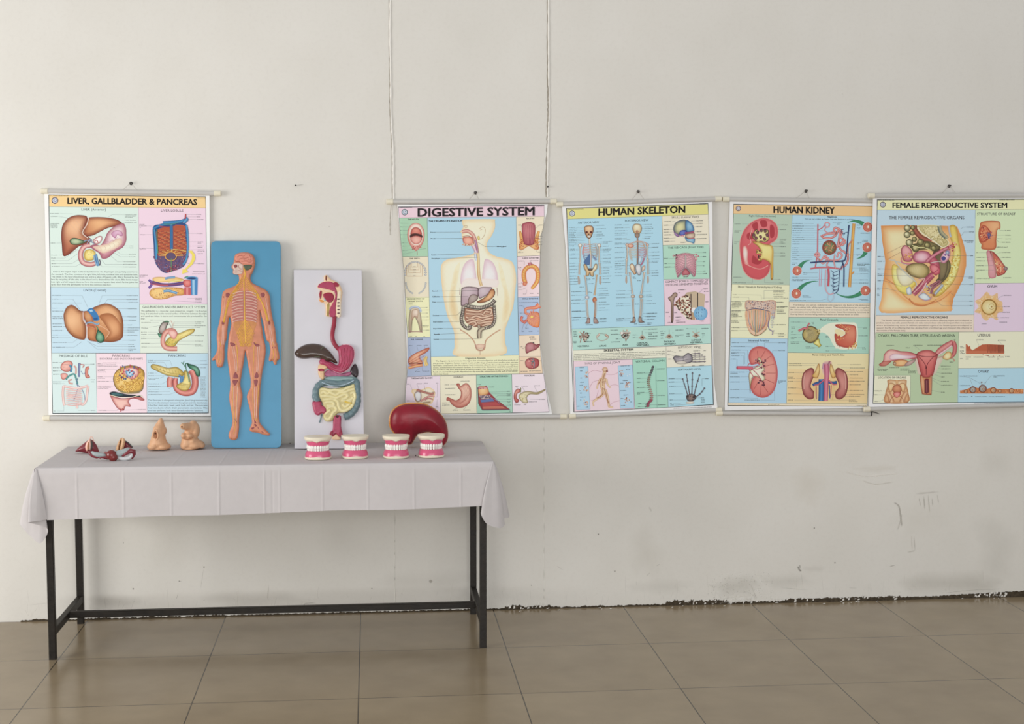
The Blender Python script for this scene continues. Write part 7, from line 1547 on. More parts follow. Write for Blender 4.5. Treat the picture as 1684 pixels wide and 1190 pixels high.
A.panel([(142, 884), (712, 892), (692, B0 + 400), (128, B0 + 393)], 'EFEEC0'); A.panel([(128, B0 + 393), (692, B0 + 400), (682, B0 + 1040), (108, B0 + 1032)], 'AED4EC'); A.panel([(706, 1058), (1512, 1070), (1508, B0 + 192), (704, B0 + 188)], 'F0DCC4'); A.panel([(704, B0 + 188), (1508, B0 + 192), (1494, B0 + 548), (694, B0 + 538)], 'A9D6C4'); A.panel([(694, B0 + 538), (1494, B0 + 548), (1480, B0 + 1044), (682, B0 + 1040)], 'F2DCA8')
A.shade([(700, B0 + 700), (1488, B0 + 700), (1478, B0 + 1038), (686, B0 + 1034)], 'F0D29A', 'EEC888', 'EABF80', (1080, B0 + 950), R=160, smooth=False, rad=300, step=50)
A.logo(206, 137, 26, '5A4A56', 'D9CDC8')
A.text('HUMAN KIDNEY', 856, 152, 62, 600, off=.01, bold=.055, c='121011')
A.text('Right Kidney (Sectioned)', 446, 210, 18, 268, off=.01); A.text('Nephron', 1130, 218, 18, 92, off=.01, bold=.04); A.text('There are over a million tiny filtering units called Nephrons in each Kidney', 1110, 242, 13, 500, off=.005); A.text('Blood Vessels in Parenchyma of Kidney', 420, 911, 20, 432, off=.02)
A.sl = .004
A.labs([(168, 288, 70, 380, 290), (168, 356, 70, 320, 358), (168, 368, 40), (165, 466, 50, 340, 468), (165, 482, 20), (152, 815, 85, 250, 818), (150, 870, 140, 345, 872, 345, 620), (630, 299, 65, 520, 298), (620, 345, 60, 560, 345), (615, 438, 70, 430, 436), (618, 450, 55), (615, 466, 40), (615, 480, 58, 520, 480), (615, 514, 60, 500, 514), (618, 577, 50, 500, 576), (618, 607, 58, 480, 607), (605, 838, 22, 540, 836), (610, 872, 45, 466, 870, 466, 650)], h=6)
A.shade([(220, 520), (230, 430), (270, 340), (340, 270), (430, 234), (510, 240), (570, 280), (596, 340), (590, 420), (560, 460), (520, 485), (500, 540), (520, 620), (522, 700), (505, 770), (460, 820), (400, 838), (320, 815), (260, 750), (232, 640)], 'C04A52', 'D4505A', 'E4767A', (440, 290), R=26, outline='E58A84', ow=7)
for pts in ([(340, 300), (390, 270), (400, 330), (370, 360)], [(420, 260), (480, 255), (490, 310), (440, 320)], [(520, 300), (560, 320), (560, 410), (520, 420)], [(290, 390), (340, 370), (350, 430), (300, 440)], [(350, 600), (400, 640), (440, 660), (400, 690), (340, 670)]): A.shade(pts, 'B83A44', 'B23440', 'C04650', None, R=12)
A.shade([(250, 520), (280, 505), (300, 560), (300, 640), (310, 700), (270, 680), (250, 600)], 'D46A6A', 'EDB0A4', 'F6DCD2', (278, 580), R=18); A.tube([(270, 680), (330, 710), (420, 735), (500, 700)], 10, 'D4605E', 'F0B4A8'); A.tube([(340, 340), (320, 420), (330, 470), (300, 500)], 6, 'E08A80', 'F2BEB0')
A.shade([(345, 400), (380, 345), (410, 360), (440, 340), (500, 350), (500, 400), (510, 440), (470, 470), (430, 460), (400, 470), (360, 440)], '4A2A30', 'D9C060', 'F0E0A0', (430, 400), R=12, outline='46262E', ow=4)
for (x, y) in ((360, 400), (395, 375), (432, 355), (470, 360), (490, 400), (425, 418), (380, 430), (465, 440)): A.shade([(x - 16, y - 12), (x + 8, y - 18), (x + 16, y + 6), (x - 4, y + 16)], '3A1E2A', '6A3A4A', '8A5A5E', (x, y), R=6)
A.shade([(345, 465), (400, 465), (470, 490), (530, 500), (550, 540), (548, 640), (548, 820), (526, 828), (524, 700), (500, 660), (450, 640), (425, 655), (410, 620), (430, 590), (385, 580), (390, 540), (430, 560), (400, 510)], 'A8761E', 'E2B84A', 'F4E08A', (470, 540), R=20, outline='8A5E22'); A.tube([(530, 500), (548, 560), (542, 700), (538, 825)], 12, 'B8801E', 'E9C050'); A.speckle([(390, 540), (440, 570), (420, 660), (395, 610)], 14, 5, 9, ['4A2A30', '7A4A3A', 'E9C868'])
# nephron
A.col(742, rg(284, 320, 26) + rg(310, 490, 22), 120, 1, 1000, 6, 60); A.col(740, rg(525, 650, 19), 80, 1, 960, 6, 30); A.labs([(735, 675, 55), (735, 688, 30), (735, 815, 70, 990, 815), (735, 838, 180, 1110, 838), (732, 850, 120), (848, 773, 40, 990, 773), (850, 786, 30), (840, 1000, 65), (850, 1012, 80), (715, 1045, 160, 1020, 1045, 1085, 1030), (1375, 300, 40), (1378, 325, 35), (1378, 338, 35), (1378, 475, 45), (1380, 487, 20), (1375, 534, 35), (1372, 588, 45, 1335, 588), (1375, 600, 20), (1378, 676, 120), (1380, 688, 130), (1382, 700, 80), (1400, 724, 70, 1330, 724), (1402, 742, 90), (1402, 754, 100), (1405, 782, 90, 1300, 782), (1398, 842, 90, 1190, 842), (1400, 872, 90, 1190, 872), (1415, 380, 90), (1440, 450, 50), (1430, 460, 60), (1395, 1035, 95), (1420, 1046, 70), (1140, 278, 95), (1180, 290, 35)], h=6)
for (x0, y0, x1, y1, cx, cy) in ((1285, 275, 1440, 290, 1370, 240), (1370, 635, 1465, 565, 1440, 620), (915, 650, 812, 715, 850, 650), (995, 855, 800, 945, 870, 850), (1160, 965, 1430, 965, 1290, 1060)):
    n = 9; P2 = [((1 - t) ** 2 * x0 + 2 * t * (1 - t) * cx + t * t * x1, (1 - t) ** 2 * y0 + 2 * t * (1 - t) * cy + t * t * y1) for t in np.linspace(0, 1, n)]
    A.tube(P2, list(np.linspace(2, 44, n)), '2A7A56', '3A9468', smooth=False)
for (x, y, r) in ((1485, 320, 46), (1480, 520, 46), (786, 752, 44), (778, 978, 46), (1462, 948, 46)):
    A.dot(x, y, r + 4, 'F0C8B8', n=24); A.dot(x, y, r, 'B8503E', hi='E08A6A', n=22); A.dots([(x + r * .72 * math.cos(a), y + r * .72 * math.sin(a), 7, 'D97A6A') for a in np.linspace(0, 6, 12)]); A.dot(x + 4, y - 2, r * .18, 'F4E0C8', hi='FFF6EA', ry=r * .3)
RV = ('A82A40', 'E07A84'); BV = ('1E2A4E', '3E5080')
A.tube([(992, 290), (990, 420), (988, 560), (980, 640), (965, 720)], 13, *RV); A.tube([(990, 350), (1030, 330), (1060, 300)], 10, *RV); A.tube([(1055, 300), (1075, 275), (1105, 285), (1100, 315), (1075, 320), (1060, 300)], 13, 'C04A5E', 'F0B4B4'); A.tube([(1070, 325), (1060, 350), (1090, 375), (1150, 365)], 9, 'B03A4E', 'EBA0A0')
A.tube([(1025, 400), (1040, 420), (1090, 430), (1150, 415), (1180, 380), (1190, 340), (1165, 325), (1150, 350), (1175, 380), (1100, 385), (1035, 405)], 20, 'A8303E', 'EEA8A0'); A.tube([(1190, 330), (1230, 370), (1215, 420), (1245, 440), (1262, 470), (1225, 500), (1200, 470), (1215, 540), (1260, 570), (1290, 620), (1270, 690), (1220, 720)], 20, 'A8303E', 'EEA8A0'); A.tube([(1210, 360), (1200, 440), (1190, 520), (1230, 470), (1262, 440)], 18, 'B03A46', 'EFA8A2')
A.dot(1106, 522, 72, '8E3A30', hi='C87A5E', ry=74, n=26); A.dot(1106, 522, 58, '6A5A3A', hi='9A8A58', ry=60, n=22)
for k in range(12): a = k * .52; A.tube([(1106 + 50 * math.cos(a), 522 + 50 * math.sin(a)), (1106 + 22 * math.cos(a + 1), 522 + 22 * math.sin(a + 1)), (1106 + 48 * math.cos(a + 1.8), 522 + 48 * math.sin(a + 1.8))], 9, ['8A3A2E', '4A6A4A', 'A86A3A'][k % 3], ['D08A6A', '8AA87A', 'E0B47A'][k % 3])
A.tube([(960, 590), (990, 575), (1010, 600), (970, 605), (960, 585)], 16, 'B8404E', 'F0B0AC'); A.tube([(980, 610), (1020, 650), (1060, 600), (1080, 640), (1040, 680), (1000, 640)], 16, 'B8404E', 'F0B0AC'); A.tube([(1050, 620), (1130, 650), (1200, 640), (1230, 600), (1200, 570), (1180, 620)], 17, 'B8404E', 'F0B0AC'); A.tube([(1060, 600), (1100, 640), (1080, 700), (1120, 720)], 14, 'B8404E', 'F0B0AC'); A.tube([(915, 732), (1000, 720), (1100, 720), (1230, 735)], 15, *RV)
A.tube([(915, 672), (1000, 664), (1100, 658), (1200, 660), (1250, 650)], 14, *BV); A.tube([(1300, 300), (1290, 400), (1278, 540), (1262, 640), (1235, 665), (1250, 720), (1248, 910)], 13, *BV); A.tube([(1240, 670), (1225, 720), (1205, 760), (1195, 930), (1160, 975)], 8, *BV)
for k in range(6):
    y = 745 + k * 36; A.tube([(1120 + (k % 2) * 20, y), (1150, y + 22), (1195, y + 4)], 5, *BV); A.tube([(1150, y + 22), (1140, y + 40), (1160, y + 55)], 5, *BV)
A.tube([(1250, 340), (1225, 350), (1235, 385), (1265, 375), (1290, 370)], 6, *BV); A.tube([(1245, 400), (1260, 380)], 5, *BV)
A.tube([(1095, 730), (1100, 800), (1095, 905)], 20, 'B02A40', 'D9606E'); A.tube([(1070, 740), (1065, 880), (1075, 950), (1110, 985), (1150, 970)], 10, 'C86A7E', 'F0C0C4'); A.tube([(1095, 990), (1088, 1030), (1115, 1055), (1145, 1025), (1148, 985)], 7, '8AA0B8', 'D6E0EA'); A.tube([(1010, 730), (1005, 905)], 5, 'C87A98', 'D9A0B4', smooth=False); A.tube([(1030, 730), (1022, 905)], 5, 'C87A98', 'D9A0B4', smooth=False); A.tube([(1160, 590), (1150, 660), (1168, 730)], 12, 'B8404E', 'F0B0AC')
A.tube([(1348, 285), (1335, 450), (1325, 620), (1315, 760), (1305, 912)], 30, 'B8701E', 'F0BC58'); A.tube([(1335, 445), (1295, 500), (1290, 580), (1300, 600)], 12, 'A84A3A', 'E09A7A'); A.tube([(1350, 760), (1320, 790)], 14, 'B8701E', 'E9A848', smooth=False)
A.labs([(552, 946, 112, 460, 946, 460, 1035), (552, 958, 100), (552, 970, 118), (552, 985, 100), (555, 1005, 100), (560, 1022, 140, 440, 1022), (585, 1062, 65, 560, 1062), (150, 988, 45, 430, 992, 435, 1035), (150, 1013, 60, 310, 1016, 312, 1040), (148, 1066, 85), (148, 1078, 100), (146, 1090, 85), (146, 1103, 90), (585, 1105, 115), (588, 1117, 80), (585, 1138, 80), (588, 1150, 72), (588, 1172, 85), (142, 1146, 88, 280, 1146), (142, 1172, 62), (142, 1185, 60)], h=6)
A.para(['The kidneys are paired, reddish-brown organs in the back of the abdominal', 'cavity, on either side of the spinal column. Their main functions are to regulate', 'the amount of water in the body and to maintain body fluids at a constant', 'concentration and acidity level. They achieve these life-sustaining functions by', 'filtering blood and excreting waste products and excess water as urine.'], 718, B0 + 67, 1500, 23, 14, last=680, indent=28)
A.y0 = B0
# vessels in parenchyma
A.shade([(278, 30), (350, 22), (430, 28), (570, 25), (572, 130), (560, 200), (515, 150), (400, 115), (285, 120)], 'C08A6E', 'D4B4A0', 'DCC4B4', (420, 70), R=12); A.speckle([(280, 30), (568, 28), (568, 110), (400, 112), (285, 116)], 150, 2.5, 5, ['A85A4A', '6A7A94', 'D9A87A', '8A5A5A', '4A5A7A'], smooth=False); A.shade([(280, 120), (400, 112), (510, 125), (520, 200), (490, 290), (440, 350), (375, 370), (320, 340), (285, 250)], 'D9A070', 'E6C0A0', 'EED4BC', (400, 220), R=10)
for k in range(19):
    x = 288 + k * 12; A.line([(x, 122), (x + (400 - x) * .12, 240), (x + (385 - x) * .45, 345 - abs(x - 390) * .35)], 4.5, ['E08A4E', '5A7A9A', 'C8603A', 'E6A86A', '6A8A6A'][k % 5], up=.3)
A.line([(285, 122), (360, 105), (440, 112), (515, 130)], 5, '4A5A80'); A.tube([(375, 115), (378, 240), (376, 365)], 5, '2E6A44', '5A9A6A', smooth=False); A.line([(320, 340), (370, 372), (430, 355), (490, 300)], 4, '4A3A30'); A.tube([(505, 145), (510, 200), (500, 270), (515, 310), (545, 330), (542, 362)], 8, '5A4A7A', '9A8AB4'); A.tube([(545, 330), (560, 320)], 6, '5A4A7A', '9A8AB4', smooth=False); A.speckle([(530, 120), (568, 120), (562, 300), (530, 290)], 70, 3, 5, ['B8C4D0', '8A9AB4', 'D9CCC4'], smooth=False); A.tube([(430, 40), (435, 28)], 8, '3A3A44', '5A5A64', smooth=False)
A.labs([(140, 34, 95, 280, 34), (145, 55, 95), (140, 68, 100), (142, 82, 70), (140, 97, 78), (135, 125, 95, 285, 124), (138, 136, 88), (138, 158, 70), (138, 170, 66), (138, 182, 105), (138, 194, 60), (138, 216, 70, 300, 216), (138, 228, 65), (138, 240, 78), (138, 292, 80, 310, 292), (138, 320, 70, 330, 320), (585, 42, 70), (588, 86, 100), (588, 98, 60), (585, 116, 75, 540, 116), (588, 128, 62), (590, 150, 85), (580, 262, 95, 520, 262), (600, 350, 55, 555, 345), (598, 362, 78), (600, 376, 60)], h=6)
A.text('Intrarenal Arteries', 406, 418, 20, 198, off=.02)
A.labs([(142, 440, 70, 396, 442, 398, 600), (140, 478, 140, 350, 482), (138, 513, 95, 298, 515, 300, 640), (138, 540, 70, 270, 540, 268, 650), (138, 548, 35), (135, 568, 90, 258, 570, 258, 660), (132, 602, 50, 192, 604, 192, 680), (600, 442, 72, 465, 442, 466, 600), (600, 518, 68, 545, 518, 545, 560), (128, 730, 140, 310, 728), (128, 743, 70), (126, 778, 100, 320, 776), (125, 828, 100, 330, 826), (126, 902, 95, 325, 902), (600, 818, 75), (600, 830, 40), (604, 842, 18), (265, 1006, 160, 565, 1010, 562, 870), (125, 984, 95, 400, 988)], h=6)
A.shade([(310, 590), (320, 530), (360, 490), (420, 478), (480, 495), (540, 550), (578, 640), (592, 740), (580, 850), (545, 930), (490, 972), (430, 980), (370, 955), (335, 910), (330, 830), (360, 780), (400, 740), (430, 700), (410, 650), (370, 650), (330, 655)], 'B84A46', 'D9726A', 'E69A8C', (510, 720), R=26, outline='C8606A', ow=6)
for pts in ([(400, 590), (395, 520)], [(430, 590), (470, 520)], [(460, 620), (530, 570)], [(480, 670), (560, 650)], [(480, 740), (575, 740)], [(470, 800), (560, 840)], [(440, 850), (500, 930)], [(430, 860), (425, 960)], [(400, 830), (360, 900)]): A.line(pts, 4, '9E3A3A', smooth=False); 
A.shade([(395, 600), (420, 590), (440, 630), (450, 680), (470, 700), (440, 740), (470, 790), (440, 820), (400, 780), (350, 780), (330, 850), (322, 940), (316, 850), (310, 760), (330, 710), (380, 680), (420, 660)], '9A8A5A', 'E0D4A8', 'F2ECD4', (370, 730), R=14, outline='7A5A4A'); A.tube([(190, 688), (260, 688), (320, 690), (350, 690)], 32, 'B82A4E', 'E06A80', smooth=False); A.dot(192, 688, 6, '9A2040', ry=16)
for pts in ([(330, 680), (390, 670), (430, 630)], [(340, 690), (400, 700), (450, 660)], [(340, 700), (400, 760), (440, 830)], [(300, 670), (310, 650), (340, 640)], [(310, 700), (330, 740), (360, 780)]): A.tube(pts, 8, 'A83A4E', 'D97A84')
for (x, y) in ((455, 630), (450, 682), (455, 740), (420, 830), (450, 840), (390, 620)): A.speckle([(x - 20, y - 20), (x + 20, y - 18), (x + 16, y + 18), (x - 16, y + 18)], 9, 5, 9, ['6A2E44', '9A4A5A', 'D9A09A', '4A2434'])
# corpuscle
A.text('Renal Corpuscle', 1104, 212, 19, 176, off=.02); A.labs([(725, 236, 90, 880, 240), (730, 284, 40, 820, 290), (730, 296, 35), (728, 328, 22), (728, 340, 16), (726, 360, 60, 845, 362), (724, 388, 65, 850, 390), (726, 400, 35), (724, 432, 82, 870, 434), (722, 446, 90), (870, 480, 48, 990, 492), (872, 493, 90), (930, 242, 25), (935, 254, 14), (1068, 298, 65, 1160, 298), (1068, 316, 60), (1068, 376, 60, 1160, 376), (1068, 388, 70), (1070, 478, 30, 1190, 480), (1068, 522, 40, 1280, 522), (1440, 288, 42, 1340, 290), (1438, 300, 42), (1400, 372, 82, 1350, 372), (1430, 490, 30, 1330, 490), (1432, 502, 35)], h=6)
A.poly([(985, 350), (1020, 300), (1100, 250), (1200, 240), (1290, 240), (1380, 265), (1375, 480), (1300, 505), (1210, 505), (1150, 470), (1100, 380), (1040, 340)], 'E6EAD0', smooth=True); A.poly([(1170, 262), (1378, 262), (1376, 500), (1165, 498)], 'F2EAD2')
A.dot(920, 360, 84, '5A4A30', hi='C8B070', ry=86, n=28); A.dot(918, 358, 70, 'B09A50', hi='E0D090', ry=72, n=26)
for k in range(14): a = -2.6 + k * .36; A.tube([(890, 300), (910 + 34 * math.cos(a), 350 + 34 * math.sin(a)), (918 + 68 * math.cos(a + .3), 360 + 68 * math.sin(a + .3))], 8, '4A3A2A', 'D9C888')
A.tube([(800, 325), (850, 300), (890, 300)], 20, 'A83040', 'E0808A'); A.tube([(910, 245), (890, 275), (885, 300)], 14, 'A83040', 'E0808A'); A.shade([(960, 430), (1000, 400), (1010, 440), (1025, 468), (1000, 485), (985, 470), (950, 450)], '9A8A1E', 'D9CA50', 'EDE48A', (985, 440), R=12, outline='8A7A2A'); A.speckle([(980, 300), (1000, 300), (1012, 340), (985, 360)], 12, 5, 9, ['C8B46A', '8A7A3A', 'E0D090'])
A.shade([(1165, 262), (1250, 258), (1340, 266), (1370, 300), (1370, 420), (1340, 480), (1270, 490), (1200, 470), (1165, 430), (1160, 350), (1220, 380), (1265, 350), (1240, 310), (1180, 290)], 'A83A2E', 'CC5A44', 'E08A6A', (1325, 350), R=20); A.poly([(1165, 310), (1200, 305), (1250, 330), (1262, 352), (1220, 372), (1165, 345)], 'E9DCA8', smooth=True); A.speckle([(1165, 350), (1230, 375), (1265, 345), (1240, 300), (1170, 265), (1300, 270), (1280, 360), (1200, 420)], 70, 3, 6, ['E0A45A', 'B8402E', 'F0CE8A', 'D9703A']); A.speckle([(1320, 470), (1370, 440), (1365, 495), (1290, 500)], 20, 5, 9, ['C8963A', 'E6C070']); A.tube([(1170, 425), (1180, 460), (1215, 485)], 5, '8A3A2E', 'C8785A')
# in situ
A.text('Renal Artery and Vein In Situ', 1095, 560, 19, 314, off=.015); A.labs([(706, 646, 120, 990, 648), (704, 664, 130, 960, 664), (702, 735, 56, 860, 740), (700, 782, 55), (700, 793, 70, 840, 795), (698, 822, 50, 830, 820), (696, 888, 80, 840, 892), (694, 945, 45, 850, 950), (692, 1006, 65, 1000, 1012), (1310, 657, 110, 1180, 655), (1310, 690, 145, 1220, 688), (1310, 726, 130, 1260, 724), (1310, 757, 85, 1280, 757), (1310, 790, 130, 1130, 790), (1310, 820, 145, 1160, 818), (1310, 855, 105, 1200, 855), (1310, 912, 135, 1160, 912), (1305, 952, 150, 1100, 952), (1300, 970, 110, 1170, 972), (1300, 1006, 75, 1080, 1004), (1300, 1020, 90)], h=7)
A.shade([(1040, 640), (1080, 620), (1130, 630), (1120, 700), (1110, 760), (1050, 760), (1030, 700)], 'E6C8A8', 'D8A8A8', 'C890A0', (1080, 690), R=20)
for s, cx in ((-1, 905), (1, 1215)):
    f = lambda x: cx + s * x
    A.shade([(f(-30), 690), (f(20), 690) if False else (f(10), 700), (f(55), 740), (f(72), 810), (f(70), 890), (f(50), 960), (f(0), 998), (f(-45), 985), (f(-50), 930), (f(-15), 880), (f(-25), 820), (f(-48), 770), (f(-50), 720)], '7A2E30', 'B4605A', 'D48E84', (f(20), 830), R=30, outline='6E2A34'); A.tube([(f(40), 740), (f(52), 810), (f(50), 900)], 12, 'B86A62', 'E6B4A4')
    A.shade([(f(-30), 770) if s < 0 else (f(-45), 770), (f(-62), 720), (f(-85), 660), (f(-100), 650), (f(-105), 720), (f(-80), 790)], 'A8702E', 'E0B058', 'F0D08A', (f(-80), 700), R=14, outline='9A6A40')
A.tube([(1075, 650), (1080, 750), (1075, 860), (1070, 1015)], [46, 50, 44, 40], 'A83A5E', 'E08AA0'); A.tube([(1025, 800), (1026, 900), (1022, 1015)], 52, '1A4A84', '4A8AC4'); A.tube([(1030, 830), (980, 840), (940, 860)], 26, '1A3A74', '3A6AA8'); A.tube([(1095, 830), (1140, 835), (1180, 830)], 26, '1A3A74', '3A6AA8'); A.tube([(1060, 800), (1000, 850), (960, 860)], 12, 'A8304A', 'D9708A'); A.tube([(1090, 800), (1140, 850), (1180, 850)], 12, 'A8304A', 'D9708A')
A.tube([(955, 870), (960, 940), (955, 1010)], 10, 'C8A050', 'F0DCA0'); A.tube([(1150, 860), (1142, 940), (1135, 1010)], 10, 'C8A050', 'F0DCA0'); A.tube([(975, 870), (978, 1000)], 8, '8A3A44', 'C87A7E', smooth=False); A.tube([(1105, 860), (1110, 990)], 12, '2A3A6A', '6A7AA8', smooth=False); A.tube([(1125, 860), (1118, 980)], 8, 'A8304A', 'D9808A', smooth=False); A.tube([(1050, 640), (1040, 700)], 14, '9A6A8A', 'D4A8BC', smooth=False); A.tube([(1110, 620), (1095, 660)], 16, '8A4A5A', 'B87A8A', smooth=False)
A.labs([(110, 1047, 75), (200, 1048, 260), (500, 1052, 110), (1375, 1060, 100)], h=4)
finish(A, T4)
# ------------------------------------------------------------------ chart: FEMALE REPRODUCTIVE SYSTEM
PRINT_GAIN = 1.18
S5 = WallSurf(-.034, lambda px, py: .002 * math.sin(math.pi * min(max((py - 335) / 345, 0), 1)))
T5 = chart('wall chart titled FEMALE REPRODUCTIVE SYSTEM, overlapping the kidney chart', -.034, -.0345, -.0345,
           ((1428.5, 321.7), (1706, 321.2)), ((1421, 672.6), (1704, 665.0)), (1, 1), (1, 1), [(1546, 320.5), (1574, 320.5)], (1560.5, 306.0), 'nail above the female reproductive system chart')
A = Art(S5, 1404, 310); B0 = 1082
sheet_mesh(A, [(190, 84), (800, 84), (1745, 84), (1742, 900), (1735, B0 + 1046), (900, B0 + 1062), (150, B0 + 1076), (168, 900)], T5)
A.poly([(230, 104), (1700, 100), (1690, B0 + 1030), (188, B0 + 1042)], '33383E'); A.poly([(235, 110), (1695, 106), (1685, B0 + 1024), (194, B0 + 1036)], 'E6E2D4')
A.sl = 0
A.panel([(236, 112), (1694, 108), (1692, 208), (232, 212)], 'EFEFB0'); A.panel([(232, 212), (1203, 210), (1188, B0 + 163), (220, B0 + 170)], 'BCD6E4'); A.panel([(220, B0 + 170), (1188, B0 + 163), (1186, B0 + 332), (216, B0 + 340)], 'F0D6C2')
A.panel([(1203, 210), (1692, 206), (1690, 932), (1196, 936)], 'D2E4B8'); A.panel([(1196, 936), (1690, 932), (1688, B0 + 328), (1186, B0 + 332)], 'E0CBE0'); A.panel([(1186, B0 + 332) if False else (1038, B0 + 334), (1688, B0 + 328), (1687, B0 + 688), (1034, B0 + 694)], 'F0EEC6'); A.panel([(1034, B0 + 694), (1687, B0 + 688), (1686, B0 + 1024), (1028, B0 + 1030)], 'AED6EE'); A.panel([(216, B0 + 340), (1038, B0 + 334), (1028, B0 + 1030), (192, B0 + 1036)], 'B6CBA4'); A.panel([(206, B0 + 764), (562, B0 + 764), (560, B0 + 1032), (192, B0 + 1036)], 'F0EEC6')
A.logo(288, 158, 29, '4A4656', 'CCD0D8')
A.text('FEMALE REPRODUCTIVE SYSTEM', 950, 164, 52, 1130, off=.01, bold=.055, c='161518'); A.text('THE FEMALE REPRODUCTIVE ORGANS', 720, 286, 33, 744, off=.02, c='3A3A42'); A.text('STRUCTURE OF BREAST', 1220, 250, 24, 380, al='l', off=.02, c='3A3A42'); A.text('OVUM', 1370, 966, 26, 94, off=.01, bold=.04, c='3A3A42')
# pelvis section
A.shade([(268, 366), (400, 362), (700, 362), (1020, 372), (1060, 460), (1090, 560), (1112, 650), (1112, 760), (1080, 900), (1020, 1020), (985, 1090), (972, 1180), (965, B0 + 130), (272, B0 + 145), (272, 1100), (285, 960), (300, 840), (312, 720), (300, 640), (282, 520)], 'D98A3A', 'EEB876', 'F8DCA8', (420, 480), R=90, smooth=False, rad=200, step=36)
A.shade([(310, 900), (400, 1000), (520, 1100), (640, 1130), (800, 1100), (960, 1000), (940, 1120), (960, B0 + 125), (640, B0 + 135), (276, B0 + 140), (276, 1080)], 'E8A455', 'F2C488', 'F8DEAC', (420, B0 + 100), R=70, step=36); A.line([(300, 880), (420, 960), (500, 1060), (600, 1130), (700, 1150), (860, 1100), (970, 1010)], 10, 'D98A4A'); A.line([(545, 1085), (600, 1145), (700, 1155), (800, 1110)], 12, 'C87A42')
A.shade([(945, 372), (1010, 372), (1040, 520), (1060, 640), (1045, 760), (1000, 900), (920, 1000), (850, 1060), (790, 1070), (780, 1030), (860, 950), (930, 850), (970, 720), (980, 580), (950, 470)], 'B88A20', 'E2C548', 'F2E28A', (1000, 760), R=26); A.speckle([(960, 700), (1040, 650), (1030, 780), (900, 1000), (820, 1050), (900, 940)], 130, 4, 8, ['C8A22A', 'F2E694', 'D9B83E'])
A.shade([(380, 760), (430, 760), (520, 850), (620, 930), (560, 1000), (545, 1050), (480, 1040), (420, 980), (380, 880)], 'C49A20', 'E8D248', 'F4EC96', (440, 880), R=22); A.shade([(430, 780), (520, 820), (600, 890), (560, 950), (480, 960), (430, 880)], 'B8A878', 'DCD0A0', 'ECE6C8', (500, 880), R=20); A.tube([(400, 700), (440, 760), (540, 860), (620, 940), (570, 1040)], 10, '9AA0A0', 'D6D8D0'); A.tube([(350, 700), (460, 730), (540, 760)], 10, 'A8A498', 'D9D4C4'); A.shade([(520, 990), (560, 970), (570, 1040), (530, 1045)], '7A8494', 'B8C2CC', 'D9E0E4', (545, 1010), R=10)
A.shade([(630, 366), (830, 366), (870, 420), (900, 480), (940, 540), (880, 580), (800, 520), (720, 470), (660, 420)], 'A89A58', 'CDBE80', 'DED29C', (780, 420), R=24, outline='E0DAB0', ow=8); A.speckle([(660, 380), (830, 380), (930, 530), (880, 560), (720, 460)], 170, 3, 6, ['B4A464', 'E4DAA4', '9A8A4A'], smooth=False); A.line([(760, 500), (850, 440)], 6, 'E6E0B8'); A.line([(830, 370), (850, 440), (900, 490)], 10, '5A6A6A'); A.tube([(850, 368), (870, 430), (930, 490)], 30, '7A8470', 'B8AE84'); A.tube([(940, 372), (945, 420), (960, 480)], 16, '8A94B0', 'C4CCD8'); A.tube([(600, 366), (610, 420), (680, 490), (770, 520)], 50, '6E3A24', 'B0604A'); A.line([(640, 380), (660, 430), (760, 500), (870, 580)], 8, 'E6DFC0')
A.shade([(560, 560), (700, 520), (780, 530), (860, 580), (800, 620), (720, 600), (640, 610), (580, 600)], '4A4428', '6A6038', '8A7C4A', (720, 560), R=20); A.tube([(900, 700), (930, 760), (905, 850), (860, 900), (830, 930)], 60, '4A4430', '8A7C50'); A.shade([(780, 640), (860, 600), (930, 720), (900, 880), (840, 900), (840, 760)], '4A3E30', '6A5A40', '8A7A54', (880, 800), R=22)
for i, (x, y, r) in enumerate([(530, 390, 34), (528, 455, 34), (550, 535, 36), (612, 590, 38), (660, 530, 34), (728, 560, 32), (790, 590, 28), (600, 500, 26), (580, 440, 24), (585, 385, 24)]): A.dot(x, y, r, '3E3A22', hi='D9D09A' if i < 3 else 'B0A468', n=20); A.dot(x - r * .2, y - r * .2, r * .5, 'C8BE84' if i < 4 else '98904E', hi='EFE8C0' if i < 3 else 'CFC48C', n=14)
A.tube([(575, 560), (640, 580), (700, 585), (770, 610)], 8, 'C8BE70', 'EAE4A8')
A.shade([(470, 600), (500, 560), (540, 575), (575, 620), (580, 690), (560, 720), (500, 715), (475, 660)], '8E3A4A', 'CC7080', 'E6A8A8', (520, 610), R=18, outline='8A3A48'); A.speckle([(500, 650), (560, 640), (570, 690), (510, 700)], 22, 5, 9, ['E0A84A', 'F0D08A', 'C8804A']); A.tube([(470, 680), (480, 730), (560, 745), (600, 735)], 12, 'A8465A', 'E0909A')
A.tube([(770, 700), (800, 740), (815, 790), (790, 850)], [80, 84, 70, 60], '9E3A50', 'D06A7C'); A.shade([(585, 690), (600, 640), (660, 615), (730, 625), (765, 670), (740, 720), (680, 735), (610, 725)], '9E3E5A', 'D4708A', 'EFC0C8', (670, 680), R=36, outline='8E344E'); A.shade([(755, 760), (800, 750), (850, 790), (845, 840), (800, 850), (760, 810)], 'A83A4E', 'D4606E', 'E58A90', (800, 790), R=18, outline='9A3448'); A.line([(755, 810), (790, 830), (835, 800)], 5, '8A2E44')
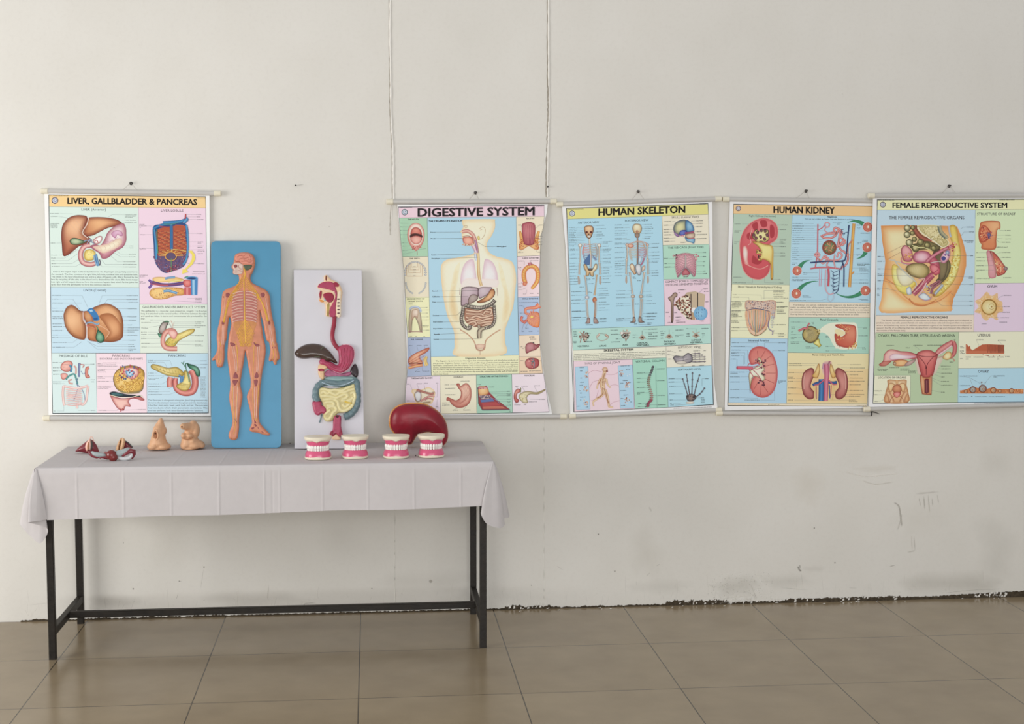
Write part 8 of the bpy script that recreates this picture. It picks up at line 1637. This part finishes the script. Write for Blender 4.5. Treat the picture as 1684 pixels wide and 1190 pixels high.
A.tube([(720, 725), (780, 670), (860, 620), (940, 580), (985, 560)], [30, 30, 26, 24, 20], 'A8465E', 'DE8E9C', outline='8A344A'); A.tube([(760, 735), (840, 720), (900, 735)], 8, 'A89A98', 'E6DCD4'); A.speckle([(930, 560), (1000, 520), (1020, 590), (960, 620)], 26, 5, 9, ['C8603E', 'E6B48A', 'A83A4A', 'D9A0A0']); A.shade([(860, 680), (900, 620), (950, 610), (945, 680), (900, 735), (865, 725)], 'B86A84', 'D9A0B0', 'E8C4CC', (900, 660), R=16, outline='A85A74')
for (x, y, r, c2) in ((925, 632, 20, '4A6A94'), (888, 690, 22, '4A4A8A'), (905, 655, 10, '8A5A9A'), (935, 660, 10, '7A4A84')): A.dot(x, y, r, c2, hi='C8D0DC' if r == 20 else c2)
A.shade([(515, 800), (540, 755), (620, 735), (700, 745), (745, 790), (740, 850), (690, 890), (620, 880), (555, 850)], '6A5830', 'B09850', 'D4C48A', (620, 800), R=40, outline='6A4A3A'); 
for k in range(7): A.line([(560 + k * 22, 770), (575 + k * 20, 810), (570 + k * 20, 850)], 2.5, 'C8B470', up=.15)
A.tube([(780, 850), (720, 910), (650, 980), (590, 1045)], [54, 60, 54, 44], '8E3048', 'D9788A', outline='A8506A'); A.tube([(770, 870), (700, 940), (600, 1040)], 8, '8E3048', 'B04A60'); A.tube([(640, 900), (700, 890), (660, 960), (590, 1030)], 10, 'C88A8A', 'E6BEB4'); A.tube([(720, 930), (680, 1000), (640, 1060)], 14, 'D4909A', 'F0C8C4'); A.tube([(735, 1010), (750, 970), (800, 940), (850, 915), (830, 945), (780, 985), (765, 1040)], 22, '6E3040', 'B0707A', outline='C89A90'); A.speckle([(720, 960), (760, 960), (740, 1040), (660, 1060)], 26, 5, 9, ['E6D24A', 'A8B4C8', 'D9A0A0', 'C8B070'])
A.shade([(640, 1060), (690, 1030), (740, 1060), (760, 1095), (710, 1105), (660, 1090)], '7A8AA4', 'BCCBD4', 'DDE6E4', (700, 1070), R=14, outline='B8706A'); A.tube([(650, 1080), (710, 1108), (760, 1090), (770, 1060)], 8, 'B86A70', 'E0A8A0'); A.tube([(795, 1050), (830, 1010), (880, 950)], 28, '7A8494', 'C4CCD4'); A.dot(795, 1050, 12, '8A4A3A', hi='C88A5A')
A.labs([(238, 670, 28, 480, 600) if False else (238, 670, 28, 300, 670), (236, 718, 48, 320, 716), (238, 793, 32, 540, 797), (236, 842, 22, 330, 842), (236, 856, 48, 620, 860), (236, 911, 30, 300, 911, 480, 970), (234, 982, 20, 300, 982, 510, 1030), (234, 994, 28), (234, 1042, 20), (234, 1054, 22), (1118, 380, 72, 1080, 380, 1060, 400), (1142, 427, 48, 1090, 427, 1060, 470), (1092, 516, 95, 1080, 512), (1115, 530, 70), (1155, 664, 28, 930, 664), (1140, 872, 40, 920, 868), (1138, 884, 44), (1148, 947, 30, 830, 944), (1150, 1053, 24, 990, 1053, 940, 1020), (1142, 1112, 36, 870, 1110), (1148, 1156, 28, 870, 1156, 800, 1090)], h=7); A.line([(330, 640), (490, 560)], 2.5, '9A7A6A', smooth=False); A.line([(330, 700), (480, 620)], 2.5, '9A7A6A', smooth=False)
# breast, ovum
A.shade([(1260, 330), (1320, 318), (1400, 318), (1445, 330), (1448, 400), (1420, 410), (1410, 500), (1398, 598), (1270, 598), (1262, 550), (1240, 520), (1232, 440), (1245, 370)], 'B0502A', 'DB8450', 'F0B078', (1400, 370), R=24); A.shade([(1240, 470), (1250, 400), (1280, 360), (1320, 380), (1360, 440), (1340, 490), (1290, 530), (1250, 520)], 'A8402A', 'D0603E', 'E08A5A', (1290, 430), R=20); A.speckle([(1245, 460), (1270, 390), (1330, 400), (1340, 470), (1290, 520)], 60, 4, 8, ['B0442E', 'E6A070', 'C8583A', '8E3A3A']); A.dot(1338, 458, 18, '4A5080', hi='7A80A0'); A.speckle([(1310, 430), (1365, 430), (1360, 490), (1315, 490)], 24, 3, 6, ['3A4A80', '8A5A7A', 'B0506A'])
A.shade([(1312, 625), (1352, 620), (1375, 700), (1400, 800), (1405, 875), (1336, 876), (1330, 760)], 'B8606E', 'D48E96', 'DFA4A8', (1360, 760), R=16); A.shade([(1345, 620), (1385, 630), (1440, 690), (1490, 760), (1515, 790), (1490, 840), (1440, 860), (1415, 855), (1400, 780), (1375, 690)], '8E2E30', 'C85A4A', 'E0886A', (1440, 770), R=18, outline='8A3A3A'); A.speckle([(1400, 700), (1440, 720), (1490, 790), (1450, 840), (1415, 820)], 60, 4, 8, ['E6A05A', 'A83A30', 'F0C890', 'C85A3A']); A.tube([(1360, 625), (1380, 700), (1405, 800), (1395, 865)], 10, 'E0B0A0', '8E3A40'); A.dot(1502, 790, 20, '6A5A5E', hi='B89A94')
A.labs([(1212, 632, 18, 1330, 632), (1212, 680, 78, 1340, 680), (1210, 714, 98, 1370, 714), (1212, 762, 80, 1380, 762), (1212, 806, 88, 1385, 806), (1212, 820, 25), (1218, 889, 130), (1495, 414, 60, 1440, 410), (1415, 578, 110, 1400, 578), (1465, 530, 90, 1430, 528, 1410, 500), (1470, 630, 80, 1420, 640), (1470, 680, 80, 1440, 690), (1480, 880, 80), (1500, 460, 60, 1350, 460), (1500, 496, 60, 1420, 490)], h=7)
ov = [(1340 + (130 + 26 * math.sin(k * 2.6)) * math.cos(k * .35), 1165 + (130 + 26 * math.sin(k * 2.6)) * math.sin(k * .35)) for k in range(18)]
A.shade(ov, 'E0B888', 'E6BC7A', 'E0A850', (1340, 1165), R=34); A.speckle(ov, 90, 5, 9, ['E9C894', 'DDAA68', 'EBD0A4']); A.dot(1338, 1170, 78, '9A6E22', hi='D2B05A', n=32); A.dot(1336, 1170, 66, 'DFC27A', hi='F0E0AC', n=30); A.line([(1362 + 27 * math.cos(a), 1166 + 27 * math.sin(a)) for a in np.linspace(.6, 5.8, 18)], 4, 'B08A40', smooth=False); A.dot(1362, 1168, 8, 'A87A34'); A.labs([(1485, 1055, 70, 1440, 1075, 1420, 1095), (1475, 1166, 70, 1385, 1166), (1470, 1222, 75, 1410, 1222), (1450, 1276, 90, 1400, 1270), (1440, 1320, 80), (1265, 1336, 50)], h=7)
A.y0 = B0
A.text('FEMALE REPRODUCTIVE ORGANS', 697, 190, 21, 466, off=.01, bold=.04)
A.para(['The female reproductive system is specialized to produce offspring organs and is adapted to', 'produce mature sex cells, protect female ova cells, nurture those cells and transport them to a location', 'where fertilization may occur. In addition, specialized organs of the female system are adapted to', 'support the life of an offspring that may develop from a fertilized egg and transport this offspring to', 'the outside of the female body.'], 226, 219, 1168, 25, 14, last=288, indent=46, c='5A3E3A')
# uterus
A.text('OVARY, FALLOPIAN TUBE, UTERUS AND VAGINA', 620, 369, 27, 760, off=.02, c='35403A')
A.labs([(325, 467, 80), (592, 466, 92, 625, 488, 660, 520), (515, 490, 40), (730, 465, 165, 905, 440, 960, 425), (235, 704, 105, 260, 670), (238, 715, 85), (355, 686, 95), (460, 700, 90), (460, 713, 75), (540, 722, 70, 650, 715), (538, 738, 75), (948, 632, 35, 990, 615), (865, 672, 95, 840, 655), (865, 699, 92, 720, 672), (865, 742, 110, 760, 720), (865, 780, 36, 780, 745), (865, 823, 80, 770, 790), (865, 862, 110, 780, 810), (865, 930, 34, 740, 905), (990, 412, 20)], h=8, ink='3E4440')
A.shade([(600, 590), (640, 570), (820, 570), (880, 600), (840, 680), (790, 760), (650, 760), (620, 680)], 'C8C0A8', 'DCC4B8', 'E0C0B4', (620, 660), R=30)
A.shade([(250, 655), (290, 620), (300, 560), (340, 515), (390, 508), (460, 525), (540, 530), (620, 555), (640, 580), (600, 600), (520, 600), (460, 610), (370, 625), (320, 665), (270, 672)], 'A8464C', 'DC8484', 'EFB8B0', (360, 550), R=22, outline='9A4044'); A.shade([(350, 580), (400, 548), (500, 560), (610, 575), (540, 600), (430, 605), (370, 610)], 'C890A0', 'E6BEC8', 'F0D8DC', (450, 575), R=16); A.shade([(250, 655), (300, 622), (370, 622), (320, 668), (270, 672)], '8E3A34', 'B85E54', 'CC7E6E', (310, 645), R=10); A.shade([(388, 645), (410, 618), (470, 608), (530, 620), (520, 660), (470, 672), (410, 668)], 'B8602E', 'E09A58', 'F0BC80', (470, 640), R=16, outline='9A5A3A'); A.dot(405, 645, 16, '8A5A3A', hi='D9C0A0'); A.shade([(500, 670), (530, 630), (610, 600), (600, 630), (550, 665)], '7A6A64', 'B08A84', 'C8A49C', (560, 635), R=12)
A.tube([(800, 575), (850, 520), (910, 480), (985, 430)], [30, 50, 60, 40], 'B04A4E', 'E29A94', outline='9A4448'); A.tube([(985, 425), (1000, 480), (990, 550), (950, 590)], [28, 40, 34, 20], 'A8464C', 'D97E7A', outline='96404A'); A.tube([(840, 560), (900, 520), (970, 470)], 16, 'C890A0', 'F0D0D0'); A.shade([(880, 590), (900, 550), (935, 528), (965, 545), (960, 590), (920, 610)], 'B87A2E', 'E6C078', 'F4E0AC', (925, 575), R=16, outline='A07040'); A.tube([(820, 590), (860, 580), (890, 575)], 10, '9A6A5A', 'D9A898'); A.tube([(960, 580), (985, 600), (998, 625)], 8, 'B05A50', 'DE9A8A')
A.shade([(622, 560), (650, 530), (700, 514), (760, 516), (800, 540), (828, 560), (812, 640), (782, 760), (740, 790), (690, 790), (662, 740), (640, 650)], 'A03A3E', 'CF605C', 'E08680', (720, 550), R=34, outline='8E3438'); A.line([(610, 555), (700, 578), (800, 575), (828, 552)], 6, '6A2A30'); A.line([(640, 575), (690, 630), (714, 680), (716, 760)], 6, '7A2A34'); A.line([(790, 578), (735, 640), (716, 690)], 6, '7A2A34'); A.dot(716, 690, 7, '5A2028')
A.shade([(655, 765), (690, 780), (745, 780), (772, 760), (768, 940), (755, 955), (690, 950), (672, 930)], '9A4A2E', 'C87A50', 'DE9E70', (670, 850), R=14, outline='8A3E30'); A.poly([(698, 805), (742, 800), (745, 930), (720, 945), (700, 935)], '6E3238'); A.tube([(720, 815), (722, 930)], 14, '7E3A40', '9A5A60', smooth=False); A.dot(722, 803, 22, '7A2028', ry=7); A.line([(672, 770), (690, 940)], 5, 'E6B88A', smooth=False); A.line([(765, 770), (760, 940)], 5, 'E6B88A', smooth=False)
A.text('LOCATION OF ORGANS', 380, 785, 20, 276, off=.02); A.labs([(207, 916, 75, 320, 916), (208, 955, 30, 330, 958), (208, 1020, 32, 270, 1015, 300, 1000)], h=8)
A.shade([(338, 806), (430, 808), (518, 806), (522, 860), (540, 930), (535, 1030), (312, 1032), (312, 940), (335, 860)], 'B0703E', 'E0AE7A', 'F0CDA0', (430, 830), R=26)
for s in (-1, 1): g = lambda x: 426 + s * x; A.shade([(g(20), 860), (g(50), 838), (g(80), 850), (g(82), 900), (g(60), 930), (g(40), 900)], 'B8783E', 'E6B478', 'F2CE9A', (g(60), 870), R=12, outline='8A5030'); A.tube([(g(96), 930), (g(70), 970), (g(50), 1030)], [40, 46, 60], 'B06A3E', 'EBC090'); A.line([(g(15), 960), (g(55), 990), (g(70), 1030)], 4, '9A5A3A')
A.shade([(385, 880), (430, 850), (470, 880), (465, 930), (430, 940), (390, 925)], '8A3E2A', 'C0704A', 'D9966A', (428, 890), R=14); A.shade([(390, 940), (430, 925), (465, 940), (440, 980), (410, 980)], 'A0352E', 'D4605A', 'E89A90', (428, 950), R=10); A.tube([(426, 812), (428, 850)], 26, 'C8905A', 'E6BE8A', smooth=False)
A.text('UTERUS', 1287, 366, 25, 124, off=.025, c='3A3A42'); A.labs([(1215, 412, 70, 1240, 470), (1425, 417, 80, 1470, 460), (1052, 478, 36), (1055, 490, 40), (1050, 522, 40), (1050, 534, 30), (1052, 546, 46), (1052, 598, 28), (1108, 582, 52), (1108, 602, 32), (1185, 582, 95), (1330, 582, 70), (1415, 582, 70), (1418, 602, 28), (1498, 578, 50)], h=8)
A.poly([(1108, 452), (1125, 462), (1135, 480), (1150, 470), (1155, 500), (1175, 515), (1200, 500), (1240, 475), (1270, 458), (1340, 456), (1485, 462), (1487, 552), (1108, 552)], 'BE5E38'); A.poly([(1108, 520), (1487, 522), (1487, 552), (1108, 552)], 'C9704A')
for k in range(15): A.tube([(1325 + k * 11.5, 462), (1322 + k * 11.5, 500), (1326 + k * 11.5, 540)], 5, '5A2E24' if k > 7 else '9E4A30', '8A4A3A')
A.line([(1108, 566), (1500, 566)], 3, 'E6CDA8', smooth=False); A.speckle([(1280, 555), (1500, 558), (1500, 575), (1280, 572)], 8, 3, 5, ['8E3A30'])
A.text('OVARY', 1283, 724, 25, 106, off=.025, c='3A3A42'); A.labs([(1050, 770, 175, 1145, 786, 1180, 880), (1380, 768, 115, 1355, 770, 1298, 840), (1380, 780, 38), (1050, 864, 108), (1048, 974, 82), (1160, 972, 14), (1200, 974, 125), (1335, 974, 165)], h=8); A.line([(1145, 786), (1255, 845)], 2, '6A7A84', smooth=False)
A.poly([(1050, 912), (1110, 902), (1150, 885), (1200, 882), (1240, 890), (1320, 895), (1380, 880), (1420, 898), (1680, 900), (1680, 945), (1050, 942)], 'C87A42', smooth=False); A.speckle([(1055, 912), (1680, 905), (1680, 942), (1055, 940)], 120, 4, 7, ['B0602E', 'E0A060', 'D98A4E'], smooth=False)
for (x, y, r) in ((1108, 922, 20), (1178, 905, 34), (1275, 895, 40), (1380, 910, 30), (1445, 918, 18), (1560, 915, 26)): A.dot(x, y, r, '7A3A24', hi='B06A40', n=22); A.dot(x, y, r * .74, 'C8905A' if r < 33 else '8E8A84', hi='D9B48A' if r < 33 else 'C8C4BC', n=18); A.dot(x + r * .15, y + r * .1, r * .34, '7A4A34', hi='DCC8B0', n=12)
A.speckle([(1255, 830), (1300, 830), (1292, 860), (1262, 860)], 10, 5, 8, ['7A7A80', 'A8A49C'])
A.labs([(1190, 1037, 470)], h=5); A.y0 = 0; A.labs([(240, 116, 165), (1440, 112, 150)], h=5)
finish(A, T5)

# the lone nail between the chart groups
n = wy(486.5, 305.3, -.001); q = MB(); q.tube([n + np.array([0, .012, 0]), n + np.array([0, -.014, .001])], .0018, 8, nrm=(0, 0, 1)); q.tube([n + np.array([0, -.014, .001]), n + np.array([0, -.0155, .001])], [.0036, .0036], 10, nrm=(0, 0, 1)); o = q.build('nail', iron_nail, None); tag(o, 'bare nail in the empty wall above the white board', 'nail', 'nails that the charts hang from')
n = wy(900.3, 307.0, -.001); q = MB(); q.tube([n + np.array([0, .012, 0]), n + np.array([0, -.010, .001])], .0024, 8, nrm=(0, 0, 1)); q.tube([n + np.array([0, -.010, .001]), n + np.array([0, -.0115, .001])], [.0042, .0042], 10, nrm=(0, 0, 1)); o = q.build('nail', iron_nail, None); tag(o, 'nail at the lower end of the wide plaster seam', 'nail', 'nails that the charts hang from')
bpy.context.view_layer.update()
